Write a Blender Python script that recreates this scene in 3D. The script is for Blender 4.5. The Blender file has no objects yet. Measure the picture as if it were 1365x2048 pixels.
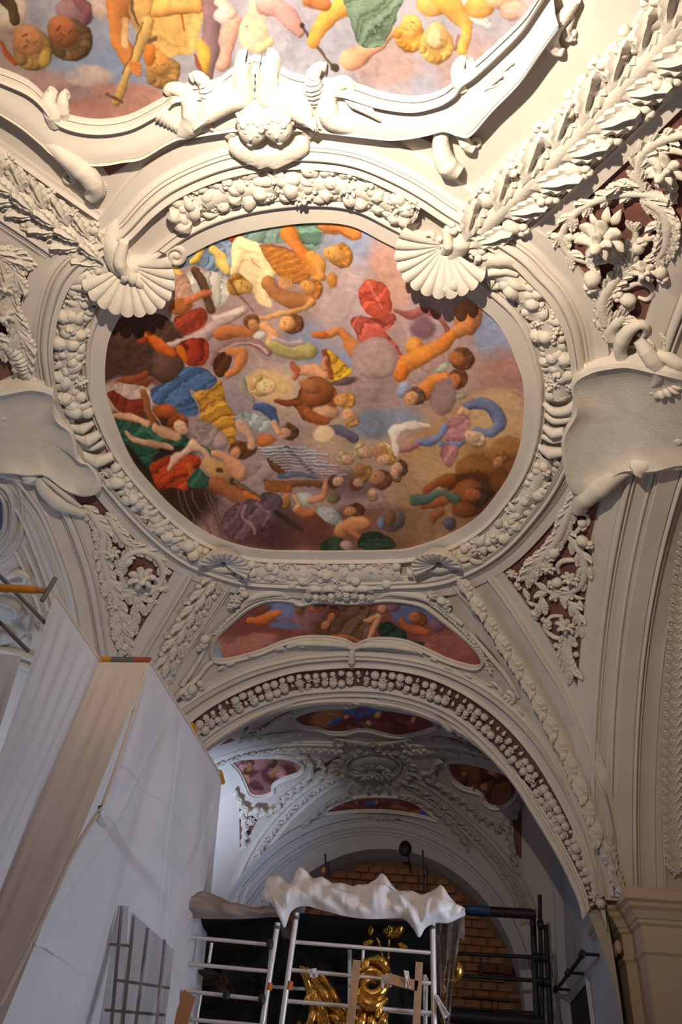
import bpy, math, random
import numpy as np
from mathutils import Matrix, Vector

# ---------------------------------------------------------------- camera, sky, lights, exposure
SCN = bpy.context.scene
COL = SCN.collection
K = 7.0                      # crown of the nave vault above eye level, in metres
EYE = np.array([0.0, 0.0, 1.6])
FPX = 1552.2                 # focal length in pixels of the 1365 x 2048 frame
CX, CY = 682.5, 1024.0
CR = np.array([0.9907487, -0.00229877, -0.13568982])
CR = np.array([0.9907487, 0.10002354, 0.09171861])
CU = np.array([-0.00229877, -0.66338004, 0.74827912])
CF = np.array([-0.13568982, 0.74156741, 0.65701298])

cam_d = bpy.data.cameras.new('camera')
cam = bpy.data.objects.new('camera', cam_d)
COL.objects.link(cam)
cam_d.sensor_fit = 'HORIZONTAL'
cam_d.sensor_width = 24.0
cam_d.lens = 24.0 * FPX / 1365.0
cam_d.clip_start = 0.05
cam_d.clip_end = 200
_m = Matrix.Identity(4)
for r in range(3):
    _m[r][0] = CR[r]; _m[r][1] = CU[r]; _m[r][2] = -CF[r]; _m[r][3] = EYE[r]
cam.matrix_world = _m
SCN.camera = cam

world = bpy.data.worlds.new('world')
SCN.world = world
world.use_nodes = True
_bg = world.node_tree.nodes['Background']
_bg.inputs[0].default_value = (0.62, 0.72, 1.0, 1)
_bg.inputs[1].default_value = 0.035


def look(o, loc, target):
    o.location = loc
    o.rotation_euler = (Vector(target) - Vector(loc)).to_track_quat('-Z', 'Y').to_euler()


def lamp(name, kind, loc, target, energy, color, size=0.3, spot=None, blend=1.0, sizey=None):
    d = bpy.data.lights.new(name, kind)
    d.energy = energy
    d.color = color
    if kind == 'AREA':
        d.size = size
        if sizey:
            d.shape = 'RECTANGLE'; d.size_y = sizey
    else:
        d.shadow_soft_size = size
    if kind == 'SPOT':
        d.spot_size = math.radians(spot); d.spot_blend = blend
    o = bpy.data.objects.new(name, d)
    COL.objects.link(o)
    look(o, loc, target)
    return o


# restorers' floodlight on its stand behind the photographer, aimed up at the vault
lamp('floodlight', 'SPOT', (-0.95, 0.15, 5.3), (-0.6, 4.2, 8.8), 1560, (1.0, 0.80, 0.60), 0.05, 125, 1.0)
lamp('floodlight_core', 'SPOT', (-0.95, 0.15, 5.3), (-0.5, 2.5, 8.6), 470, (1.0, 0.86, 0.68), 0.05, 66, 1.0)
# daylight from the windows of the left aisle and of the chancel
lamp('aisle_window_light', 'AREA', (-8.6, 9.0, 5.0), (-3.4, 8.6, 4.0), 90, (0.62, 0.74, 1.0), 1.6, sizey=3.0)
_cw = lamp('chancel_window_light', 'AREA', (-4.9, 13.4, 3.2), (-4.9, 15.0, 6.6), 34, (0.60, 0.72, 1.0), 0.8, sizey=1.4)
_cw.data.spread = math.radians(60)
_sf = lamp('side_fill_light', 'AREA', (3.1, 7.2, 3.0), (-3.0, 7.9, 3.2), 54, (0.76, 0.82, 1.0), 1.2, sizey=2.4)  # unseen cool fill added in the right bay to brighten sheets and tarpaulin
_sf.data.spread = math.radians(115)

SCN.view_settings.view_transform = 'Standard'
SCN.view_settings.look = 'None'
SCN.view_settings.gamma = 1.0
SCN.view_settings.use_curve_mapping = False
SCN.view_settings.exposure = 0.0

random.seed(7)
RNG = np.random.RandomState(7)

# ---------------------------------------------------------------- the two vaults as surfaces
VX, VY = -0.2221, 0.8666     # centre of the nave bay
VA, VB = 0.5221, 0.784       # half width, half length
YE = VY + VB                 # plane of the great arch
CXX, CYY, CA, CB = -0.2221, 2.03, 0.53, 0.38   # chancel bay


def nave_z(x, y):
    x = np.clip(x, VX - VA, VX + VA)
    y = np.clip(y, VY - VB * 1.0, VY + VB)
    u = np.abs(x - VX) / VA + 1e-9
    v = np.abs(y - VY) / VB + 1e-9
    g = np.clip(1 - (u * v) ** 2.6753, 0, 1) ** 0.7742
    return 0.6758 + 0.3242 * g - 0.4546 * (x - VX) ** 2 - 0.1989 * (y - VY) ** 2


def chancel_z(x, y):
    x = np.clip(x, CXX - CA, CXX + CA)
    y = np.clip(y, CYY - CB, CYY + CB)
    u = np.abs(x - CXX) / CA + 1e-9
    v = np.abs(y - CYY) / CB + 1e-9
    g = np.clip(1 - (u * v) ** 2.6, 0, 1) ** 0.7
    return 0.40 + 0.52 * g - 0.30 * (x - CXX) ** 2 - 0.31 * (y - CYY) ** 2


def rays(px):
    px = np.atleast_2d(np.asarray(px, float))
    return ((px[:, :1] - CX) / FPX) * CR - ((px[:, 1:2] - CY) / FPX) * CU + CF


def project(P):
    P = (np.atleast_2d(P) - EYE)
    z = P @ CF
    return np.stack([CX + FPX * (P @ CR) / z, CY - FPX * (P @ CU) / z], 1)


def _normal(fn, x, y):
    e = 0.004
    dx = (fn(x + e, y) - fn(x - e, y)) / (2 * e)
    dy = (fn(x, y + e) - fn(x, y - e)) / (2 * e)
    n = np.stack([dx, dy, -np.ones_like(dx)], 1)
    n[:, :2] = np.clip(n[:, :2], -6, 6)
    return n / np.linalg.norm(n, axis=1)[:, None]


def hit(px, surf=1):
    """where the sight line of a photo pixel meets a surface: points (m) and normals into the room"""
    d = rays(px)
    n = len(d)
    fn = nave_z if surf == 1 else chancel_z
    lo = np.full(n, 0.15); hi = np.full(n, 4.0); found = np.zeros(n, bool)
    if surf == 2:
        lo = (YE + 0.002) / np.maximum(d[:, 1], 1e-3)
    start = lo.copy()
    steps = 90
    prev = start.copy()
    for k in range(1, steps + 1):
        t = start + (4.0 - 0.15) * k / steps
        val = d[:, 2] * t - fn(d[:, 0] * t, d[:, 1] * t)
        new = (val > 0) & ~found
        lo[new] = prev[new]; hi[new] = t[new]
        found |= new
        prev = t
    for _ in range(22):
        m = 0.5 * (lo + hi)
        up = d[:, 2] * m - fn(d[:, 0] * m, d[:, 1] * m) > 0
        hi = np.where(up, m, hi); lo = np.where(up, lo, m)
    t = hi
    P = d * t[:, None]
    N = _normal(fn, P[:, 0], P[:, 1])
    end = YE if surf == 1 else CYY + CB
    past = P[:, 1] > end
    if past.any():
        tt = end / d[past, 1]
        P[past] = d[past] * tt[:, None]
        N[past] = np.array([0, -1, 0])
    return P * K + EYE, N


def on_plane(px, axis, value):
    """pixel -> point on the plane (world axis = value metres)"""
    d = rays(px)
    t = (value - EYE[axis]) / d[:, axis]
    return EYE + d * t[:, None]


def pt(px, py, axis, value):
    return Vector(on_plane([(px, py)], axis, value)[0])


# ---------------------------------------------------------------- materials
MATS = {}


def lin(c):
    c = np.asarray(c, float) / 255.0
    return tuple(np.where(c <= 0.04045, c / 12.92, ((c + 0.055) / 1.055) ** 2.4))


def mat(name, base, rough=0.7, metal=0.0, noise=0.0, nscale=4.0, bump=0.0, bscale=20.0, base2=None, spec=0.3,
        translucent=0.0, alpha=0.0, emit=None):
    m = bpy.data.materials.new(name)
    m.use_nodes = True
    nt = m.node_tree
    b = nt.nodes['Principled BSDF']
    b.inputs['Base Color'].default_value = (*base, 1)
    b.inputs['Roughness'].default_value = rough
    b.inputs['Metallic'].default_value = metal
    b.inputs['Specular IOR Level'].default_value = spec
    tc = nt.nodes.new('ShaderNodeTexCoord')
    if noise or base2:
        nz = nt.nodes.new('ShaderNodeTexNoise')
        nz.inputs['Scale'].default_value = nscale
        nz.inputs['Detail'].default_value = 6
        nz.inputs['Roughness'].default_value = 0.6
        nt.links.new(tc.outputs['Object'], nz.inputs['Vector'])
        rp = nt.nodes.new('ShaderNodeValToRGB')
        rp.color_ramp.elements[0].position = 0.3
        rp.color_ramp.elements[1].position = 0.7
        b2 = base2 if base2 else tuple(v * (1 - noise) for v in base)
        rp.color_ramp.elements[0].color = (*b2, 1)
        rp.color_ramp.elements[1].color = (*base, 1)
        nt.links.new(nz.outputs[0], rp.inputs[0])
        nt.links.new(rp.outputs[0], b.inputs['Base Color'])
    if bump:
        n2 = nt.nodes.new('ShaderNodeTexNoise')
        n2.inputs['Scale'].default_value = bscale
        n2.inputs['Detail'].default_value = 4
        nt.links.new(tc.outputs['Object'], n2.inputs['Vector'])
        bp = nt.nodes.new('ShaderNodeBump')
        bp.inputs['Strength'].default_value = bump
        bp.inputs['Distance'].default_value = 0.02
        nt.links.new(n2.outputs[0], bp.inputs['Height'])
        nt.links.new(bp.outputs[0], b.inputs['Normal'])
    out = nt.nodes['Material Output']
    last = b.outputs[0]
    if translucent:
        tr = nt.nodes.new('ShaderNodeBsdfTranslucent')
        tr.inputs[0].default_value = (*base, 1)
        mx = nt.nodes.new('ShaderNodeMixShader')
        mx.inputs[0].default_value = translucent
        nt.links.new(last, mx.inputs[1]); nt.links.new(tr.outputs[0], mx.inputs[2])
        last = mx.outputs[0]
    if alpha:
        tp = nt.nodes.new('ShaderNodeBsdfTransparent')
        mx = nt.nodes.new('ShaderNodeMixShader')
        mx.inputs[0].default_value = alpha
        nt.links.new(last, mx.inputs[1]); nt.links.new(tp.outputs[0], mx.inputs[2])
        last = mx.outputs[0]
    nt.links.new(last, out.inputs[0])
    if emit:
        b.inputs['Emission Color'].default_value = (*emit[:3], 1)
        b.inputs['Emission Strength'].default_value = emit[3]
    MATS[name] = m
    return m


STUCCO = mat('stucco', (0.70, 0.655, 0.60), 0.75, noise=0.12, nscale=1.2, bump=0.12, bscale=14)
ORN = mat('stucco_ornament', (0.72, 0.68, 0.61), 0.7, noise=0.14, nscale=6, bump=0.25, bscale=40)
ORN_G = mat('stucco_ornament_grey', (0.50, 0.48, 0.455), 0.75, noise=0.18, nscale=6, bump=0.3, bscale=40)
PLASTER = mat('vault_plaster', (0.64, 0.59, 0.54), 0.8, noise=0.14, nscale=0.9, bump=0.1, bscale=9)
WALLM = mat('wall_plaster', (0.50, 0.44, 0.38), 0.85, noise=0.12, nscale=0.8, bump=0.1, bscale=8)
PIERM = mat('ochre_pier_plaster', (0.56, 0.45, 0.34), 0.8, noise=0.1, nscale=0.8, bump=0.08, bscale=8)
CHANW = mat('chancel_white_plaster', (0.50, 0.50, 0.53), 0.85, noise=0.1, nscale=0.8, bump=0.08, bscale=8)
RED = mat('oxblood_ground', (0.235, 0.105, 0.092), 0.8, noise=0.35, nscale=5, bump=0.2, bscale=25)
GOLD = mat('gilding', (0.85, 0.50, 0.12), 0.28, metal=1.0, noise=0.4, nscale=20, bump=0.2, bscale=30)
ALU = mat('aluminium_tube', (0.78, 0.76, 0.76), 0.35, metal=0.3, noise=0.2, nscale=9, bump=0.1, bscale=30)
DARKM = mat('dark_steel', (0.035, 0.036, 0.04), 0.5, metal=0.4, noise=0.3, nscale=8)
SHEET = mat('white_plastic_sheet', (0.74, 0.73, 0.74), 0.5, noise=0.12, nscale=1.5, translucent=0.35, bump=0.5, bscale=5)
SHEETW = mat('warm_fleece_sheet', (0.78, 0.68, 0.60), 0.7, noise=0.2, nscale=1.2, translucent=0.25, bump=0.25, bscale=4)
TARP = mat('white_tarpaulin', (0.86, 0.86, 0.88), 0.35, noise=0.08, nscale=3, translucent=0.15, bump=0.4, bscale=5)
TARPG = mat('grey_fleece_cover', (0.36, 0.30, 0.28), 0.8, noise=0.25, nscale=3, bump=0.4, bscale=6)
BRICK = mat('brick', (0.36, 0.165, 0.085), 0.9, noise=0.4, nscale=4, bump=0.4, bscale=25)
MORTAR = mat('mortar', (0.20, 0.13, 0.09), 0.95, noise=0.3, nscale=6, bump=0.4, bscale=20)
WOOD = mat('raw_pine', (0.50, 0.30, 0.17), 0.7, noise=0.25, nscale=7)
CARD = mat('cardboard', (0.42, 0.20, 0.085), 0.8, noise=0.15, nscale=4)
ORANGE = mat('orange_tube', (0.62, 0.26, 0.03), 0.5, noise=0.2, nscale=8)
REDP = mat('red_brown_tube', (0.30, 0.06, 0.04), 0.5)
GREYP = mat('grey_tube', (0.12, 0.12, 0.12), 0.5)
BLUEP = mat('blue_sleeve', (0.02, 0.06, 0.16), 0.5)
GLASS = mat('daylit_window_glass', (0.5, 0.6, 0.7), 0.2, emit=(0.55, 0.72, 0.9, 0.8))
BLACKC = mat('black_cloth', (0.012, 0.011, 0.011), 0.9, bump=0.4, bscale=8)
BROWNC = mat('brown_wrapping', (0.10, 0.065, 0.045), 0.9, noise=0.3, nscale=9, bump=0.4, bscale=15)


# ---------------------------------------------------------------- building helpers
def mesh_obj(name, verts, faces, m, parent=None, smooth=True, sharp=38.0, mesh=None):
    if mesh is None:
        mesh = bpy.data.meshes.new(name)
        mesh.from_pydata([tuple(map(float, v)) for v in verts], [], faces)
        mesh.materials.append(m)
        finish(mesh, smooth, sharp)
    o = bpy.data.objects.new(name, mesh)
    COL.objects.link(o)
    if parent is not None:
        o.parent = parent
        o.matrix_parent_inverse = parent_inv(parent)
    return o


_pinv = {}


def parent_inv(p):
    k = p.name
    if k not in _pinv:
        _pinv[k] = p.matrix_basis.inverted() if p.parent is None else (p.parent.matrix_basis @ p.matrix_parent_inverse @ p.matrix_basis).inverted()
        if p.parent is not None:
            q = p.parent
            _pinv[k] = (q.matrix_basis @ p.matrix_parent_inverse @ p.matrix_basis).inverted()
    return _pinv[k]


def finish(mesh, smooth=True, sharp=38.0):
    mesh.validate()
    mesh.update()
    if smooth:
        mesh.polygons.foreach_set('use_smooth', [True] * len(mesh.polygons))
        if sharp:
            mesh.set_sharp_from_angle(angle=math.radians(sharp))


def tag(o, label=None, cat=None, group=None, kind=None):
    if label: o['label'] = label
    if cat: o['category'] = cat
    if group: o['group'] = group
    if kind: o['kind'] = kind
    return o


def thing(name, label, cat, loc, group=None):
    o = bpy.data.objects.new(name, None)
    COL.objects.link(o)
    o.location = [float(v) for v in loc]
    o.empty_display_size = 0.1
    return tag(o, label, cat, group)


def thing_px(name, label, cat, px, surf=1, group=None):
    return thing(name, label, cat, hit([px], surf)[0][0], group)


def spline(pts, n=60, closed=False, smooth=True):
    """Catmull-Rom through the points, resampled to n by length"""
    P = np.asarray(pts, float)
    if smooth and len(P) > 2:
        if closed:
            Q = np.vstack([P[-1], P, P[0], P[1]])
        else:
            Q = np.vstack([2 * P[0] - P[1], P, 2 * P[-1] - P[-2]])
        out = []
        t = np.linspace(0, 1, 12, endpoint=False)[:, None]
        for i in range(1, len(Q) - 2):
            a, b, c, d = Q[i - 1], Q[i], Q[i + 1], Q[i + 2]
            out.append(0.5 * ((2 * b) + (c - a) * t + (2 * a - 5 * b + 4 * c - d) * t ** 2 + (3 * b - a - 3 * c + d) * t ** 3))
        P = np.vstack(out + [Q[-2][None]])
    elif closed:
        P = np.vstack([P, P[0]])
    L = np.concatenate([[0], np.cumsum(np.linalg.norm(np.diff(P, axis=0), axis=1))])
    s = np.linspace(0, L[-1], n + 1 if closed else n)
    if closed:
        s = s[:-1]
    return np.stack([np.interp(s, L, P[:, k]) for k in range(P.shape[1])], 1)


def grid_faces(n, m, closed_n=False, closed_m=False, flip=False):
    F = []
    for i in range(n if closed_n else n - 1):
        for j in range(m if closed_m else m - 1):
            a = i * m + j; b = i * m + (j + 1) % m
            c = ((i + 1) % n) * m + (j + 1) % m; d = ((i + 1) % n) * m + j
            F.append((a, d, c, b) if flip else (a, b, c, d))
    return F


# moulding profiles: lists of (fraction across, height in metres)
def roll(a, b, h, base=0.02):
    return [(a + (b - a) * (0.5 - 0.5 * math.cos(t)), base + (h - base) * math.sin(t)) for t in np.linspace(0, math.pi, 7)]


def flat(a, b, h):
    return [(a, h), (b, h)]


def cove(a, b, h0, h1):
    return [(a + (b - a) * t, h0 + (h1 - h0) * (1 - math.cos(t * math.pi / 2))) for t in (0, .2, .4, .6, .8, 1)]


def ogee(a, b, h0, h1):
    return [(a + (b - a) * t, h0 + (h1 - h0) * (3 * t * t - 2 * t ** 3)) for t in (0, .2, .4, .6, .8, 1)]


def edge(prof):
    return [(prof[0][0], -0.03)] + prof + [(prof[-1][0], -0.03)]


def band(name, A, B, prof, m=None, parent=None, surf=1, n=60, closed=False, smooth=True, polar=None):
    """moulded strip lying on a vault between two traced edges"""
    if polar is None:
        A = spline(A, n, closed, smooth); B = spline(B, n, closed, smooth)
    prof = edge(prof)
    f = np.array([p[0] for p in prof]); h = np.array([p[1] for p in prof])
    px = (A[:, None, :] * (1 - f)[None, :, None] + B[:, None, :] * f[None, :, None]).reshape(-1, 2)
    P, N = hit(px, surf)
    V = P + N * np.tile(h, len(A))[:, None]
    return mesh_obj(name, V, grid_faces(len(A), len(f), closed), m or STUCCO, parent)


def plan_band(name, xa, xb, ya, yb, prof, m=None, parent=None, n=90, across='x', fn=None, mask=None):
    """moulded strip between two plan lines (H units) on the nave vault; across='x' keeps x, runs in y"""
    fn = fn or nave_z
    prof = edge(prof)
    f = np.array([p[0] for p in prof]); h = np.array([p[1] for p in prof])
    if across == 'x':
        y = VY + VB * np.sin(np.linspace(math.asin(max(-1, (ya - VY) / VB)), math.asin(min(1, (yb - VY) / VB)), n))
        X = xa + (xb - xa) * f
        gx = np.tile(X, n); gy = np.repeat(y, len(f))
    z = fn(gx, gy)
    N = _normal(fn, gx, np.clip(gy, VY - VB + 0.006, VY + VB - 0.006))
    N[:, 0] *= 0.3
    N /= np.linalg.norm(N, axis=1)[:, None]
    P = np.stack([gx, gy, z], 1) * K + EYE
    V = P + N * np.tile(h, n)[:, None]
    F = [q for q in grid_faces(n, len(f)) if min(V[k][2] for k in q) > 1.6 + .464 * K]
    return mesh_obj(name, V, F, m or STUCCO, parent)


def frames_along(P):
    T = np.gradient(P, axis=0)
    T /= np.linalg.norm(T, axis=1)[:, None] + 1e-12
    return T


def tube(name, P, R, m=None, parent=None, seg=8, N=None, squash=1.0, closed=False, caps=True, smooth=True):
    """round tube through 3D points P with radii R"""
    P = np.asarray(P, float); n = len(P)
    R = np.interp(np.linspace(0, 1, n), np.linspace(0, 1, len(np.atleast_1d(R))), np.atleast_1d(R))
    T = frames_along(P)
    if closed:
        T = np.roll(P, -1, 0) - np.roll(P, 1, 0)
        T /= np.linalg.norm(T, axis=1)[:, None]
    if N is None:
        N = np.tile([0.13, 0.21, 0.97], (n, 1))
        if abs(T[:, 2]).mean() > 0.9:
            N = np.tile([1.0, 0.1, 0], (n, 1))
    Bv = np.cross(T, N); Bv /= np.linalg.norm(Bv, axis=1)[:, None] + 1e-12
    Nn = np.cross(Bv, T)
    a = np.linspace(0, 2 * np.pi, seg, endpoint=False)
    V = P[:, None] + R[:, None, None] * (np.cos(a)[None, :, None] * Bv[:, None] + squash * np.sin(a)[None, :, None] * Nn[:, None])
    F = grid_faces(n, seg, closed, True)
    V = V.reshape(-1, 3)
    if caps and not closed:
        F.append(tuple(range(seg))[::-1]); F.append(tuple((n - 1) * seg + k for k in range(seg)))
    return mesh_obj(name, V, F, m or ORN, parent, smooth, 50)


def pscale(px, surf=1):
    P, _ = hit([px], surf)
    return np.linalg.norm(P[0] - EYE) / FPX * 1.0


def stem(name, path, r, parent, surf=1, lift=0.6, m=None, n=None, seg=8, ripple=0.0):
    """tapering stucco scroll stem following a traced line; r in photo pixels (list tapers)"""
    n = n or max(8, int(len(path) * 7))
    px = spline(path, n)
    P, N = hit(px, surf)
    d = np.linalg.norm(P - EYE, axis=1) / FPX
    rr = np.interp(np.linspace(0, 1, n), np.linspace(0, 1, len(r)), r)
    if ripple:
        rr = rr * (1 + ripple * np.sin(np.linspace(0, n * 1.9, n)))
    R = rr * d
    P = P + N * (R * lift)[:, None]
    T = frames_along(P)
    Bv = np.cross(T, N); Bv /= np.linalg.norm(Bv, axis=1)[:, None] + 1e-12
    a = np.linspace(0, 2 * np.pi, seg, endpoint=False)
    V = P[:, None] + R[:, None, None] * (np.cos(a)[None, :, None] * Bv[:, None] + np.sin(a)[None, :, None] * N[:, None])
    F = grid_faces(n, seg, False, True)
    F.append(tuple(range(seg))[::-1]); F.append(tuple((n - 1) * seg + k for k in range(seg)))
    return mesh_obj(name, V.reshape(-1, 3), F, m or ORN, parent, True, 60)


def spiral(cx, cy, r0, r1, a0, turns, n=26):
    t = np.linspace(0, 1, n)
    a = math.radians(a0) + t * turns * 2 * math.pi
    r = r0 + (r1 - r0) * t
    return [(cx + rr * math.cos(aa), cy + rr * math.sin(aa)) for rr, aa in zip(r, a)]


def volute(path_cx, cy, r, a0, turns, parent, th=None, surf=1, name='volute', m=None):
    p = spiral(path_cx, cy, r, r * 0.12, a0, turns)
    th = th or r * 0.3
    return stem(name, p, [th, th * 0.8, th * 0.9], parent, surf, 0.9, m, n=36)


def basis_at(px, ang, surf=1):
    a = math.radians(ang)
    d = (math.cos(a) * 3, math.sin(a) * 3)
    P, N = hit([px, (px[0] + d[0], px[1] + d[1])], surf)
    t = P[1] - P[0]
    n = N[0]
    t = t - n * (t @ n); t /= np.linalg.norm(t) + 1e-9
    b = np.cross(n, t)
    return P[0], t, b, n


def put(mesh, name, parent, px, size, ang=0.0, surf=1, lift=0.0, sx=1.0, sy=1.0, sz=1.0, tilt=0.0):
    """instance of a unit mesh (x along ang, z out of the vault); size is in photo pixels"""
    P, t, b, n = basis_at(px, ang, surf)
    s = size * np.linalg.norm(P - EYE) / FPX
    P = P + n * lift * s
    if tilt:
        c, q = math.cos(tilt), math.sin(tilt)
        t, n = c * t + q * n, -q * t + c * n
    o = bpy.data.objects.new(name, mesh)
    COL.objects.link(o)
    M = Matrix(((t[0] * s * sx, b[0] * s * sy, n[0] * s * sz, P[0]), (t[1] * s * sx, b[1] * s * sy, n[1] * s * sz, P[1]),
                (t[2] * s * sx, b[2] * s * sy, n[2] * s * sz, P[2]), (0, 0, 0, 1)))
    if parent is not None:
        o.parent = parent
        o.matrix_parent_inverse = parent_inv(parent)
    o.matrix_basis = M
    return o


def unit(name, V, F, m, sharp=60):
    me = bpy.data.meshes.new(name)
    me.from_pydata([tuple(map(float, v)) for v in V], [], F)
    me.materials.append(m)
    finish(me, True, sharp)
    return me


def sphere_vf(nu=9, nv=6, r=1.0, fn=None, c=(0, 0, 0)):
    V = []; F = []
    for j in range(nv + 1):
        th = math.pi * j / nv
        for i in range(nu):
            ph = 2 * math.pi * i / nu
            p = np.array([math.sin(th) * math.cos(ph), math.sin(th) * math.sin(ph), math.cos(th)]) * r
            if fn is not None:
                p = fn(p, th, ph)
            V.append(p + np.array(c))
    for j in range(nv):
        for i in range(nu):
            a = j * nu + i; b = j * nu + (i + 1) % nu
            F.append((a, a + nu, b + nu, b))
    return V, F


def join_vf(parts):
    V = []; F = []
    for v, f in parts:
        k = len(V)
        V += [tuple(p) for p in v]
        F += [tuple(i + k for i in q) for q in f]
    return V, F


# --- unit ornaments (about 2 units across, z = out of the surface)
def make_units(m, suf):
    U = {}
    def apple(p, th, ph):
        k = 1 - 0.25 * math.exp(-(th / 0.35) ** 2)
        return np.array([p[0], p[1], p[2] * k * 0.85 + 0.45])
    v, f = sphere_vf(10, 7, 1, apple)
    v2, f2 = sphere_vf(6, 4, .16, None, (0, 0, 1.12))
    U['apple'] = unit('apple' + suf, *join_vf([(v, f), (v2, f2)]), m)
    def pear(p, th, ph):
        s = 1 - 0.28 * p[0]
        return np.array([p[0] * 1.35, p[1] * s, p[2] * s * 0.85 + 0.45])
    U['pear'] = unit('pear' + suf, *sphere_vf(10, 7, 1, pear), m)
    def ribbed(p, th, ph):
        s = 1 + 0.10 * math.cos(ph * 6)
        return np.array([p[0] * s, p[1] * s, p[2] * 0.8 + 0.4])
    U['melon'] = unit('melon' + suf, *sphere_vf(18, 6, 1, ribbed), m, 40)
    g = []
    for i, (x, y, z) in enumerate([(0, 0, .9), (.55, .1, .6), (-.5, .2, .6), (.1, .6, .55), (.0, -.6, .55), (.6, -.5, .3), (-.6, -.45, .3), (-.95, .1, .3), (1.05, .05, .3), (-.35, .8, .2)]):
        g.append(sphere_vf(7, 5, .42, None, (x, y, z)))
    U['grapes'] = unit('grapes' + suf, *join_vf(g), m)
    # acanthus leaf pointing along +x: serrated lobes, sunk flutes, raised midrib, gently curled tip
    V = []; n1, n2 = 31, 11
    for i in range(n1):
        s = i / (n1 - 1)
        saw = (s * 6.0) % 1.0
        lob = 0.72 + 0.28 * (1 - saw) ** .6
        w = (math.sin(math.pi * min(1, s * 0.95 + 0.05)) ** 0.7) * 0.50 * lob
        for j in range(n2):
            t = -1 + 2 * j / (n2 - 1)
            x = -1 + 2 * s + 0.20 * abs(t) * (1 - .5 * s)
            z = 0.10 + 0.26 * math.sin(s * math.pi * 0.8) - 0.20 * t * t + (0.09 if j == n2 // 2 else 0)
            z += 0.06 * math.cos(abs(t) * 2.0 * math.pi * 1.25 - s * 9) + .05 * (1 - saw) * abs(t)
            c = max(0, s - 0.78)
            z += c * 1.3
            x -= c * c * 1.5
            V.append((x, t * w, z))
    U['leaf'] = unit('leaf' + suf, V, grid_faces(n1, n2), m, 42)
    # simple leaf
    V = []; n1, n2 = 9, 5
    for i in range(n1):
        s = i / (n1 - 1)
        w = math.sin(math.pi * s) ** 0.8 * 0.42 + 0.01
        for j in range(n2):
            t = -1 + 2 * j / (n2 - 1)
            V.append((-1 + 2 * s, t * w, 0.15 + 0.45 * math.sin(s * math.pi) - 0.25 * abs(t) + (0.0 if j != 2 else -0.10)))
    U['leaflet'] = unit('leaflet' + suf, V, grid_faces(n1, n2), m, 30)
    # rosette: two rings of petals round a button
    parts = [sphere_vf(8, 5, .26, None, (0, 0, .75))]
    for ring, (cnt, rad, ln, zz) in enumerate(((7, .62, .46, .25), (5, .38, .32, .55))):
        for k in range(cnt):
            a = 2 * math.pi * (k + .5 * ring) / cnt
            def pf(p, th, ph, a=a, rad=rad, ln=ln, zz=zz):
                x = p[0] * ln; y = p[1] * ln * .62; z = p[2] * .16 + .28 * (p[0] * .8) ** 2
                x += rad
                return np.array([x * math.cos(a) - y * math.sin(a), x * math.sin(a) + y * math.cos(a), z + zz])
            parts.append(sphere_vf(8, 5, 1, pf))
    U['rosette'] = unit('rosette' + suf, *join_vf(parts), m)
    U['bud'] = unit('bud' + suf, *join_vf([sphere_vf(9, 6, .8, lambda p, th, ph: np.array([p[0] * 1.2, p[1] * (1 - .3 * p[0]), p[2] * .8 + .4])),
                                          sphere_vf(7, 5, .42, None, (1.0, .3, .4)), sphere_vf(7, 5, .42, None, (1.0, -.35, .4)), sphere_vf(6, 4, .35, None, (1.35, 0, .45))]), m)
    # scallop shell: hinge at the origin, fan opens along +x
    nr, na, ribs = 10, 108, 12
    V = []
    for i in range(nr):
        s = i / (nr - 1)
        for j in range(na + 1):
            q = j / na
            a = math.radians(-100 + 200 * q)
            ribw = abs(math.sin(q * math.pi * ribs)) ** .6
            rr = (0.12 + 0.88 * s) * (1 - 0.03 * (1 - ribw) * s)
            z = 0.14 + 0.34 * math.sin(s * 1.9) * (0.55 + 0.45 * math.cos(a)) + 0.10 * ribw * s ** .6 + 0.12 * s * s
            V.append((rr * math.cos(a), rr * math.sin(a), z))
    F = grid_faces(nr, na + 1)
    k0 = len(V)                                    # thick rim back to the vault
    for j in range(na + 1):
        x, y, z = V[(nr - 1) * (na + 1) + j]
        V.append((x * .99, y * .99, z - .12))
    for j in range(na + 1):
        x, y, z = V[(nr - 1) * (na + 1) + j]
        V.append((x * .72, y * .72, -0.05))
    for r_ in range(2):
        for j in range(na):
            a = ((nr - 1) * (na + 1) if r_ == 0 else k0) + j
            b = k0 + r_ * (na + 1) + j
            F.append((a, a + 1, b + 1, b))
    U['shell'] = unit('shell' + suf, V, F, m, 40)
    return U


UO = make_units(ORN, '_mesh')
UG = make_units(ORN_G, '_grey_mesh')


def plate(name, outline, centre, hs, m=None, parent=None, surf=1, n=72, smooth=True, curve=True):
    """solid raised field with a traced outline; hs = [(k 0..1 from centre to edge, height m)]"""
    O = spline(outline, n, True, curve)
    c = np.array(centre, float)
    ks = [h[0] for h in hs]; hh = [h[1] for h in hs]
    px = []; H = []
    for k, h in zip(ks, hh):
        px.append(c + (O - c) * k); H += [h] * n
    P, N = hit(np.vstack(px), surf)
    V = P + N * np.array(H)[:, None]
    F = grid_faces(len(ks), n, False, True)
    F.append(tuple(range(n)))
    return mesh_obj(name, V, F, m or STUCCO, parent, smooth, 40)


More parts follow.
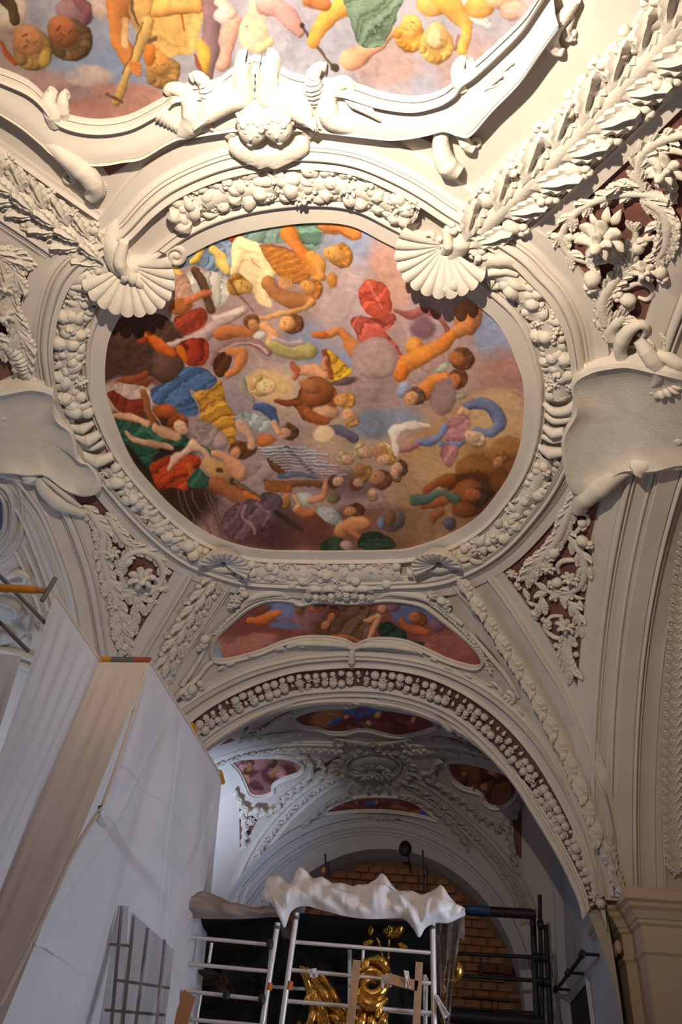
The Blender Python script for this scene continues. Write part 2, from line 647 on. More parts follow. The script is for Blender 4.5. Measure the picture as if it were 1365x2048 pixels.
def frame_roll(name, outline, w, h, parent, surf=1, n=120, closed=True, m=None, smooth=True, inset=0.0):
    """moulding of pixel width w following an outline"""
    O = spline(outline, n, closed, smooth)
    if closed:
        T = np.roll(O, -1, 0) - np.roll(O, 1, 0)
    else:
        T = np.gradient(O, axis=0)
    T /= np.linalg.norm(T, axis=1)[:, None] + 1e-9
    Nn = np.stack([-T[:, 1], T[:, 0]], 1)
    A = O + Nn * (inset - w / 2); B = O + Nn * (inset + w / 2)
    return band(name, A, B, flat(0, .12, h * .35) + roll(.12, .62, h, h * .35) + flat(.66, .8, h * .45) + roll(.8, 1, h * .6, h * .2), m, parent, surf, polar=True, closed=closed)

# ---------------------------------------------------------------- fresco painting (pigment as colour attribute)
def inside_poly(X, Y, P):
    r = np.zeros(len(X), bool)
    n = len(P)
    for i in range(n):
        x1, y1 = P[i]; x2, y2 = P[(i + 1) % n]
        if y1 == y2: continue
        c = ((y1 > Y) != (y2 > Y)) & (X < (x2 - x1) * (Y - y1) / (y2 - y1) + x1)
        r ^= c
    return r


def seg_dist(X, Y, P, closed=True):
    d = np.full(len(X), 1e9); n = len(P)
    for i in range(n if closed else n - 1):
        x1, y1 = P[i]; x2, y2 = P[(i + 1) % n]
        dx, dy = x2 - x1, y2 - y1
        t = np.clip(((X - x1) * dx + (Y - y1) * dy) / (dx * dx + dy * dy + 1e-9), 0, 1)
        d = np.minimum(d, np.hypot(X - x1 - t * dx, Y - y1 - t * dy))
    return d


class Canvas:
    def __init__(s, X, Y, base):
        s.X = X; s.Y = Y
        s.C = np.tile(np.array(base, float), (len(X), 1))
        wx, wy = s._noise(0.075, 21), s._noise(0.075, 22)       # unsteady brush outlines
        vx, vy = s._noise(0.24, 23), s._noise(0.24, 24)
        s.X = X + 4.2 * wx + 1.6 * vx; s.Y = Y + 4.2 * wy + 1.6 * vy
        s.n1 = s._noise(0.045, 3); s.n2 = s._noise(0.34, 5)

    def _noise(s, f, seed):
        r = np.random.RandomState(seed); v = 0
        for k in range(5):
            a = r.uniform(0, 6.28); ff = f * r.uniform(.6, 1.7); p = r.uniform(0, 6.28)
            v = v + np.sin((s.X * math.cos(a) + s.Y * math.sin(a)) * ff + p + 1.5 * np.sin((s.Y * math.cos(a) - s.X * math.sin(a)) * ff * .7 + p))
        return v / 5

    def _mix(s, idx, al, col):
        s.C[idx] = s.C[idx] * (1 - al[:, None]) + col * al[:, None]

    def blob(s, cx, cy, rx, ry, col, ang=0, soft=1.0, op=1.0):
        """cloud or patch of colour with a soft, slightly uneven edge"""
        R = max(rx, ry) * (1.25 + soft)
        idx = np.where((abs(s.X - cx) < R) & (abs(s.Y - cy) < R))[0]
        if not len(idx): return
        x = s.X[idx] - cx; y = s.Y[idx] - cy
        c, q = math.cos(math.radians(ang)), math.sin(math.radians(ang))
        u = (x * c + y * q) / rx; v = (-x * q + y * c) / ry
        d = np.hypot(u, v) + 0.16 * s.n1[idx] + 0.05 * s.n2[idx]
        al = np.clip((1 - d) / max(soft * .8, .02) + .5, 0, 1); al = al * al * (3 - 2 * al) * op
        s._mix(idx, al, np.array(col, float))

    def orb(s, cx, cy, rx, ry, col, ang=0, sh=.42, op=1):
        """rounded form: head, cloud ball, fruit"""
        R = max(rx, ry) + 3
        idx = np.where((abs(s.X - cx) < R) & (abs(s.Y - cy) < R))[0]
        if not len(idx): return
        x = s.X[idx] - cx; y = s.Y[idx] - cy
        c, q = math.cos(math.radians(ang)), math.sin(math.radians(ang))
        u = (x * c + y * q) / rx; v = (-x * q + y * c) / ry
        r = np.hypot(u, v)
        al = np.clip((1 - r) * min(rx, ry) / 3.4 + .35, 0, 1) * op * .93
        l = 1.06 - sh * (0.5 * (x / rx) + 0.55 * (y / ry)) * .8 - sh * .6 * r ** 3 + .03 * s.n2[idx] + .09 * s.n1[idx]
        s._mix(idx, al, np.clip(np.array(col, float)[None] * l[:, None], 0, 255))

    def limb(s, P, r, col, sh=.45, op=1):
        """rounded stroke with changing width: arms, legs, necks of instruments"""
        P = np.array(P, float); r = np.atleast_1d(np.array(r, float))
        P = spline(P, 3 * len(P) + 4) if len(P) > 2 else P
        rr = np.interp(np.linspace(0, 1, len(P)), np.linspace(0, 1, len(r)), r)
        if len(P) > 6: rr = rr * (1 + .13 * np.sin(np.linspace(0, 7.5, len(P)) + P[0, 0]))
        R = rr.max() + 3
        idx = np.where((s.X > P[:, 0].min() - R) & (s.X < P[:, 0].max() + R) & (s.Y > P[:, 1].min() - R) & (s.Y < P[:, 1].max() + R))[0]
        if not len(idx): return
        X = s.X[idx]; Y = s.Y[idx]
        best = np.full(len(idx), 1e9); nx = np.zeros(len(idx)); ny = nx.copy()
        for i in range(len(P) - 1):
            dx, dy = P[i + 1] - P[i]
            t = np.clip(((X - P[i, 0]) * dx + (Y - P[i, 1]) * dy) / (dx * dx + dy * dy + 1e-9), 0, 1)
            w = rr[i] + (rr[i + 1] - rr[i]) * t
            ex = X - P[i, 0] - t * dx; ey = Y - P[i, 1] - t * dy
            d = np.hypot(ex, ey) / w
            m = d < best
            best[m] = d[m]; nx[m] = (ex / w)[m]; ny[m] = (ey / w)[m]
        al = np.clip((1 - best) * rr.mean() / 3.2 + .38, 0, 1) * op * .93
        l = 1.06 - sh * (.45 * nx + .55 * ny) - sh * .5 * best ** 3 + .03 * s.n2[idx] + .09 * s.n1[idx]
        s._mix(idx, al, np.clip(np.array(col, float)[None] * l[:, None], 0, 255))

    def cloth(s, P, col, fold=.22, fa=40, ff=.28, smooth=True, op=1):
        """drapery: filled outline with folds across it"""
        P = spline(P, max(24, 5 * len(P)), True, smooth)
        idx = np.where((s.X > P[:, 0].min() - 3) & (s.X < P[:, 0].max() + 3) & (s.Y > P[:, 1].min() - 3) & (s.Y < P[:, 1].max() + 3))[0]
        if not len(idx): return
        X = s.X[idx]; Y = s.Y[idx]
        ins = inside_poly(X, Y, P); d = seg_dist(X, Y, P)
        al = np.where(ins, np.clip(.5 + d / 1.5, 0, 1), np.clip(.5 - d / 1.5, 0, 1)) * op
        a = math.radians(fa)
        ph = (X * math.cos(a) + Y * math.sin(a)) * ff * .62 + 4.5 * s.n1[idx] + .8 * s.n2[idx]
        l = 1.02 + fold * np.sin(ph) * .5 + fold * .3 * np.sin(ph * 2.3 + 1) - .18 * np.exp(-d / 3.0) - fold * .9 * np.exp(-(np.sin(ph * .9 + 1.2 * np.sin(ph * .4)) ** 2) / .05) + fold * .5 * np.exp(-(np.sin(ph * .9 + .5 + 1.2 * np.sin(ph * .4)) ** 2) / .04) + .04 * s.n2[idx]
        s._mix(idx, al, np.clip(np.array(col, float)[None] * l[:, None], 0, 255))

    def head(s, cx, cy, r, skin, hair, face=90, hl=1.0):
        """a head seen from below; face = direction in which the crown points away from the chin (degrees)"""
        a = math.radians(face); ux, uy = math.cos(a), math.sin(a); vx, vy = -uy, ux
        s.orb(cx + ux * r * .45, cy + uy * r * .45, r * 1.05 * hl, r * .98 * hl, hair, face, .5)
        for k in range(7):
            b = a + (k - 3) * .42
            s.orb(cx + ux * r * .35 + math.cos(b) * r * .8 * hl, cy + uy * r * .35 + math.sin(b) * r * .8 * hl, r * .3, r * .26, [c * (.85 + .12 * (k % 3)) for c in hair], 0, .5)
        s.orb(cx - ux * r * .12, cy - uy * r * .12, r * .86, r * .70, skin, face, .38)
        dk = [c * .62 for c in skin]
        for q in (-1, 1):
            ex = cx + vx * q * r * .28 + ux * r * .12; ey = cy + vy * q * r * .28 + uy * r * .12
            s.limb([(ex - vx * r * .11, ey - vy * r * .11), (ex + vx * r * .11, ey + vy * r * .11)], [max(.7, r * .055)], dk, 0)
            s.orb(cx + vx * q * r * .34 - ux * r * .22, cy + vy * q * r * .34 - uy * r * .22, r * .16, r * .14, [min(255, skin[0] * 1.02), skin[1] * .8, skin[2] * .75], 0, 0, .5)
        s.limb([(cx + ux * r * .08, cy + uy * r * .08), (cx - ux * r * .2 + vx * r * .05, cy - uy * r * .2 + vy * r * .05)], [max(.6, r * .05)], [c * .72 for c in skin], 0)
        s.limb([(cx - ux * r * .42 - vx * r * .12, cy - uy * r * .42 - vy * r * .12), (cx - ux * r * .42 + vx * r * .12, cy - uy * r * .42 + vy * r * .12)], [max(.6, r * .06)], [skin[0] * .75, skin[1] * .45, skin[2] * .42], 0)


def fresco_mesh(name, outline, painter, base, surf=1, step=2.0, parent=None, lift=0.006, gain=1.0, smooth=True, material=None):
    O = spline(outline, 160, True, smooth)
    x0, y0 = O.min(0) - step; x1, y1 = O.max(0) + step
    nx = int((x1 - x0) / step) + 1; ny = int((y1 - y0) / step) + 1
    gx, gy = np.meshgrid(x0 + np.arange(nx) * step, y0 + np.arange(ny) * step)
    X = gx.ravel(); Y = gy.ravel()
    ins = inside_poly(X, Y, O) | (seg_dist(X, Y, O) < step * 1.5)
    cell = ins.reshape(ny, nx)
    cm = cell[:-1, :-1] & cell[1:, :-1] & cell[:-1, 1:] & cell[1:, 1:]
    ii, jj = np.where(cm)
    quads = np.stack([ii * nx + jj, ii * nx + jj + 1, (ii + 1) * nx + jj + 1, (ii + 1) * nx + jj], 1)
    used = np.unique(quads); remap = np.full(nx * ny, -1); remap[used] = np.arange(len(used))
    quads = remap[quads]
    X = X[used]; Y = Y[used]
    cv = Canvas(X, Y, base)
    painter(cv)
    wash = np.array([150, 116, 98]) * (1 + .12 * cv.n1[:, None])
    cv.C = cv.C * .88 + wash * .12
    lum = cv.C.mean(1, keepdims=True)
    cv.C = cv.C + (lum - 135) * .16
    cv.C *= (1 + .025 * cv.n2 + .06 * cv.n1)[:, None]
    P, N = hit(np.stack([X, Y], 1), surf)
    P = P + N * lift
    me = bpy.data.meshes.new(name)
    me.vertices.add(len(P)); me.vertices.foreach_set('co', P.ravel())
    me.loops.add(quads.size); me.loops.foreach_set('vertex_index', quads.ravel())
    me.polygons.add(len(quads)); me.polygons.foreach_set('loop_start', np.arange(0, quads.size, 4))
    me.polygons.foreach_set('loop_total', np.full(len(quads), 4))
    me.update(); me.validate()
    me.polygons.foreach_set('use_smooth', [True] * len(quads))
    ca = me.color_attributes.new('pigment', 'FLOAT_COLOR', 'POINT')
    c = np.clip(cv.C, 0, 255) / 255.0
    L = np.where(c <= 0.04045, c / 12.92, ((c + 0.055) / 1.055) ** 2.4) * gain
    ca.data.foreach_set('color', np.concatenate([L, np.ones((len(L), 1))], 1).astype(np.float32).ravel())
    me.materials.append(material or FRESCO)
    o = bpy.data.objects.new(name, me)
    COL.objects.link(o)
    if parent is not None:
        o.parent = parent; o.matrix_parent_inverse = parent_inv(parent)
    return o


def fresco_material():
    m = bpy.data.materials.new('fresco_pigment'); m.use_nodes = True
    nt = m.node_tree; b = nt.nodes['Principled BSDF']
    at = nt.nodes.new('ShaderNodeAttribute'); at.attribute_name = 'pigment'
    tc = nt.nodes.new('ShaderNodeTexCoord')
    nz = nt.nodes.new('ShaderNodeTexNoise'); nz.inputs['Scale'].default_value = 14; nz.inputs['Detail'].default_value = 7
    mr = nt.nodes.new('ShaderNodeMapRange'); mr.inputs[1].default_value = .3; mr.inputs[2].default_value = .7
    mr.inputs[3].default_value = .86; mr.inputs[4].default_value = 1.12
    mx = nt.nodes.new('ShaderNodeVectorMath'); mx.operation = 'SCALE'
    nt.links.new(tc.outputs['Object'], nz.inputs['Vector']); nt.links.new(nz.outputs[0], mr.inputs[0])
    nt.links.new(at.outputs['Color'], mx.inputs[0]); nt.links.new(mr.outputs[0], mx.inputs['Scale'])
    nt.links.new(mx.outputs[0], b.inputs['Base Color'])
    b.inputs['Roughness'].default_value = .75; b.inputs['Specular IOR Level'].default_value = .2
    return m


FRESCO = fresco_material()


def cloud_puffs(c, n, seed, x0, x1, y0, y1, r0, r1, op=.30):
    """billows: short lit arcs over a soft shadow"""
    r = np.random.RandomState(seed)
    for _ in range(n):
        x, y, q = r.uniform(x0, x1), r.uniform(y0, y1), r.uniform(r0, r1)
        idx = np.where((abs(c.X - x) < 2) & (abs(c.Y - y) < 2))[0]
        if not len(idx): continue
        col = c.C[idx[0]]
        a = r.uniform(0, 6.28)
        c.blob(x + q * .3, y + q * .35, q, q * .7, col * .82, r.uniform(0, 90), .7, op)
        c.blob(x, y, q * .8, q * .6, np.clip(col * 1.16 + 8, 0, 255), r.uniform(0, 90), .5, op)
        P = [(x + q * math.cos(a + t), y + q * .8 * math.sin(a + t)) for t in (0, .5, 1.0, 1.5)]
        c.limb(P, [1, 2.2, 1], np.clip(col * 1.22 + 6, 0, 255), .1, op)


def paint_medallion(c):
    B, O, L, D, H = c.blob, c.orb, c.limb, c.cloth, c.head
    SK = (232, 160, 96); PALE = (226, 178, 146)
    # sky and clouds
    B(740, 500, 110, 60, (150, 166, 202)); B(640, 700, 90, 60, (152, 162, 196)); B(1010, 660, 60, 70, (138, 154, 190), soft=.6)
    B(800, 520, 70, 70, (206, 158, 148), soft=.7); B(770, 590, 90, 60, (214, 166, 150), soft=.8); B(860, 640, 60, 60, (188, 160, 166))
    B(690, 600, 60, 90, (196, 172, 176)); B(1010, 770, 60, 70, (176, 130, 124)); B(820, 850, 90, 60, (182, 152, 148))
    B(940, 930, 150, 120, (196, 152, 98)); B(900, 1000, 130, 80, (186, 146, 108)); B(990, 1000, 90, 90, (132, 82, 42), soft=.8)
    B(990, 830, 60, 50, (206, 172, 126), soft=.7); B(880, 930, 60, 40, (206, 168, 118))
    B(700, 880, 90, 50, (196, 166, 140)); B(560, 780, 90, 60, (206, 178, 158)); B(470, 790, 60, 60, (170, 154, 160))
    B(790, 840, 60, 26, (144, 154, 176)); B(740, 850, 50, 26, (132, 146, 168))
    B(650, 1060, 230, 40, (122, 74, 62)); B(520, 1050, 80, 50, (104, 70, 72)); B(760, 1060, 90, 50, (140, 96, 76), soft=.7)
    B(860, 1050, 90, 40, (160, 122, 92)); B(700, 970, 60, 26, (136, 104, 104)); B(560, 455, 70, 30, (120, 156, 158))
    B(300, 900, 90, 90, (48, 42, 36), soft=.6); B(350, 1000, 90, 50, (66, 48, 40)); B(270, 800, 70, 60, (110, 62, 48))
    cloud_puffs(c, 190, 4, 220, 1050, 440, 1100, 9, 30)
    # dark cloud masses at the left
    B(290, 680, 80, 55, (78, 54, 48), soft=.25); B(250, 720, 60, 55, (84, 58, 52), soft=.3); B(262, 790, 60, 34, (196, 168, 158), soft=.5)
    D([(228, 650), (240, 700), (300, 700), (345, 665), (330, 630), (270, 630)], (86, 60, 50), .12)
    D([(214, 720), (270, 745), (320, 760), (355, 790), (372, 775), (350, 720), (300, 700), (240, 690)], (84, 58, 50), .1)
    O(336, 728, 34, 40, (104, 74, 62), -20); O(276, 770, 30, 9, (120, 54, 28), -12); L([(232, 768), (262, 760), (290, 748)], [6, 9, 7], (140, 66, 34))
    # upper group: teal drape, red tip, yellow-blue cloak, white back
    D([(487, 456), (540, 444), (600, 438), (646, 446), (636, 496), (600, 500), (587, 485), (538, 487), (490, 476)], (122, 156, 146), .2, 10)
    D([(600, 444), (640, 446), (636, 486), (612, 498), (600, 470)], (104, 146, 128), .3, 80)
    O(468, 470, 20, 17, (176, 62, 38)); D([(452, 478), (470, 454), (488, 470), (484, 486)], (186, 70, 42), .3)
    D([(338, 530), (372, 500), (400, 485), (439, 476), (468, 492), (466, 552), (426, 540), (392, 530), (360, 536)], (112, 138, 172), .35, 60)
    L([(424, 500), (440, 515), (456, 542)], [10, 14, 9], (232, 200, 96)); L([(404, 488), (398, 510), (384, 524)], [6, 8, 5], (232, 196, 84))
    L([(352, 536), (362, 552), (376, 572)], [6, 8, 5], (226, 190, 90)); L([(436, 482), (460, 500), (462, 530)], [5, 7, 4], (130, 154, 186))
    D([(374, 544), (419, 538), (452, 552), (462, 580), (450, 604), (430, 618), (420, 575), (404, 582), (390, 588)], (206, 204, 196), .2, 20)
    D([(334, 560), (372, 548), (390, 596), (376, 622), (344, 610)], (196, 154, 130), .15)
    L([(390, 540), (406, 570), (422, 622)], [8, 9, 8], (98, 70, 46)); L([(384, 543), (400, 575), (412, 600)], [1.2], (40, 30, 24), 0)
    L([(484, 486), (477, 512), (471, 545)], [15, 13, 8], (250, 218, 158), .3); L([(486, 486), (512, 496), (535, 516), (546, 536)], [13, 15, 17, 15], (252, 222, 166), .3)
    D([(486, 512), (512, 500), (540, 520), (549, 546), (538, 584), (545, 616), (516, 606), (500, 578), (482, 556)], (252, 226, 172), .07, 30, .1)
    L([(500, 516), (507, 528), (522, 536)], [1.6], (196, 130, 70), 0)
    # big string instrument and the two faces at its right
    D([(520, 490), (560, 492), (590, 506), (614, 530), (624, 552), (612, 566), (582, 562), (556, 548), (546, 534)], (196, 124, 50), .18, 70, .9)
    L([(520, 490), (575, 498), (612, 526), (624, 552), (606, 568), (570, 560)], [2.2], (120, 82, 78), 0)
    L([(580, 463), (594, 490), (606, 508), (628, 534)], [17, 14, 12, 10], (228, 126, 44)); L([(620, 512), (636, 534), (642, 552)], [14, 18, 14], (236, 160, 66))
    L([(640, 452), (676, 452), (708, 468)], [9, 17, 13], (226, 136, 58)); L([(646, 466), (676, 462), (704, 478)], [2], (150, 86, 46), 0)
    H(670, 507, 24, (236, 168, 84), (196, 128, 52), 10, 1.05); H(618, 574, 20, (236, 166, 84), (190, 118, 50), 20); O(664, 560, 10, 17, (206, 136, 54), 10)
    for k in range(5): L([(606 + k * 6, 524 + k * 2), (616 + k * 5, 542 + k)], [2.2], (214, 132, 58), .2)
    for k in range(5): L([(560 + k * 5, 556), (566 + k * 5, 576)], [2.4], (232, 160, 96), .2)
    H(486, 572, 21, (236, 186, 98), (196, 134, 56), 200, 1.0); L([(462, 560), (480, 590), (506, 620)], [1.2], (90, 64, 50), 0)
    L([(536, 566), (560, 590), (590, 602), (620, 600)], [14, 18, 16, 12], (176, 112, 62)); L([(520, 634), (560, 628), (606, 616), (622, 600)], [4, 4.5, 5, 9], (206, 152, 84))
    O(360, 612, 26, 16, (172, 96, 44), -10); L([(374, 604), (396, 590), (418, 584)], [8, 8, 6], (196, 108, 66))
    # scarlet robes, wings, banner
    D([(350, 636), (372, 624), (402, 618), (416, 634), (402, 664), (372, 672), (354, 660)], (172, 66, 46), .25)
    L([(320, 690), (372, 684), (412, 668), (448, 640), (488, 618)], [3, 9, 16, 15, 8], (186, 162, 158)); L([(430, 636), (460, 624), (486, 618)], [5], (226, 206, 190), .1)
    D([(352, 690), (380, 676), (410, 676), (420, 700), (410, 728), (382, 732), (362, 716)], (166, 56, 34), .3, 20)
    L([(297, 672), (322, 690), (345, 706)], [8, 13, 9], (222, 98, 26)); L([(358, 694), (366, 708), (372, 722)], [7, 9, 4], (226, 112, 30)); O(286, 680, 12, 8, (166, 62, 34))
    L([(440, 668), (470, 662), (500, 664)], [12, 14, 12], (196, 112, 60)); H(508, 648, 16, (206, 144, 84), (140, 88, 48), 240)
    H(578, 646, 20, (228, 164, 98), (134, 84, 50), 5, 1.05); L([(530, 650), (546, 668), (540, 684)], [10, 13, 8], (224, 160, 104)); O(520, 672, 14, 11, (198, 196, 184))
    L([(540, 690), (580, 704), (618, 702)], [10, 14, 15], (190, 174, 104)); L([(548, 676), (580, 688), (606, 686)], [5, 6, 5], (196, 176, 176))
    L([(424, 724), (444, 696), (478, 680), (512, 686), (538, 704)], [5, 7, 9, 9, 8], (146, 106, 106)); L([(440, 702), (478, 685), (520, 692), (536, 704)], [2.5], (206, 170, 156), 0)
    D([(426, 726), (446, 704), (462, 712), (452, 750), (436, 752)], (92, 52, 34), .2); L([(457, 704), (482, 708), (474, 734), (458, 750)], [9, 13, 11, 9], (212, 128, 66))
    # blue and ochre figure
    D([(306, 775), (350, 758), (372, 736), (410, 738), (436, 758), (426, 778), (400, 782), (380, 778), (398, 826), (370, 830), (330, 812), (306, 800)], (72, 108, 156), .3, 50)
    D([(390, 782), (420, 776), (444, 760), (450, 804), (470, 826), (475, 846), (464, 892), (446, 866), (424, 846), (404, 838), (398, 810)], (216, 152, 52), .28, 65)
    B(535, 770, 52, 30, (232, 194, 134), soft=.4); H(532, 772, 22, (240, 204, 150), (224, 184, 120), 180); L([(486, 756), (490, 780), (506, 800)], [5, 7, 6], (150, 150, 136))
    # lower left: violinist, lutenist, robes
    D([(216, 786), (250, 778), (288, 800), (282, 830), (240, 822)], (136, 52, 34), .2); D([(222, 766), (258, 770), (296, 774), (302, 788), (272, 800), (240, 790)], (204, 178, 164), .12)
    L([(286, 786), (298, 812), (318, 872)], [8, 10, 8], (150, 88, 48)); L([(298, 784), (306, 800), (308, 824), (330, 856)], [1.1], (232, 220, 204), 0)
    D([(232, 836), (270, 846), (306, 856), (380, 880), (422, 896), (420, 916), (400, 902), (346, 890), (310, 912), (300, 934), (262, 900), (240, 868)], (48, 98, 78), .3, 70)
    L([(232, 830), (262, 834), (294, 848)], [6, 8, 8], (222, 168, 132)); L([(254, 862), (268, 878), (300, 886), (342, 896)], [4, 8, 8, 7], (218, 162, 126))
    H(360, 853, 20, PALE, (160, 76, 34), 250, 1.0); O(330, 822, 22, 17, (188, 88, 34)); L([(312, 856), (336, 866), (352, 874)], [9, 12, 9], (226, 168, 126))
    D([(300, 930), (322, 918), (345, 912), (376, 906), (402, 918), (396, 946), (376, 962), (374, 984), (344, 976), (318, 980), (306, 958)], (194, 68, 32), .3, 60)
    L([(338, 936), (356, 912), (382, 892)], [5, 9, 9], (228, 178, 148)); L([(384, 888), (408, 900), (420, 918)], [9, 8, 5], (226, 176, 144)); L([(378, 930), (386, 950), (380, 962)], [6, 9, 6], (214, 98, 46))
    D([(372, 962), (398, 936), (412, 950), (424, 966), (404, 974), (384, 976)], (52, 106, 82), .25)
    O(438, 940, 39, 20, (206, 154, 92), 33, .3); O(440, 941, 8, 6, (92, 56, 36), 33, 0); L([(466, 962), (520, 1000), (560, 1030), (604, 1060)], [5, 5, 4.5, 4], (66, 54, 44)); L([(470, 962), (512, 994)], [1.6], (186, 130, 80), 0)
    O(486, 900, 30, 20, (110, 68, 40), -10); H(470, 904, 17, (216, 152, 108), (116, 70, 40), 300, 1.1); L([(430, 904), (450, 914), (480, 946)], [8, 10, 18], (226, 160, 116))
    O(522, 944, 31, 19, (194, 170, 168), -38, .3); O(510, 938, 20, 9, (166, 136, 130), -38, .2)
    D([(392, 838), (420, 846), (446, 866), (452, 892), (420, 898), (402, 876)], (164, 144, 138), .2); O(442, 882, 14, 18, (176, 150, 146), 30)
    D([(470, 836), (498, 822), (530, 832), (544, 848), (526, 864), (500, 858), (478, 850)], (180, 194, 194), .2); L([(514, 812), (534, 818), (552, 846)], [8, 12, 8], (64, 92, 150)); L([(484, 850), (496, 868), (503, 890)], [12, 9, 8], (226, 178, 146))
    H(572, 866, 18, (228, 174, 138), (112, 78, 52), 350, 1.05); O(530, 879, 22, 11, (204, 114, 54)); L([(548, 848), (556, 862)], [8], (222, 166, 132))
    # organ pipes and box
    D([(534, 900), (566, 896), (586, 936), (560, 950), (540, 936)], (128, 80, 48), .1, smooth=False)
    for k in range(9):
        y = 894 + k * 6.2; x0 = 518 + k * 6.5
        L([(x0, y - 2), (x0 + 96 + (k % 3) * 14, y + 3 + k * .6)], [2.8], (168 - 6 * (k % 2), 182 - 4 * k, 190 - 3 * k), .8)
        L([(x0 + 52, y + 1.4), (x0 + 60, y + 1.6)], [1.4], (66, 60, 60), 0)
    L([(556, 950), (600, 950), (636, 956)], [5, 5, 3], (92, 108, 142)); D([(528, 958), (586, 958), (586, 984), (532, 982)], (170, 100, 50), .1, smooth=False); L([(588, 966), (640, 968)], [6], (126, 78, 46))
    L([(430, 968), (470, 986), (500, 1004)], [14, 17, 10], (170, 96, 54)); L([(492, 990), (514, 1004), (526, 1012)], [6, 9, 6], (206, 116, 46))
    for x0, x1 in ((355, 386), (368, 398), (384, 420), (412, 438), (420, 446)): L([(x0, 984), ((x0 + x1) / 2, 1024), (x1, 1066)], [2.3], (122, 92, 80), .9)
    D([(442, 1040), (470, 1006), (506, 1000), (540, 1016), (548, 1040), (520, 1066), (478, 1078), (450, 1064)], (116, 88, 98), .28, 40); L([(492, 1010), (486, 1034), (506, 1052), (510, 1066)], [4, 5, 5, 3], (160, 120, 122))
    L([(516, 1008), (540, 1030), (530, 1050)], [4, 6, 3], (140, 112, 124)); H(572, 998, 14, (214, 150, 90), (190, 130, 60), 120); D([(522, 990), (550, 984), (566, 1000), (556, 1020), (530, 1018)], (104, 84, 96), .2)
    O(612, 996, 22, 16, (182, 190, 184)); L([(592, 992), (600, 1008), (590, 1020)], [5, 7, 5], (216, 168, 110)); L([(622, 998), (644, 992), (650, 978), (655, 962)], [7, 8, 7, 5], (206, 134, 92)); O(667, 996, 15, 12, (120, 106, 72))
    L([(596, 1022), (620, 1028), (640, 1020)], [8, 10, 6], (178, 104, 62)); D([(630, 1020), (660, 1012), (684, 1034), (676, 1052), (650, 1044)], (166, 166, 166), .2)
    H(704, 1023, 16, (212, 146, 98), (96, 58, 38), 350, 1.05); L([(680, 1060), (700, 1052), (728, 1046)], [12, 16, 13], (210, 140, 90)); L([(690, 1058), (712, 1066), (724, 1078)], [5, 6, 4], (190, 116, 72))
    D([(640, 1092), (662, 1072), (690, 1078), (702, 1098), (660, 1104)], (62, 88, 60), .25); D([(716, 1096), (724, 1070), (752, 1060), (784, 1078), (792, 1094), (760, 1102)], (52, 78, 58), .3, 80)
    O(664 + 30, 1090, 15, 12, (196, 156, 140)); O(786, 1040, 26, 22, (116, 104, 116)); O(782, 1036, 13, 17, (134, 92, 60)); O(762, 1044, 10, 12, (120, 132, 152))
    # centre: putti, yellow and scarlet
    L([(630, 669), (658, 668), (681, 664), (711, 700)], [6, 8, 9, 14], (228, 134, 62)); O(640, 668, 14, 7, (222, 120, 58))
    D([(718, 584), (726, 566), (736, 558), (769, 568), (784, 598), (784, 620), (762, 640), (742, 630), (726, 612)], (208, 88, 66), .22, 20); L([(738, 562), (752, 592), (764, 616)], [1.6], (236, 140, 110), 0); L([(722, 584), (746, 600), (768, 606)], [2], (160, 54, 42), 0)
    D([(704, 650), (708, 634), (732, 632), (762, 636), (786, 626), (792, 646), (772, 662), (790, 680), (804, 704), (808, 724), (780, 704), (764, 682), (722, 686), (712, 668)], (198, 90, 78), .25, 60)
    O(752, 716, 48, 43, (172, 144, 144), 0, .2); B(760, 722, 26, 26, (186, 158, 150), soft=.8)
    L([(792, 620), (820, 628), (850, 622), (884, 634), (896, 660), (886, 682), (868, 696)], [4, 8, 8, 6, 6, 6, 3], (154, 82, 78)); B(845, 655, 26, 26, (132, 98, 110), soft=.6)
    O(937, 634, 29, 33, (204, 132, 78)); L([(904, 666), (922, 656), (936, 650)], [9, 14, 18], (206, 130, 70))
    O(830, 692, 19, 17, (226, 146, 56), 20); L([(797, 748), (820, 722), (850, 708), (886, 690), (902, 672)], [15, 16, 17, 18, 12], (224, 132, 50)); L([(800, 752), (806, 740)], [13], (214, 118, 40)); H(916, 716, 21, (186, 112, 60), (104, 68, 46), 10, 1.15)
    D([(842, 738), (880, 710), (890, 722), (870, 740)], (186, 148, 148), .1); O(886, 736, 16, 8, (166, 180, 152), -30); H(910, 762, 18, (208, 124, 70), (112, 64, 42), 330, 1.1); L([(850, 782), (864, 764), (892, 756)], [16, 15, 10], (218, 126, 56))
    O(806, 778, 12, 18, (166, 176, 206), 20); H(826, 796, 19, (228, 164, 114), (110, 88, 72), 330, 1.0); O(888, 792, 26, 38, (152, 124, 124), 15, .25); O(924, 790, 14, 7, (150, 158, 132), -10)
    D([(642, 702), (660, 698), (680, 716), (704, 738), (702, 750), (664, 764), (652, 740)], (226, 172, 44), .3, 50); L([(648, 704), (656, 730), (664, 752)], [6, 7, 5], (150, 72, 40)); O(688, 762, 30, 8, (98, 82, 86), -8)
    L([(600, 740), (624, 742), (648, 750)], [12, 15, 12], (230, 160, 112)); L([(648, 736), (646, 724), (650, 716)], [5, 6, 4], (222, 140, 90)); L([(584, 724), (594, 740), (590, 756)], [6, 8, 5], (190, 96, 56))
    D([(548, 802), (590, 792), (610, 760), (646, 756), (676, 784), (668, 830), (640, 846), (606, 836), (588, 812)], (150, 84, 44), .18); O(637, 784, 33, 30, (160, 92, 50)); O(620, 752 + 20, 24, 12, (176, 110, 66), 20)
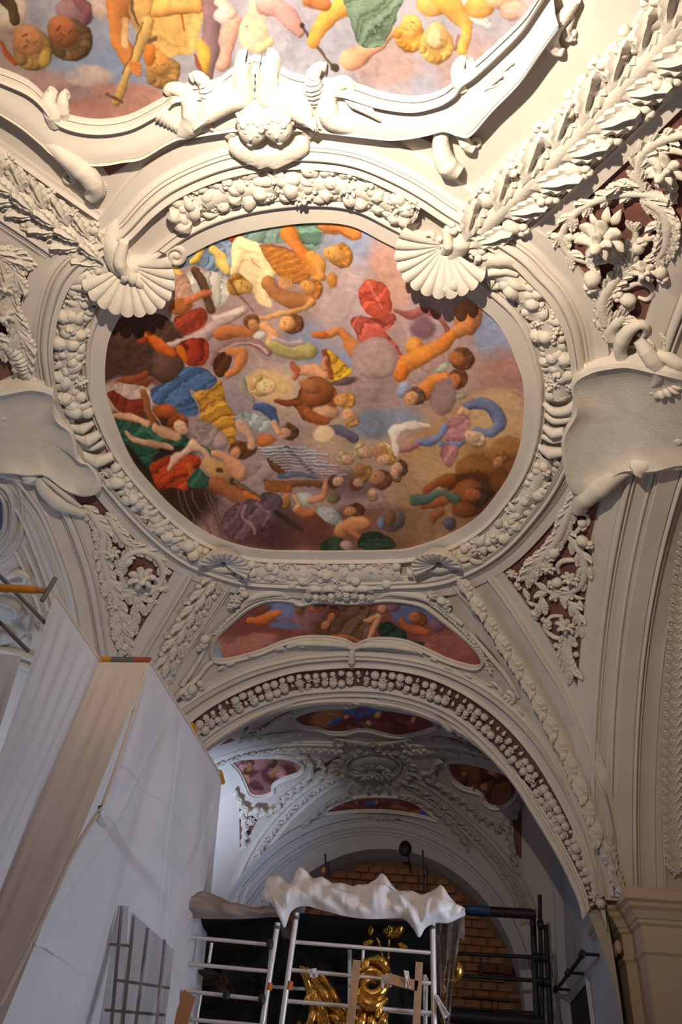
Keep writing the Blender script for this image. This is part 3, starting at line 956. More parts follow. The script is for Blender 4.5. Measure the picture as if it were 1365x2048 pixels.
    L([(552, 800), (572, 806), (600, 802)], [5, 7, 8], (146, 70, 38)); H(684, 800, 17, (226, 158, 92), (212, 150, 62), 0, 1.0); O(652, 824, 27, 14, (222, 168, 124)); H(700, 832, 20, (222, 168, 120), (204, 150, 90), 60, .8); L([(618, 824), (634, 838), (650, 842)], [9, 11, 8], (170, 92, 46))
    L([(660, 856), (684, 862), (711, 876)], [7, 12, 8], (92, 92, 118)); O(648, 866, 22, 16, (236, 200, 158), 0, .2)
    # cherub heads in the cloud, dove, woman in blue, gold heads
    for (x, y, r, f, hr) in ((694, 918, 15, 200, (206, 178, 136)), (732, 904, 16, 200, (222, 190, 140)), (762, 904, 17, 340, (224, 190, 132)), (721, 940, 17, 30, (186, 136, 66)), (768, 918, 15, 330, (196, 146, 70)), (757, 957, 19, 20, (120, 76, 52)), (796, 936, 16, 350, (110, 74, 60)), (718, 964, 13, 150, (140, 92, 70)), (676, 962, 14, 170, (110, 72, 56)), (745, 985, 12, 100, (186, 146, 110)), (790, 948, 12, 60, (140, 100, 80))):
        H(x, y, r, (222, 176, 142) if r < 17 else (196, 136, 96), hr, f, 1.0)
    O(789, 862, 13, 15, (226, 216, 202), 0, .2); L([(796, 854), (826, 852), (858, 852)], [7, 9, 4], (220, 204, 190), .2); L([(788, 872), (790, 888), (792, 908)], [7, 8, 6], (214, 202, 188), .2)
    L([(934, 812), (962, 806), (990, 820), (1000, 846), (982, 864), (952, 860)], [9, 12, 13, 14, 12, 7], (104, 120, 168)); L([(944, 814), (974, 820), (984, 844)], [1.6], (70, 84, 130), 0)
    D([(892, 850), (904, 832), (926, 826), (944, 836), (942, 856), (930, 880), (900, 886), (888, 870)], (192, 134, 138), .2, 60); L([(918, 826), (928, 818), (938, 824)], [5, 6, 5], (232, 178, 140)); H(946, 874, 17, (226, 186, 158), (214, 180, 150), 30, 1.0)
    L([(836, 884), (862, 882), (884, 870), (890, 852)], [5, 9, 9, 7], (112, 132, 182)); L([(884, 888), (908, 892), (928, 884)], [6, 7, 5], (104, 126, 176)); L([(802, 900), (824, 894), (838, 886)], [4, 6, 5], (160, 96, 104)); D([(880, 894), (918, 892), (906, 926), (890, 928)], (188, 128, 128), .2)
    O(956, 942, 46, 34, (156, 106, 54), 15, .3); O(1014, 900, 38, 26, (166, 116, 64), -20, .3); H(1001, 922, 16, (200, 140, 98), (160, 110, 60), 300, 1.0)
    # dark putti at the lower right
    B(950, 985, 60, 42, (96, 56, 32), soft=.4); L([(846, 1010), (880, 1002), (916, 988)], [7, 12, 14], (166, 92, 48)); L([(850, 984), (872, 966), (906, 958)], [6, 11, 13], (150, 82, 42)); O(940, 984, 30, 26, (140, 82, 46)); H(948, 990, 18, (160, 94, 54), (76, 56, 50), 20, 1.1)
    L([(829, 998), (852, 998), (884, 986), (912, 996)], [11, 8, 8, 10], (78, 108, 98)); O(930, 1020, 25, 18, (126, 74, 42), 10); L([(866, 1046), (870, 1030), (884, 1022)], [5, 8, 8], (150, 86, 48)); O(900, 1046, 14, 16, (92, 86, 102)); O(978, 974, 17, 17, (70, 52, 46))
    O(1000, 960, 20, 26, (120, 76, 40), 20, .3)


def paint_top(c):
    B, O, L, D, H = c.blob, c.orb, c.limb, c.cloth, c.head
    B(200, 130, 110, 60, (150, 172, 214)); B(150, 60, 60, 50, (166, 180, 210)); B(560, 130, 120, 50, (176, 184, 210)); B(640, 110, 60, 60, (176, 182, 206))
    B(160, 205, 130, 45, (206, 150, 142), soft=.4); B(90, 175, 90, 36, (188, 156, 158), soft=.5); B(270, 205, 60, 40, (212, 158, 146), soft=.4); B(180, 150, 50, 20, (222, 204, 198), soft=.6)
    B(820, 160, 130, 50, (190, 184, 202)); B(780, 130, 60, 40, (206, 178, 178)); B(880, 170, 60, 30, (178, 188, 216)); B(930, 130, 60, 60, (196, 172, 176)); B(20, 110, 50, 60, (196, 176, 176))
    cloud_puffs(c, 60, 6, 0, 1080, 0, 240, 12, 34)
    O(20, 30, 36, 40, (238, 218, 196), 30, .3); L([(2, 82), (14, 104), (32, 126)], [4, 7, 4], (220, 96, 46)); L([(0, -10), (20, 10), (30, 40)], [10, 14, 10], (90, 70, 50))
    H(58, 84, 40, (228, 158, 106), (186, 146, 84), 60, 1.0); O(88, 118, 14, 22, (214, 176, 84), 20)
    O(150, 22, 40, 28, (156, 116, 122), 10); L([(150, -10), (170, 20), (164, 48)], [8, 12, 8], (150, 96, 104)); H(128, 66, 42, (186, 112, 68), (126, 98, 66), 45, 1.05); O(200, 10, 22, 30, (222, 196, 186), 0, .2)
    L([(240, -30), (238, 30), (240, 80), (264, 130)], [26, 24, 17, 13], (228, 138, 62)); L([(250, 40), (250, 90)], [6], (244, 196, 140), .1)
    D([(292, -20), (406, -20), (402, 60), (394, 98), (366, 108), (340, 112), (320, 126), (300, 96), (288, 40)], (250, 198, 112), .1, 30, .06)
    L([(300, 20), (340, 16), (392, 10)], [16, 15, 18], (248, 176, 92)); L([(362, 28), (368, 60)], [2.5], (190, 96, 40), 0); O(282, 10, 24, 52, (226, 178, 96), 8, .35); L([(262, -20), (266, 30), (280, 60)], [2.5], (96, 74, 50), 0)
    L([(296, 44), (274, 104), (254, 152), (232, 204)], [14, 12, 9, 8], (218, 178, 98)); L([(284, 44), (262, 104), (246, 150)], [2], (110, 80, 46), 0)
    for k in range(8): O(216 + (k % 4) * 5 + (k // 4) * 12, 186 + k * 4 - (k // 4) * 10, 3.2, 3.2, (110, 80, 50))
    for k in range(4): L([(258 + k * 3, 124 + k * 6), (280, 128 + k * 7)], [4], (230, 140, 70), .3)
    H(318, 128, 34, (246, 176, 92), (196, 150, 84), 62, 1.0); O(300, 108, 14, 26, (244, 138, 50), 0); L([(300, 80), (312, 76)], [5], (110, 84, 70), 0)
    L([(416, -20), (424, 60), (414, 146)], [14, 20, 14], (150, 116, 126)); O(408, 112, 14, 38, (232, 192, 70), -6, .3); L([(388, 108), (396, 126), (412, 146)], [3, 5, 4], (160, 78, 66))
    L([(470, 40), (456, 76), (448, 128)], [18, 17, 13], (238, 178, 158)); O(508, 62, 30, 42, (248, 212, 178), 0, .25); O(522, 10, 28, 30, (248, 220, 192), 0, .2); L([(440, 0), (462, 24)], [12], (238, 206, 190)); O(444, 30, 16, 18, (240, 226, 218), 0, .2)
    O(496, 52, 4, 4, (206, 130, 110), 0, 0); L([(520, 96), (536, 84)], [10], (246, 206, 150))
    L([(530, 8), (566, 20), (600, 66)], [20, 20, 9], (218, 160, 156)); L([(602, 52), (640, 100), (668, 134)], [3.4], (96, 78, 60), .3); O(669, 134, 9, 10, (70, 56, 44)); O(603, 50, 6, 6, (70, 56, 44))
    L([(700, 6), (664, 26), (640, 56), (628, 84)], [26, 22, 15, 13], (250, 172, 68)); L([(620, 0), (650, 8)], [14], (206, 116, 60))
    L([(786, 60), (752, 96), (702, 118)], [10, 13, 20], (240, 172, 132)); D([(690, -20), (806, -20), (790, 40), (772, 84), (744, 98), (716, 88), (704, 50)], (112, 142, 122), .28, 50)
    O(865, 6, 30, 28, (250, 178, 88)); H(822, 56, 32, (250, 178, 92), (244, 168, 64), 100, 1.0); L([(892, 0), (930, 40), (934, 70), (926, 100)], [24, 18, 14, 10], (246, 176, 76)); L([(918, 70), (912, 100)], [3], (150, 96, 90), 0)
    H(874, 76, 33, (252, 202, 132), (248, 194, 100), 88, 1.05); O(870, 74, 12, 20, (255, 230, 180), 0, .1); L([(940, 4), (952, 30), (976, 50)], [12, 10, 7], (238, 236, 230), .15)
    for k in range(7): L([(942 + k * 5, 22 + k * 4), (948 + k * 5, 18 + k * 4)], [.9], (90, 86, 84), 0)
    O(960, 14, 30, 22, (240, 166, 80)); O(1004, -4, 40, 24, (232, 180, 140)); O(1030, 20, 30, 20, (226, 188, 166), -10); B(1060, 40, 20, 30, (196, 186, 200))
    for (x, y, r) in ((60, -70, 40), (180, -90, 46), (360, -80, 50), (560, -90, 46), (740, -100, 44), (900, -80, 40)): B(x, y, r * 1.6, r, (222, 180, 150), soft=.6)


def paint_lunette(c):
    B, O, L, D, H = c.blob, c.orb, c.limb, c.cloth, c.head
    B(470, 1296, 60, 24, (150, 96, 84), soft=.5); B(560, 1214, 40, 24, (96, 112, 150), soft=.4); B(840, 1222, 60, 26, (84, 94, 136), soft=.4); B(432, 1306, 14, 22, (112, 138, 152), soft=.5)
    B(900, 1290, 60, 30, (140, 84, 74), soft=.6); B(500, 1285, 60, 16, (160, 104, 92), soft=.5, ang=-14); B(605, 1240, 40, 22, (130, 90, 96), soft=.5); B(700, 1250, 70, 40, (92, 62, 50), soft=.5)
    cloud_puffs(c, 50, 7, 425, 965, 1200, 1330, 6, 18)
    L([(500, 1242), (524, 1240), (556, 1224)], [9, 12, 8], (188, 96, 44)); O(522, 1218, 22, 10, (110, 62, 46), -20); B(570, 1248, 30, 8, (92, 104, 140), soft=.6)
    O(600, 1212, 12, 18, (124, 92, 50)); O(630, 1214, 20, 10, (166, 92, 60)); H(652, 1250, 13, (186, 118, 80), (110, 70, 46), 120); H(665, 1234, 12, (176, 106, 70), (100, 60, 40), 300); O(640, 1206, 16, 9, (60, 66, 84)); H(668, 1208, 10, (160, 92, 64), (84, 50, 34), 20)
    D([(676, 1206), (730, 1210), (760, 1240), (740, 1275), (690, 1270), (660, 1262), (690, 1240)], (98, 74, 56), .25, 40); L([(730, 1240), (756, 1236), (748, 1258), (740, 1276)], [4, 7, 7, 4], (170, 120, 84)); H(766, 1218, 13, (176, 122, 92), (120, 84, 66), 330)
    O(730, 1206, 18, 8, (150, 84, 66)); D([(760, 1250), (786, 1244), (812, 1262), (806, 1284), (770, 1280)], (34, 58, 48), .3); D([(800, 1280), (850, 1284), (836, 1300), (806, 1292)], (42, 62, 46), .2)
    H(834, 1236, 15, (170, 98, 56), (120, 66, 34), 20); L([(806, 1240), (822, 1256), (850, 1264)], [6, 9, 7], (160, 86, 50)); O(872, 1250, 16, 14, (104, 76, 96)); L([(640, 1280), (690, 1274), (720, 1282)], [4, 6, 4], (140, 80, 46)); O(787, 1216, 14, 12, (110, 80, 92))


def paint_chancel(cols, seed):
    def f(c):
        r = np.random.RandomState(seed)
        x0, x1, y0, y1 = c.X.min(), c.X.max(), c.Y.min(), c.Y.max()
        w, h = x1 - x0, y1 - y0
        for k in range(9):
            c.blob(x0 + w * r.rand(), y0 + h * r.rand(), w * .14, h * .26, cols[k % len(cols)], r.uniform(-30, 30), .5)
        for k in range(9):
            x = x0 + w * r.uniform(.2, .8); y = y0 + h * r.uniform(.25, .75)
            a = r.uniform(-.6, .6)
            c.limb([(x - w * .07, y - a * h * .2), (x, y), (x + w * .06, y + a * h * .3)], [h * .05, h * .09, h * .05], cols[(k * 2 + 1) % len(cols)])
            if k % 2: c.head(x + w * .05, y - h * .08, h * .10, (176, 120, 76), (96, 62, 40), r.uniform(0, 360))
    return f

# ================================================================ THE SETTING
def W(x, y, z):
    """plan units -> metres"""
    return (x * K, y * K, z * K + 1.6)


def box_vf(x0, x1, y0, y1, z0, z1):
    V = [(x, y, z) for z in (z0, z1) for y in (y0, y1) for x in (x0, x1)]
    return V, [(0, 2, 3, 1), (4, 5, 7, 6), (0, 1, 5, 4), (2, 6, 7, 3), (0, 4, 6, 2), (1, 3, 7, 5)]


# --- nave vault shell, crossing into the soffits of the side arches
n1, n2 = 150, 150
ux = VX + VA * np.sin(np.linspace(-math.pi / 2, math.pi / 2, n1))
ux = np.concatenate([[VX - VA - .62, VX - VA - .3, VX - VA - .1], ux, [VX + VA + .06, VX + VA + .16]])
vy = VY + VB * np.sin(np.linspace(-math.pi / 2, math.pi / 2, n2))
gx, gy = np.meshgrid(ux, vy, indexing='ij')
gz = nave_z(gx.ravel(), gy.ravel())
V = np.stack([gx.ravel(), gy.ravel(), gz], 1) * K + EYE
cf = [f for f in grid_faces(len(ux), n2) if min(V[k][2] for k in f) > 1.6 + .462 * K]
ceiling = mesh_obj('ceiling', V, cf, PLASTER, None, True, 0)
tag(ceiling, 'nave vault shell of cream plaster curving over the whole bay', kind='structure')

# --- chancel vault shell
m1, m2 = 90, 70
ux2 = CXX + CA * np.sin(np.linspace(-math.pi / 2, math.pi / 2, m1))
vy2 = CYY + CB * np.sin(np.linspace(-math.pi / 2, math.pi / 2, m2))
gx2, gy2 = np.meshgrid(ux2, vy2, indexing='ij')
V2 = np.stack([gx2.ravel(), gy2.ravel(), chancel_z(gx2.ravel(), gy2.ravel())], 1) * K + EYE
ceil2 = mesh_obj('ceiling', V2, grid_faces(m1, m2), PLASTER, None, True, 0)
tag(ceil2, 'lower chancel vault shell beyond the great arch', kind='structure')

# --- closing wall above the great arch, so nothing shows between the two vaults
xs = VX + VA * np.sin(np.linspace(-math.pi / 2, math.pi / 2, 80))
lo = np.stack([xs, 0 * xs + YE, nave_z(xs, 0 * xs + YE) - 0.0], 1)
hi = lo.copy(); hi[:, 2] = 1.1
Vv = np.vstack([lo, hi]) * K + EYE
o = mesh_obj('wall_above_arch', Vv, grid_faces(2, 80), PLASTER, None, False)
tag(o, 'plaster spandrel wall over the great arch', kind='structure')
lo2 = lo.copy(); lo2[:, 1] = YE + .0; b2 = lo.copy(); b2[:, 1] = YE + .05; b2[:, 2] = np.maximum(b2[:, 2] - .002, 0)

# --- side walls of the chancel, end wall
XR = CXX + CA; XL = CXX - CA; YW = CYY + CB
def wall(name, pts, m, label):
    o = mesh_obj(name, pts, [tuple(range(len(pts)))], m, None, False)
    return tag(o, label, kind='structure')

nw = 40
ys = CYY + CB * np.sin(np.linspace(-math.pi / 2, math.pi / 2, nw))
for side, X, nm in ((1, XR, 'wall_right'), (-1, XL, 'wall_left')):
    top = np.stack([0 * ys + X, ys, chancel_z(0 * ys + X, ys) + .02], 1)
    bot = top.copy(); bot[:, 2] = -.23
    o = mesh_obj(nm, np.vstack([bot, top]) * K + EYE, grid_faces(2, nw, flip=side < 0), CHANW, None, False)
    tag(o, 'plain white chancel side wall under the ' + ('right' if side > 0 else 'left') + ' wall arch', kind='structure')
end = wall('wall_end', [W(XL - .05, YW, -.23), W(XR + .05, YW, -.23), W(XR + .05, YW, 1.0), W(XL - .05, YW, 1.0)], CHANW,
           'white plastered end wall of the chancel around the brick niche')
floor = wall('floor', [W(-1.6, -.6, -.2286), W(1.3, -.6, -.2286), W(1.3, 2.6, -.2286), W(-1.6, 2.6, -.2286)], WALLM, 'stone coloured church floor')
wall('wall_left', [W(VX - VA - .62, -.6, -.23), W(VX - VA - .62, 2.6, -.23), W(VX - VA - .62, 2.6, 1.0), W(VX - VA - .62, -.6, 1.0)], CHANW, 'outer wall of the left aisle')
wall('wall_right', [W(VX + VA + .165, -.6, -.23), W(VX + VA + .165, YE + .3, -.23), W(VX + VA + .165, YE + .3, 1.0), W(VX + VA + .165, -.6, 1.0)], WALLM, 'outer wall of the right side bay')
wall('wall_back', [W(-1.4, -.3, -.23), W(.5, -.3, -.23), W(.5, -.3, 1.05), W(-1.4, -.3, 1.05)], WALLM, 'rear wall of the nave bay behind the photographer')

# left aisle: piece of wall behind the pier (fills the gap past the arch springing)
wall('wall_left', [W(VX - VA - .62, YE, -.23), W(VX - VA, YE, -.23), W(VX - VA, YE, .75), W(VX - VA - .62, YE, .75)], WALLM, 'front face of the left nave pier')

# ================================================================ RING ROUND THE CENTRAL FRESCO
MED = [(616, 441), (700, 446), (768, 478), (822, 506), (892, 552), (952, 601), (993, 637), (1019, 678), (1037, 724), (1048, 760), (1050, 810), (1044, 876),
       (1024, 937), (993, 988), (952, 1035), (893, 1070), (819, 1095), (768, 1099), (700, 1100), (610, 1100), (513, 1096), (426, 1070), (359, 1024), (308, 973),
       (267, 922), (238, 860), (215, 791), (210, 740), (216, 683), (233, 642), (262, 596), (305, 556), (359, 517), (436, 477), (513, 455)]
OUT = [(620, 243), (720, 258), (820, 298), (880, 332), (935, 370), (1012, 414), (1098, 467), (1138, 509), (1172, 547), (1199, 594), (1216, 648), (1222, 740), (1214, 830),
       (1186, 920), (1139, 1003), (1063, 1093), (1007, 1140), (955, 1168), (900, 1186), (800, 1192), (680, 1194), (560, 1190), (480, 1184), (415, 1166),
       (349, 1138), (287, 1091), (222, 1024), (176, 970), (120, 915), (72, 835), (44, 740), (36, 650), (62, 530), (128, 462), (203, 425), (260, 358), (320, 310), (426, 263), (525, 244)]
CEN = np.array([630.0, 780.0])


def polar_fn(P):
    P = spline(P, 400, True) - CEN
    a = np.arctan2(P[:, 1], P[:, 0]); r = np.hypot(P[:, 0], P[:, 1])
    k = np.argsort(a); a = a[k]; r = r[k]
    a = np.concatenate([a - 2 * np.pi, a, a + 2 * np.pi]); r = np.tile(r, 3)
    return lambda t: np.interp((t + np.pi) % (2 * np.pi) - np.pi, a, r)


RA, RZ = polar_fn(MED), polar_fn(OUT)


def ring_px(t, f):
    t = np.atleast_1d(t).astype(float)
    r = RA(t) * (1 - f) + RZ(t) * f
    return np.stack([CEN[0] + r * np.cos(t), CEN[1] + r * np.sin(t)], 1)


tt = np.linspace(-np.pi, np.pi, 321)[:-1]
ring_prof = (flat(0, .17, .04) + roll(.18, .235, .085, .05) + roll(.245, .275, .06, .03) + flat(.28, .285, .0) + cove(.29, .57, .0, .0) + flat(.58, .60, .03)
             + ogee(.605, .66, .13, .11) + roll(.665, .745, .135, .08) + roll(.75, .79, .09, .06) + ogee(.80, .86, .08, .05) + flat(.865, 1.0, .05))
ring = band('trim_1', ring_px(tt, 0), ring_px(tt, 1), ring_prof, STUCCO, None, 1, closed=True, polar=True)
tag(ring, 'moulded stucco ring around the large central fresco', kind='structure')

# --- rib bands
RIB_PROF = (flat(0, .04, .03) + roll(.045, .095, .07, .03) + ogee(.10, .14, .05, .02) + flat(.15, .62, .012) + ogee(.64, .68, .02, .05) + roll(.69, .74, .085, .05)
            + roll(.75, .78, .06, .04) + ogee(.79, .84, .06, .04) + flat(.845, 1.0, .04))
RIBS = {
    'ur': ([(915, 404), (1005, 322), (1111, 231), (1200, 138), (1326, 0), (1420, -110)], [(1098, 467), (1190, 380), (1285, 292), (1365, 215), (1440, 140), (1540, 30)]),
    'lr': ([(900, 1168), (945, 1223), (1003, 1317), (1080, 1428), (1150, 1545), (1192, 1655), (1208, 1710), (1216, 1745)],
           [(1007, 1140), (1070, 1230), (1112, 1298), (1156, 1372), (1196, 1480), (1226, 1590), (1240, 1670), (1247, 1735)]),
    'll': ([(472, 1163), (446, 1204), (380, 1301), (344, 1352), (290, 1450), (240, 1560), (210, 1650)],
           [(349, 1138), (308, 1209), (256, 1301), (226, 1370), (196, 1460), (180, 1560), (170, 1650)]),
    'ul': ([(205, 424), (103, 353), (0, 279), (-100, 205), (-200, 130)], [(62, 530), (0, 488), (-80, 438), (-160, 390), (-240, 340)]),
}
RNAME = {'ur': 'upper right', 'lr': 'lower right', 'll': 'lower left', 'ul': 'upper left'}
for i, (k, (A, Bq)) in enumerate(RIBS.items()):
    o = band('trim_%d' % (i + 2), A, Bq, RIB_PROF, STUCCO, None, 1, n=90)
    tag(o, 'moulded diagonal rib band of the vault, %s of the fresco' % RNAME[k], kind='structure')

# --- side arch bands: right one follows plan lines, left one is traced
prof_side = (flat(0, .13, .04) + roll(.14, .19, .075, .03) + roll(.195, .215, .05, .02) + flat(.22, .30, .012) + roll(.31, .345, .045, .012) + flat(.35, .37, .05) + flat(.375, .52, .075)
             + roll(.53, .57, .11, .05) + roll(.575, .60, .07, .03) + flat(.61, .73, .02) + roll(.735, .755, .04, .02) + flat(.76, .82, .03) + roll(.825, .85, .05, .02) + flat(.86, 1.0, .01))
o = plan_band('trim_6', .4735, .4735 + .19, VY - .75, YE, prof_side, STUCCO, None, 110)
P0 = None
# (plan_band works in x measured from the nave axis)
bpy.data.objects.remove(o)
o = plan_band('trim_6', VX + .4735, VX + .4735 + .19, VY - .75, YE, prof_side, STUCCO, None, 120)
tag(o, 'broad moulded soffit band of the right side arch', kind='structure')
LE = [(-60, 690), (20, 800), (100, 920), (165, 1020), (197, 1101), (215, 1168), (231, 1275), (237, 1330), (240, 1420), (240, 1500)]
LO = [(-230, 760), (-120, 860), (-30, 945), (22, 1006), (48, 1051), (94, 1170), (112, 1240), (128, 1330), (138, 1420), (142, 1500)]
LE = [(max(x, -500), y) for x, y in LE]
prof_left = (flat(0, .17, .04) + roll(.18, .215, .06, .03) + roll(.22, .34, .09, .03) + roll(.345, .37, .05, .02) + flat(.38, .58, .012) + roll(.59, .61, .04, .02) + roll(.62, .68, .075, .03)
             + flat(.69, .78, .02) + roll(.785, .80, .035, .02) + roll(.81, .825, .035, .02) + flat(.83, .94, .02) + roll(.95, 1.0, .05, .02))
o = band('trim_7', LE, LO, prof_left, STUCCO, None, 1, n=90)
tag(o, 'broad moulded soffit band of the left side arch', kind='structure')

# --- great arch mouldings on the chancel side of the nave vault
AO = [(352, 1408), (420, 1366), (500, 1330), (580, 1310), (640, 1302), (706, 1299), (780, 1304), (860, 1318), (940, 1347), (1010, 1390), (1075, 1452), (1130, 1535), (1170, 1620), (1198, 1710), (1212, 1790)]
AG0 = [(356, 1462), (420, 1412), (500, 1370), (580, 1342), (640, 1334), (706, 1330), (780, 1334), (860, 1351), (940, 1390), (1010, 1444), (1070, 1512), (1120, 1592), (1160, 1672), (1190, 1750), (1204, 1800)]
AG1 = [(368, 1500), (430, 1450), (500, 1410), (580, 1382), (640, 1374), (706, 1371), (780, 1376), (860, 1398), (925, 1432), (990, 1490), (1045, 1556), (1095, 1632), (1138, 1710), (1170, 1778), (1180, 1820)]
AI = [(384, 1524), (440, 1480), (510, 1438), (580, 1412), (640, 1400), (706, 1396), (780, 1402), (850, 1420), (915, 1455), (975, 1510), (1025, 1566), (1072, 1640), (1120, 1722), (1156, 1800), (1166, 1840)]
o = band('trim_8', AO, AG0, flat(0, .1, .03) + roll(.11, .25, .08, .04) + roll(.27, .36, .06, .03) + ogee(.38, .62, .10, .02) + flat(.63, .8, .04) + roll(.82, .98, .10, .04), STUCCO, None, 1, n=110)
tag(o, 'outer mouldings of the great chancel arch above its fruit garland', kind='structure')
o = band('trim_9', AG0, AG1, flat(0, 1, .012), RED, None, 1, n=110)
tag(o, 'sunk dark channel behind the fruit garland of the great arch', kind='structure')
o = band('trim_10', AG1, AI, roll(.0, .3, .09, .03) + flat(.32, .52, .05) + roll(.54, .74, .07, .03) + flat(.76, 1.0, .045), STUCCO, None, 1, n=110)
tag(o, 'inner mouldings of the great chancel arch under its fruit garland', kind='structure')

# soffit thickness of the great arch
xs = VX + VA * np.sin(np.linspace(-math.pi / 2, math.pi / 2, 90))
z0 = nave_z(xs, 0 * xs + YE)
pr = [(0, .0), (.0, -.012), (.012, -.012), (.02, -.004), (.035, -.004), (.05, .006)]
Vs = []
for yy, hh in pr:
    Vs.append(np.stack([VX + (xs - VX) * (1 - hh * 0), 0 * xs + YE + yy, z0 + hh], 1))
o = mesh_obj('trim_11', np.vstack(Vs) * K + EYE, grid_faces(len(pr), 90), STUCCO, None)
tag(o, 'soffit of the great chancel arch', kind='structure')

# --- oxblood spandrel panels
SP = {
    'ur': [(1098, 467), (1190, 380), (1285, 292), (1365, 215), (1440, 140), (1560, 250), (1460, 400), (1365, 455), (1340, 510), (1322, 558), (1296, 630), (1285, 690), (1220, 690), (1216, 648), (1199, 594), (1172, 547), (1138, 509)],
    'lr': [(1007, 1140), (1063, 1093), (1139, 1003), (1160, 960), (1215, 960), (1198, 1004), (1186, 1060), (1178, 1096), (1172, 1178), (1162, 1301), (1157, 1372), (1112, 1298), (1070, 1230)],
    'll': [(349, 1138), (287, 1091), (222, 1024), (180, 975), (140, 985), (172, 1030), (197, 1101), (215, 1168), (231, 1275), (238, 1330), (242, 1345), (256, 1301), (308, 1209)],
    'ul': [(62, 530), (38, 600), (36, 650), (44, 740), (0, 760), (-80, 740), (-160, 620), (-200, 470), (-160, 390), (-80, 438), (0, 488)],
}
for k, P in SP.items():
    n = len(P)
    O = spline(P, 110, True, False)
    c = O.mean(0)
    ks = np.linspace(0.02, 1.0, 8)
    px = np.vstack([c + (O - c) * q for q in ks])
    P3, N3 = hit(px)
    o = mesh_obj('spandrel_panel', P3 + N3 * .008, grid_faces(8, 110, False, True), RED, ceiling, True, 0)

# ================================================================ FRESCOES
def fresco(name, label, outline, painter, base, surf, step, gain, fw, fh, centre, smooth=True, frame=True, group=None, closed_frame=True, ornm=None):
    t = thing_px(name, label, 'fresco', centre, surf, group)
    fresco_mesh('painted_field', outline, painter, base, surf, step, t, gain=gain, smooth=smooth)
    if frame:
        frame_roll('moulded_frame', outline, fw, fh, t, surf, 150, True, ornm or STUCCO, smooth)
    return t


MG = 1.15
fresco('round_fresco', 'large round ceiling fresco of angel musicians among clouds in the centre of the vault', MED, paint_medallion, (178, 150, 148), 1, 1.7, MG, 0, 0, (630, 780), frame=False)
TOPO = [(-90, 60), (-60, 118), (0, 138), (51, 160), (80, 184), (104, 214), (138, 232), (195, 241), (256, 233), (308, 208), (338, 190), (352, 172), (400, 168), (440, 158), (478, 130), (514, 112), (550, 130), (590, 150), (640, 158),
        (690, 162), (716, 170), (768, 187), (834, 195), (886, 182), (916, 160), (930, 140), (957, 123), (1003, 82), (1055, 31), (1080, -5), (1110, -50), (1130, -110), (1000, -170), (500, -200), (100, -170), (-60, -80)]
top_fresco = fresco('lobed_fresco', 'lobed ceiling fresco of putti with a lute at the top edge of the photo', TOPO, paint_top, (182, 184, 204), 1, 1.7, .5, 9, .07, (600, 60))
LUN = [(423, 1312), (426, 1286), (436, 1266), (460, 1244), (492, 1217), (535, 1198), (582, 1199), (600, 1207), (640, 1200), (700, 1203), (744, 1200), (787, 1198), (844, 1208), (887, 1238), (930, 1272), (959, 1301), (968, 1325),
       (949, 1334), (897, 1320), (854, 1300), (811, 1283), (770, 1278), (735, 1281), (711, 1291), (690, 1281), (655, 1275), (610, 1275), (568, 1284), (520, 1303), (470, 1317), (438, 1321)]
lun = fresco('lunette_fresco', 'wide shallow fresco of angels between the fruit ring and the great arch', LUN, paint_lunette, (116, 68, 60), 1, 1.6, 1.9, 10, .07, (700, 1240))
F1 = [(587, 1437), (595, 1428), (613, 1421), (647, 1414), (691, 1413), (716, 1408), (730, 1402), (745, 1410), (802, 1420), (845, 1428), (868, 1440), (874, 1453), (855, 1460), (831, 1467), (800, 1472), (770, 1468), (740, 1460), (715, 1459), (690, 1466), (660, 1465), (637, 1457), (604, 1452)]
F2 = [(461, 1520), (490, 1513), (540, 1511), (580, 1515), (606, 1529), (599, 1546), (566, 1558), (548, 1570), (544, 1586), (522, 1593), (500, 1588), (490, 1568), (478, 1542)]
F3 = [(894, 1527), (910, 1521), (940, 1523), (990, 1536), (1029, 1553), (1036, 1572), (1031, 1594), (1010, 1612), (985, 1614), (968, 1602), (961, 1586), (925, 1574), (903, 1556)]
F4 = [(650, 1626), (672, 1608), (710, 1595), (749, 1592), (797, 1594), (831, 1604), (858, 1624), (876, 1640), (845, 1632), (800, 1624), (768, 1621), (712, 1621)]
C1 = [(34, 66, 130), (112, 70, 44), (70, 34, 30), (92, 50, 44), (44, 60, 110)]
C2 = [(150, 92, 92), (176, 124, 100), (92, 50, 56), (170, 120, 120), (90, 60, 80)]
C3 = [(60, 34, 28), (110, 66, 36), (40, 60, 110), (80, 46, 40), (96, 60, 44)]
chancel_f = [
    fresco('chancel_fresco', 'long fresco with bright blue drapery just beyond the great arch', F1, paint_chancel(C1, 3), (76, 40, 36), 2, 1.6, 4.5, 8, .05, (730, 1440)),
    fresco('chancel_fresco', 'pink clouded fresco at the left of the chancel vault boss', F2, paint_chancel(C2, 5), (140, 90, 92), 2, 1.6, 1.05, 9, .06, (530, 1545), ornm=ORN),
    fresco('chancel_fresco', 'dark brown fresco at the right of the chancel vault boss', F3, paint_chancel(C3, 8), (60, 38, 34), 2, 1.6, 3.5, 9, .06, (965, 1560)),
    fresco('chancel_fresco', 'narrow dark fresco over the end wall arch below the vault boss', F4, paint_chancel(C1[::-1], 11), (64, 40, 36), 2, 1.6, 3.5, 6, .05, (760, 1610)),
]

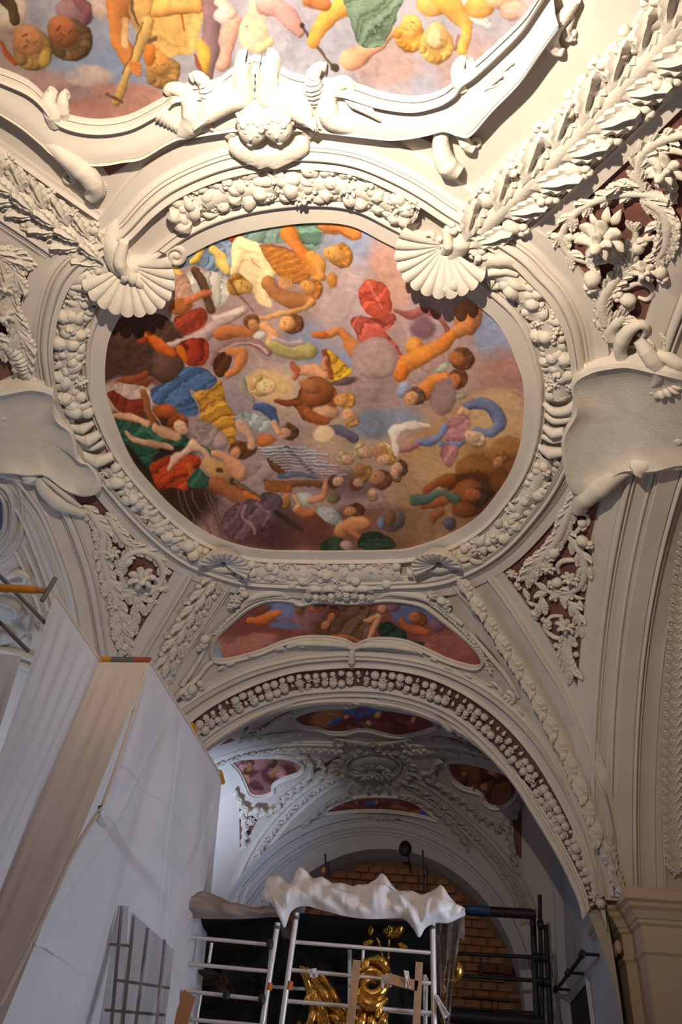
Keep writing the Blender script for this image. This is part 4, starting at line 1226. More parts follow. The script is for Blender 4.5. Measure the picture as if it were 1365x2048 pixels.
# ================================================================ STUCCO ORNAMENT
FR = ['apple', 'apple', 'pear', 'melon', 'grapes', 'rosette', 'bud', 'leaflet', 'leaflet', 'leaflet', 'leaf']
PART = {'apple': 'fruit', 'pear': 'fruit', 'melon': 'fruit', 'grapes': 'grape_cluster', 'rosette': 'flower', 'bud': 'bud', 'leaflet': 'leaf', 'leaf': 'acanthus_leaf', 'shell': 'shell'}


def garland_ring(label, a0, a1, f0=.30, f1=.56, sp=19.0, size=13.0, count=None, U=None):
    """fruit garland lying in the hollow of the ring between two angles (degrees, photo sense)"""
    U = U or UO
    mid = ring_px(math.radians((a0 + a1) / 2), (f0 + f1) / 2)[0]
    t = thing_px('fruit_garland', label, 'garland', tuple(mid), 1)
    aa = np.radians(np.linspace(a0, a1, 60))
    # swelling bed under the fruit
    fr = np.array([f0 - .01] + list(np.linspace(f0, f1, 7)) + [f1 + .01])
    hh = np.array([-.02] + [.02 + .10 * math.sin(math.pi * k / 6) for k in range(7)] + [-.02])
    px = np.vstack([ring_px(aa, f) for f in fr]).reshape(len(fr), len(aa), 2).transpose(1, 0, 2).reshape(-1, 2)
    P, N = hit(px)
    mesh_obj('garland_bed', P + N * np.tile(hh, len(aa))[:, None], grid_faces(len(aa), len(fr)), ORN, t)
    C = ring_px(aa, (f0 + f1) / 2); L = np.linalg.norm(np.diff(C, axis=0), axis=1).sum()
    Wd = np.linalg.norm(ring_px(aa[30], f1) - ring_px(aa[30], f0))
    rows = max(2, int(round(Wd / sp * 1.08))); n = int(L / sp)
    k = 0
    for i in range(n):
        for r in range(rows):
            if k >= 290: break
            q = (i + .5 + RNG.uniform(-.28, .28) + (.5 if r % 2 else 0)) / n
            if q > 1: continue
            f = f0 + (f1 - f0) * (r + .5 + RNG.uniform(-.25, .25)) / rows
            a = math.radians(a0 + (a1 - a0) * q)
            p = ring_px(a, f)[0]
            kind = FR[RNG.randint(len(FR))]
            s = size * RNG.uniform(.62, 1.25) * (1.5 if kind == 'leaflet' else 1.2 if kind == 'rosette' else 1.0) * (.8 if kind == 'grapes' else 1)
            e = abs(r + .5 - rows / 2) / (rows / 2)
            put(U[kind], PART[kind], t, p, s, RNG.uniform(0, 360), 1, lift=.75 * (1 - e * e * .7) + RNG.uniform(-.1, .35), sz=1.15, tilt=RNG.uniform(-.5, .5))
            k += 1
    # leaves spilling at both rims
    for i in range(int(n * 1.1)):
        for f, s in ((f0 + .01, 1), (f1 - .01, -1)):
            a = math.radians(a0 + (a1 - a0) * (i + RNG.uniform(.2, .8)) / (n * 1.1))
            p = ring_px(a, f)[0]
            q = ring_px(a, f + .05)[0] - p
            ang = math.degrees(math.atan2(q[1], q[0])) + (180 if s > 0 else 0) + RNG.uniform(-50, 50)
            if RNG.rand() < .55: put(UO['leaflet'], 'leaf', t, p, size * .8, ang, 1, lift=.3)
    return t


garland_ring('fruit garland over the top of the round fresco, between the two big shells', -128, -60, .27, .60, 17, 13.5)
garland_ring('fruit garland at the upper right of the round fresco, from big shell to cartouche', -36, 1, .28, .57, 16.5, 12.5)
garland_ring('fruit garland at the lower right of the round fresco', 15, 50, .26, .60, 13.5, 10.5)
garland_ring('fruit garland along the bottom of the round fresco, between the two small shells', 64, 113, .22, .72, 12, 8.5)
garland_ring('fruit garland at the lower left of the round fresco', 122, 160, .26, .58, 13.5, 10.5)
garland_ring('fruit garland at the upper left of the round fresco, from cartouche to big shell', 175, 213, .28, .58, 16, 12)

# ---- leaf garlands on the ribs
def rib_garland(label, path, n, size, spread, U, double=True, curl=1.0, kinds=None, surf=1):
    C = spline(path, n)
    T = np.gradient(C, axis=0); T /= np.linalg.norm(T, axis=1)[:, None]
    mid = C[n // 2]
    t = thing_px('leaf_garland', label, 'garland', tuple(mid), surf)
    stem('stem', path, [size[0] * .35, size[1] * .35], t, surf, .5, n=50)
    for i in range(n):
        s = size[0] + (size[1] - size[0]) * i / (n - 1)
        ang = math.degrees(math.atan2(T[i, 1], T[i, 0]))
        nx, ny = -T[i, 1], T[i, 0]
        w = spread * s
        for q in ((-1, 1) if double else (0,)):
            put(U['leaf'], 'acanthus_leaf', t, (C[i, 0] + nx * w * q, C[i, 1] + ny * w * q), s * RNG.uniform(.9, 1.1), ang + 27 * q + RNG.uniform(-6, 6), surf, lift=.2, sz=curl)
        if double and size[0] < 50:
            put(U['leaf'], 'acanthus_leaf', t, (C[i, 0] + T[i, 0] * s * .5, C[i, 1] + T[i, 1] * s * .5), s * .9, ang + RNG.uniform(-10, 10), surf, lift=.6, sz=curl)
        if kinds:
            for q in (-1, 1):
                put(U[kinds[i % len(kinds)]], PART[kinds[i % len(kinds)]], t, (C[i, 0] + nx * w * q * 1.5 - T[i, 0] * s * .6, C[i, 1] + ny * w * q * 1.5 - T[i, 1] * s * .6), s * .34, ang + q * 60, surf, lift=.5)
    return t


t = rib_garland('garland of big curled acanthus leaves on the upper right diagonal rib', [(966, 446), (1046, 372), (1136, 282), (1226, 190), (1316, 96), (1396, 8)], 8, (58, 76), .42, UO, True, .95, ['grapes', 'bud'])
rib_garland('row of veined single leaves down the lower right diagonal rib', [(930, 1158), (985, 1240), (1050, 1340), (1112, 1450), (1165, 1560), (1205, 1670), (1228, 1745)], 15, (33, 29), .2, UO, False, 1.5, None)
rib_garland('garland of clustered leaves on the lower left diagonal rib', [(428, 1158), (404, 1192), (376, 1238), (352, 1282), (330, 1330), (300, 1390)], 8, (19, 18), .65, UO, True, 1.3, ['bud', 'apple'])
rib_garland('leaf and flower garland on the upper left diagonal rib', [(196, 498), (130, 448), (66, 402), (0, 352), (-70, 300)], 7, (34, 40), .6, UO, True, 1.1, ['rosette', 'bud'])

# ---- great arch fruit garland
AGC = [((a[0] + b[0]) / 2, (a[1] + b[1]) / 2) for a, b in zip(AG0, AG1)]
t = thing_px('fruit_garland', 'long garland of round fruit in the dark hollow of the great arch', 'garland', (706, 1350))
C = spline(AGC, 66); T = np.gradient(C, axis=0)
for i in range(66):
    a = math.degrees(math.atan2(T[i, 1], T[i, 0])); nx, ny = -T[i, 1], T[i, 0]; l = math.hypot(nx, ny); nx /= l; ny /= l
    for q, kind in ((-1, ('apple', 'melon', 'leaflet', 'bud')[RNG.randint(4)]), (1, ('bud', 'apple', 'leaflet', 'pear')[RNG.randint(4)]), (0, 'rosette')):
        if q == 0 and i % 2: continue
        s = (7.5 if q else 8.5) * RNG.uniform(.8, 1.25)
        put(UO[kind], PART[kind], t, (C[i, 0] + nx * 8.5 * q, C[i, 1] + ny * 8.5 * q + RNG.uniform(-2, 2)), s, a + 90 + RNG.uniform(-20, 20), 1, lift=.5 + .3 * (q == 0), sz=1.15)

# ---- right side arch soffit leaf garland
t = thing('leaf_garland', 'twisted leaf garland on the right side arch at the right edge of the photo', 'garland', hit([(1352, 1300)])[0][0])
C = spline([(1392, 985), (1372, 1080), (1358, 1180), (1351, 1280), (1346, 1400), (1343, 1520), (1343, 1620), (1350, 1730)], 40)
T = np.gradient(C, axis=0)
stem('stem', [tuple(p) for p in C[::4]], [7, 7], t, 1, .4, n=60)
for i in range(40):
    a = math.degrees(math.atan2(T[i, 1], T[i, 0]))
    for q in (-1, 1):
        put(UO['leaf'], 'leaf', t, (C[i, 0] + q * 6, C[i, 1]), 19, a + 34 * q + 180, 1, lift=.4, sy=1.1, sz=1.2)

# ---- big scallop shells on the ring
def shell(label, px, size, ang, U=UO, scrolls=(), thick=1.0, surf=1, lift=.1):
    t = thing_px('scallop_shell', label, 'shell ornament', px, surf)
    put(U['shell'], 'fan', t, px, size, ang, surf, lift=lift, sz=thick)
    for s in scrolls:
        volute(s[0], s[1], s[2], s[3], s[4], t, s[5] if len(s) > 5 else None, surf)
    return t


s1 = shell('big ribbed scallop shell over the upper left rim of the round fresco', (256, 520), 84, 62, scrolls=[(352, 508, 22, 200, 1.4, 8)], thick=.9, lift=.12)
s2 = shell('big ribbed scallop shell over the upper right rim of the round fresco', (896, 480), 88, 124, scrolls=[(862, 472, 18, 0, 1.3, 7)], thick=.9, lift=.12)
# swept cuffs from which the shells hang
stem('cuff', [(330, 498), (285, 520), (240, 515), (226, 470), (238, 430)], [6, 17, 25, 22, 7], s1, 1, .55)
stem('cuff', [(300, 540), (262, 530), (240, 500), (248, 462)], [6, 10, 12, 9], s1, 1, 3.2)
stem('cuff', [(125, 575), (150, 548), (185, 545), (205, 560), (215, 582)], [6, 15, 19, 15, 6], s1, 1, .6)
stem('cuff', [(140, 560), (172, 560), (195, 578), (206, 596)], [6, 8, 8, 5], s1, 1, 2.8)
stem('cuff', [(868, 486), (905, 500), (925, 470), (918, 430)], [6, 19, 25, 8], s2, 1, .55)
stem('cuff', [(890, 492), (905, 470), (900, 440)], [6, 10, 8], s2, 1, 3.4)
stem('cuff', [(940, 540), (975, 512), (1015, 505), (1050, 525), (1070, 545)], [6, 17, 21, 15, 5], s2, 1, .6)
stem('cuff', [(945, 550), (978, 532), (1012, 528), (1040, 540)], [5, 8, 8, 5], s2, 1, 2.8)
for (x, y, a) in ((300, 552, 70), (286, 545, 90), (270, 540, 110)): put(UO['leaflet'], 'leaf', s1, (x - 20, y - 14), 16, a, 1, lift=2.4)
for (x, y, a) in ((905, 545, 120), (920, 538, 100), (895, 552, 140)): put(UO['leaflet'], 'leaf', s2, (x, y), 18, a, 1, lift=2.6)
s3 = shell('small scallop shell at the lower left rim of the round fresco', (446, 1112), 50, -62, scrolls=[(404, 1106, 15, 20, 1.5, 6)], thick=1.0, lift=.35)
s4 = shell('small scallop shell at the lower right rim of the round fresco', (884, 1112), 50, -118, scrolls=[(922, 1100, 16, 160, 1.5, 6)], thick=1.0, lift=.35)
for s, x, d in ((s3, 446, 1), (s4, 884, -1)):
    stem('cuff', [(x - d * 60, 1110), (x - d * 30, 1122), (x, 1128), (x + d * 36, 1132), (x + d * 62, 1140)], [5, 10, 12, 9, 5], s, 1, .9)
    for k in range(4): put(UO['leaflet'], 'leaf', s, (x + d * (20 + 13 * k), 1122 + 4 * k), 15, -60 if d > 0 else -120, 1, lift=1.2)

# ---- cartouches left and right of the ring
def fluted(name, path, r, parent, k=1.0):
    return stem(name, path, r, parent, 1, .7, seg=10, ripple=.10, n=46)


t = thing_px('cartouche', 'large smooth shield cartouche between fresco ring and right side arch', 'cartouche', (1262, 820))
OR_ = [(1150, 742), (1188, 714), (1230, 704), (1262, 700), (1290, 704), (1325, 712), (1368, 724), (1400, 760), (1412, 830), (1395, 900), (1345, 914), (1300, 926), (1250, 930), (1196, 968), (1150, 966), (1132, 900), (1132, 850), (1158, 800)]
plate('shield', OR_, (1268, 824), [(.0, .09), (.3, .09), (.6, .10), (.82, .14), (.93, .19), (.985, .17), (1.0, -.02)], ORN, t)
fluted('fluted_rim', [(1152, 742), (1178, 728), (1215, 722), (1252, 716)], [8, 15, 12, 4], t)
fluted('fluted_rim', [(1132, 940), (1152, 960), (1180, 968), (1205, 960)], [6, 12, 14, 6], t)
for i, (P_, r) in enumerate((([(1090, 800), (1112, 812), (1140, 808), (1162, 790)], [5, 9, 10, 6]), ([(1092, 822), (1112, 831), (1138, 828), (1156, 815)], [5, 8, 8, 5]), ([(1090, 846), (1112, 853), (1134, 851)], [6, 11, 9]),
                              ([(1087, 866), (1110, 872), (1134, 870)], [5, 7, 6]), ([(1080, 886), (1105, 890), (1134, 893)], [6, 13, 9]))):
    stem('strap', P_, r, t, 1, 1.8)
stem('scroll', [(1252, 706), (1248, 680), (1262, 650), (1284, 637), (1298, 646), (1290, 664), (1281, 660)], [11.25, 12.5, 13.75, 12.5, 10, 6.25, 5], t, 1, 1.6)
stem('scroll', [(1283, 668), (1304, 690), (1322, 716), (1326, 740), (1312, 758), (1296, 750), (1300, 742)], [10, 13.75, 15, 13.75, 11.25, 7.5, 5], t, 1, 1.6)
stem('scroll', [(1300, 765), (1320, 778), (1342, 768), (1362, 740), (1380, 720)], [6.25, 11.25, 12.5, 11.25, 7.5], t, 1, 1.2, ripple=.12)
stem('scroll', [(1320, 700), (1345, 706), (1372, 728), (1400, 760)], [11.25, 12.5, 11.25, 10], t, 1, 1.2)
stem('scroll', [(1160, 1012), (1172, 990), (1200, 966), (1240, 938), (1272, 926)], [12.5, 18.75, 20, 16.25, 11.25], t, 1, 1.2)
volute(1166, 1008, 12, 40, 1.2, t, 5)
stem('knop', [(1268, 926), (1284, 920), (1300, 915)], [12.5, 22.5, 15], t, 1, .9)
stem('scroll', [(1300, 935), (1322, 925), (1338, 916), (1352, 914), (1400, 906)], [7.5, 11.25, 16.25, 15, 12.5], t, 1, .9)
for (x, y, s, a, k) in ((1290, 905, 12, 200, 'bud'), (1356, 870, 14, 90, 'bud'), (1358, 838, 9, 90, 'apple'), (1352, 890, 9, 60, 'apple'), (1330, 668, 14, 60, 'leaf'), (1305, 680, 12, 50, 'leaf')):
    put(UO[k], 'bud' if k != 'leaf' else 'leaf', t, (x, y), s, a, 1, lift=.6)

t = thing_px('cartouche', 'large smooth shield cartouche between fresco ring and left side arch', 'cartouche', (60, 850))
OL = [(-60, 770), (0, 762), (30, 756), (58, 752), (90, 756), (110, 768), (108, 796), (118, 822), (144, 842), (152, 866), (160, 905), (188, 918), (206, 960), (176, 978), (134, 968), (90, 936), (54, 936), (0, 928), (-60, 920), (-110, 850)]
plate('shield', OL, (48, 850), [(.0, .09), (.3, .09), (.6, .10), (.82, .14), (.93, .19), (.985, .17), (1.0, -.02)], ORN, t)
fluted('fluted_rim', [(40, 748), (66, 756), (92, 764), (110, 778)], [4, 10, 12, 6], t)
fluted('fluted_rim', [(130, 962), (156, 972), (184, 972), (208, 956)], [5, 11, 11, 6], t)
for P_, r in (([(106, 792), (112, 812), (128, 830), (148, 836)], [5, 7, 7, 5]), ([(140, 842), (160, 848), (186, 838)], [6, 10, 6]), ([(148, 862), (172, 868), (200, 858)], [6, 12, 8]), ([(156, 880), (180, 886), (208, 878)], [5, 8, 6]), ([(160, 898), (190, 908), (226, 902)], [6, 13, 9])):
    stem('strap', P_, r, t, 1, 1.6)
stem('scroll', [(2, 680), (24, 690), (40, 712), (48, 738), (60, 748)], [9, 12, 12, 10, 7], t, 1, 1.0, ripple=.1)
volute(10, 796, 14, 0, 1.3, t, 6)
stem('scroll', [(-10, 760), (-2, 776), (14, 782)], [8, 9, 6], t, 1, 1.2)
stem('scroll', [(-20, 938), (10, 942), (36, 952), (60, 962)], [6, 7, 7, 5], t, 1, 1.0)
stem('knop', [(46, 938), (58, 944), (68, 960)], [12, 15, 8], t, 1, .9)
stem('scroll', [(74, 944), (92, 972), (122, 996), (152, 1012), (166, 1022)], [10, 14, 16, 13, 8], t, 1, 1.1)
stem('scroll', [(84, 940), (112, 962), (138, 984), (160, 1004)], [5, 6, 6, 4], t, 1, 3.6)
for (x, y, s, a) in ((6, 828, 10, 90), (0, 936, 10, 30), (86, 940, 8, 0)): put(UO['bud'], 'bud', t, (x, y), s, a, 1, lift=.6)

# ---- acanthus scrolls in the spandrels
def scrollwork(label, centre, vines, items, surf=1, U=UO, name='acanthus_scroll'):
    t = thing_px(name, label, 'stucco ornament', centre, surf)
    for v in vines:
        path, r = v[0], v[1]
        st = stem('scroll_stem', path, [q * .8 for q in r], t, surf, .9)
        if len(v) > 2:
            n = v[2]; C = spline(path, n); T = np.gradient(C, axis=0)
            for i in range(n):
                a = math.degrees(math.atan2(T[i, 1], T[i, 0]))
                s = v[3] * RNG.uniform(1.0, 1.4)
                for q in (-1, 1):
                    nx, ny = -T[i, 1], T[i, 0]; l = math.hypot(nx, ny) + 1e-6
                    put(U['leaf'], 'acanthus_leaf', st, (C[i, 0] + nx / l * s * .38 * q, C[i, 1] + ny / l * s * .38 * q), s, a + 30 * q, surf, lift=.35, sz=1.0)
    for (k, x, y, s, a) in items:
        put(U[k], PART[k], t, (x, y), s, a, surf, lift=.45, sz=1.15)
    return t


scrollwork('acanthus scroll with a great rosette in the upper right red spandrel', (1220, 470), [
    ([(1345, 392), (1300, 381), (1260, 380), (1228, 384), (1176, 404), (1140, 438), (1128, 473), (1145, 504), (1194, 518), (1250, 503), (1274, 472), (1272, 446)], [11, 10, 10, 9, 9, 8, 7], 12, 15),
    ([(1300, 392), (1328, 410), (1342, 436), (1342, 466), (1334, 492), (1318, 512)], [12, 13, 14, 12, 9], 9, 18, 1),
    ([(1292, 371), (1283, 339), (1290, 303), (1318, 277), (1359, 262), (1400, 258)], [10, 11, 12, 12, 10], 8, 16),
    ([(1216, 641), (1210, 612), (1214, 585), (1234, 555), (1256, 532), (1276, 515)], [13, 14, 13, 11, 7], 9, 19, 1),
    ([(1230, 672), (1226, 652), (1238, 636), (1256, 624)], [13, 14, 14, 10], 6, 16, 1),
    ([(1230, 560), (1252, 570), (1280, 560), (1304, 566), (1310, 584), (1296, 596), (1278, 592)], [7, 8, 8, 8, 6, 4]),
    ([(1380, 300), (1345, 292), (1320, 310), (1312, 335), (1328, 350)], [8, 10, 10, 8, 5]),
], [('rosette', 1216, 452, 44, 20), ('rosette', 1346, 318, 34, 60), ('bud', 1192, 545, 20, 100), ('leaf', 1240, 362, 26, 150), ('leaf', 1262, 356, 22, 190), ('rosette', 1298, 528, 24, 10), ('bud', 1328, 534, 15, 70), ('bud', 1262, 588, 17, 200), ('apple', 1252, 606, 9, 0), ('apple', 1264, 606, 9, 0),
    ('apple', 1190, 460, 12, 0), ('apple', 1174, 464, 10, 0), ('apple', 1158, 467, 9, 0), ('apple', 1143, 469, 8, 0), ('apple', 1129, 470, 7, 0), ('bud', 1112, 466, 9, 200), ('bud', 1284, 484, 15, 300), ('bud', 1302, 468, 10, 0), ('leaf', 1318, 440, 20, 160), ('apple', 1352, 384, 9, 0), ('bud', 1352, 366, 11, 200), ('leaf', 1245, 500, 20, 40),
    ('leaflet', 1220, 424, 20, 270), ('leaflet', 1238, 428, 20, 300), ('leaflet', 1196, 432, 18, 230), ('leaflet', 1240, 470, 20, 30), ('leaflet', 1212, 480, 20, 100)])
scrollwork('double acanthus scroll with two rosettes in the lower right red spandrel', (1130, 1180), [
    ([(1160, 985), (1150, 1005), (1140, 1022), (1124, 1062), (1104, 1092), (1078, 1120), (1056, 1152)], [9, 11, 12, 11, 11, 10, 7], 11, 17, 1),
    ([(1136, 1062), (1150, 1082), (1166, 1104), (1173, 1140), (1163, 1168), (1142, 1180), (1115, 1181), (1088, 1176)], [7, 9, 10, 9, 7, 6], 8, 13),
    ([(1120, 1144), (1118, 1128), (1130, 1118), (1152, 1117)], [5, 7, 7, 6]),
    ([(1112, 1182), (1136, 1196), (1155, 1216), (1162, 1243), (1158, 1266), (1146, 1274)], [6, 7, 7, 6, 5], 6, 11),
    ([(1136, 1275), (1112, 1272), (1094, 1256), (1096, 1238), (1110, 1230), (1128, 1231)], [5, 6, 6, 5, 4]),
    ([(1137, 1272), (1134, 1300), (1140, 1322), (1150, 1344)], [7, 8, 8, 4], 7, 13, 1),
    ([(1150, 1066), (1164, 1052), (1178, 1044), (1176, 1028), (1162, 1026)], [6, 6, 6, 5, 4]),
], [('rosette', 1146, 1150, 18, 0), ('bud', 1118, 1158, 13, 160), ('rosette', 1137, 1244, 19, 40), ('bud', 1102, 1244, 8, 90), ('bud', 1170, 1074, 14, 30), ('rosette', 1100, 1128, 16, 10), ('bud', 1112, 1098, 14, 120), ('rosette', 1028, 1142, 12, 0), ('bud', 1038, 1165, 8, 60), ('leaf', 1056, 1182, 14, 60), ('leaf', 1092, 1202, 20, 70),
    ('leaf', 1082, 1212, 17, 100), ('leaflet', 1068, 1202, 13, 200), ('bud', 1072, 1222, 9, 60), ('apple', 1116, 1288, 6, 0), ('apple', 1154, 1286, 6, 0), ('apple', 1156, 1306, 6, 0), ('bud', 1098, 1238, 8, 200), ('leaflet', 1160, 1190, 12, 20), ('leaflet', 1166, 1204, 12, 60), ('bud', 1168, 1040, 11, 80)])
scrollwork('acanthus scroll round a rosette in the lower left red spandrel', (282, 1142), [
    ([(176, 1016), (196, 1040), (206, 1066), (204, 1096), (210, 1130), (218, 1162), (232, 1196), (238, 1230), (244, 1262), (250, 1296)], [9, 11, 11, 10, 9, 9, 8, 8, 5], 14, 16, 1),
    ([(218, 1030), (234, 1056), (252, 1080), (274, 1090)], [8, 10, 9, 6], 6, 13),
    (spiral(282, 1142, 46, 40, 200, .95, 20), [8, 9, 8, 7], 12, 12),
    ([(244, 1170), (262, 1186), (280, 1200), (272, 1222), (262, 1246)], [6, 7, 7, 6, 4], 6, 13),
], [('rosette', 282, 1142, 27, 0), ('rosette', 222, 1098, 17, 30), ('rosette', 228, 1204, 14, 0), ('bud', 256, 1118, 10, 150), ('bud', 300, 1196, 9, 20), ('bud', 322, 1172, 9, 0), ('leaf', 300, 1204, 15, 110), ('leaf', 246, 1262, 15, 80), ('bud', 248, 1290, 10, 90), ('bud', 330, 1140, 8, 0), ('apple', 290, 1222, 6, 0), ('leaf', 210, 1058, 16, 60)])
scrollwork('piece of acanthus scroll in the upper left red spandrel at the photo edge', (16, 600), [
    ([(-10, 500), (14, 520), (26, 548), (16, 576), (18, 610), (32, 640), (40, 676), (44, 716)], [9, 11, 12, 11, 12, 11, 9, 6], 12, 21, 1),
    ([(-60, 520), (-30, 545), (-24, 580), (-40, 620), (-20, 660), (10, 690)], [8, 10, 10, 10, 8], 8, 18, 1),
    ([(10, 500), (30, 506), (50, 522)], [6, 8, 5], 4, 16),
], [('rosette', 6, 560, 20, 0), ('rosette', 2, 618, 22, 20), ('bud', 44, 520, 12, 20), ('bud', 30, 566, 12, 90)])

# ---- top: frame of the lobed fresco with winged cherub heads over a shell basin
top = thing_px('cherub_group', 'pair of winged cherub heads over a shell basin at the top centre', 'stucco figure', (540, 220))
FO1 = [(-60, 118), (0, 140), (51, 162), (80, 186), (104, 216), (138, 234), (195, 243), (256, 235), (308, 210), (338, 192), (352, 178), (400, 172), (440, 160), (478, 135), (514, 116), (550, 134), (590, 154), (640, 162),
       (690, 166), (716, 174), (768, 190), (834, 198), (886, 185), (918, 163), (932, 143), (959, 125), (1005, 84), (1057, 33), (1084, -5), (1114, -50)]
FO2 = [(-60, 178), (0, 214), (40, 240), (74, 268), (104, 294), (150, 312), (205, 314), (244, 308), (284, 302), (330, 276), (362, 262), (392, 258), (430, 252), (478, 246), (520, 244), (560, 244), (600, 245), (650, 248),
       (700, 254), (740, 258), (790, 262), (830, 258), (868, 250), (900, 242), (930, 252), (955, 252), (1000, 202), (1055, 146), (1095, 90), (1140, 30)]
o = band('moulded_frame', FO1, FO2, roll(0, .12, .15, .10) + flat(.14, .2, .10) + ogee(.2, .75, .09, .13) + flat(.78, .9, .13) + roll(.9, 1.0, .15, .05), STUCCO, None, 1, n=170)
o.name = 'fresco_frame'
tag(o, 'thick curving white stucco frame under the lobed top fresco', 'frame')
RT = [[(205, 312), (246, 308), (282, 303), (262, 322), (236, 340), (218, 350), (206, 334)], [(812, 262), (850, 256), (893, 246), (890, 266), (872, 288), (850, 278)]]
for P in RT:
    O = spline(P, 40, True, False); c = O.mean(0)
    px = np.vstack([c + (O - c) * q for q in (.02, .5, 1)]); P3, N3 = hit(px)
    mesh_obj('spandrel_panel', P3 + N3 * .01, grid_faces(3, 40, False, True), RED, ceiling, True, 0)
def wing(side):
    x = 516
    A_ = [(x + side * 9, 104), (x + side * 4, 130), (x + side * 3, 160), (x + side * 6, 184), (x + side * 34, 194), (x + side * 62, 208), (x + side * 92, 220), (x + side * 120, 224)]
    B_ = [(x + side * 20, 94), (x + side * 38, 100), (x + side * 46, 118), (x + side * 48, 140), (x + side * 62, 152), (x + side * 86, 160), (x + side * 108, 178), (x + side * 124, 222)]
    w = band('wing', A_, B_, [(0, .13), (.08, .20), (.25, .24), (.5, .255), (.75, .24), (.92, .20), (1, .13)], ORN, top, n=50)
    Aw, Bw = spline(A_, 40), spline(B_, 40)
    for f, c0, sz, lf in ((.16, 10, 18, 2.6), (.42, 10, 16, 3.1), (.68, 9, 14, 3.4), (.9, 9, 12, 3.2)):
        for k in range(c0):
            i = int(4 + 34 * k / (c0 - 1))
            p = Aw[i] * (1 - f) + Bw[i] * f; q = Aw[min(i + 1, 39)] * (1 - f) + Bw[min(i + 1, 39)] * f - p
            a = math.degrees(math.atan2(q[1], q[0])) + side * 22
            put(UO['leaflet'], 'feather', top, p, sz, a, 1, lift=lf * 13 / sz, sy=.75, sz=.5)


wing(1); wing(-1)
for (x, y, a) in ((512, 226, 8), (560, 222, -12)):
    def headf(p, th, ph, a=a):
        return np.array([p[0] * 1.25, p[1] * .92, p[2] * .85 + .5])
    hp = [sphere_vf(20, 14, 1, headf), sphere_vf(8, 6, .13, lambda p, t_, q_: np.array([p[0] * 1.6, p[1], p[2]]), (.38, 0, 1.28)), sphere_vf(10, 7, .30, lambda p, t_, q_: np.array([p[0], p[1] * .9, p[2] * .5]), (.36, .40, 1.02)), sphere_vf(10, 7, .30, lambda p, t_, q_: np.array([p[0], p[1] * .9, p[2] * .5]), (.36, -.40, 1.02)),
          sphere_vf(8, 6, .16, lambda p, t_, q_: np.array([p[0] * .5, p[1] * 1.1, p[2] * .5]), (.72, 0, 1.12)), sphere_vf(8, 6, .22, None, (1.02, 0, .85)), sphere_vf(6, 5, .16, lambda p, t_, q_: np.array([p[0], p[1] * .5, p[2]]), (.1, .95, .6)), sphere_vf(6, 5, .16, lambda p, t_, q_: np.array([p[0], p[1] * .5, p[2]]), (.1, -.95, .6)),
          sphere_vf(7, 5, .10, lambda p, t_, q_: np.array([p[0] * .5, p[1] * 1.3, p[2] * .4]), (.16, .30, 1.30)), sphere_vf(7, 5, .10, lambda p, t_, q_: np.array([p[0] * .5, p[1] * 1.3, p[2] * .4]), (.16, -.30, 1.30))]
    for k in range(15):
        b = math.pi * (.60 + .80 * (k % 5) / 4); rr = (1.0, .82, .55)[k // 5]
        hp.append(sphere_vf(8, 6, .27, lambda p, t_, q_: np.array([p[0] * 1.1, p[1] * 1.1, p[2] * .8]), (math.cos(b) * rr * 1.08, math.sin(b) * rr * .82, (.45, .85, 1.12)[k // 5])))
    me = unit('cherub_head_mesh', *join_vf(hp), ORN)
    put(me, 'head', top, (x, y - 8), 31, 90 + a, 1, lift=.8)
basin = [(456, 268), (470, 256), (500, 268), (540, 272), (580, 268), (608, 254), (624, 262), (624, 286), (602, 300), (580, 310), (560, 318), (540, 312), (520, 318), (500, 308), (478, 300), (460, 286)]
plate('basin', basin, (540, 284), [(0, .22), (.4, .22), (.75, .20), (.95, .14), (1.0, .01)], ORN, top)
stem('basin_rim', [(458, 262), (466, 248), (480, 240)], [8, 10, 7], top, 1, 2.0); stem('basin_rim', [(622, 262), (616, 246), (600, 236)], [8, 10, 7], top, 1, 2.0)
stem('basin_rim', [(462, 272), (500, 282), (540, 285), (580, 281), (618, 268)], [6, 7, 7, 6], top, 1, 3.4)
for (x, y, s, a) in ((352, 150, 1, 0), (640, 140, -1, 0)):
    pass
# scrolls flanking the wings
vs = thing_px('scroll_console', 'ribbed scroll left of the cherub wings on the frame of the top fresco', 'stucco ornament', (380, 200))
stem('scroll', [(334, 178), (344, 168), (368, 172), (386, 196), (388, 226), (366, 250), (340, 262)], [8, 12, 17, 21, 20, 15, 8], vs, 1, 1.2)
stem('scroll', [(382, 148), (398, 142), (414, 156), (420, 184), (408, 214), (398, 240)], [7, 11, 14, 13, 10, 6], vs, 1, 1.6, ripple=.12)
for k in range(6): put(UO['leaflet'], 'flute', vs, (322 + k * 6, 208 + k * 4), 18, 120 - 8 * k, 1, lift=1.6, sy=.6)
for k in range(5): put(UO['leaflet'], 'flute', vs, (404 + k * 5, 196 + k * 9), 15, 60, 1, lift=1.8, sy=.6)
vs = thing_px('scroll_console', 'ribbed scroll right of the cherub wings on the frame of the top fresco', 'stucco ornament', (670, 190))
stem('scroll', [(706, 172), (698, 156), (676, 158), (660, 182), (664, 212), (690, 232), (724, 244), (760, 252)], [8, 12, 17, 21, 20, 16, 10, 5], vs, 1, 1.2)
volute(704, 176, 15, 180, 1.4, vs, 6)
stem('scroll', [(656, 126), (642, 124), (630, 138), (634, 166), (644, 196), (650, 220)], [7, 11, 15, 15, 11, 6], vs, 1, 1.6, ripple=.12)
for k in range(7): put(UO['leaflet'], 'flute', vs, (716 + k * 7, 190 + k * 3), 19, 24 + 5 * k, 1, lift=1.4, sy=.6)
for k in range(4): put(UO['bud'], 'bud', vs, (636 + k * 3, 140 + 22 * k), 9, 90, 1, lift=2.2)
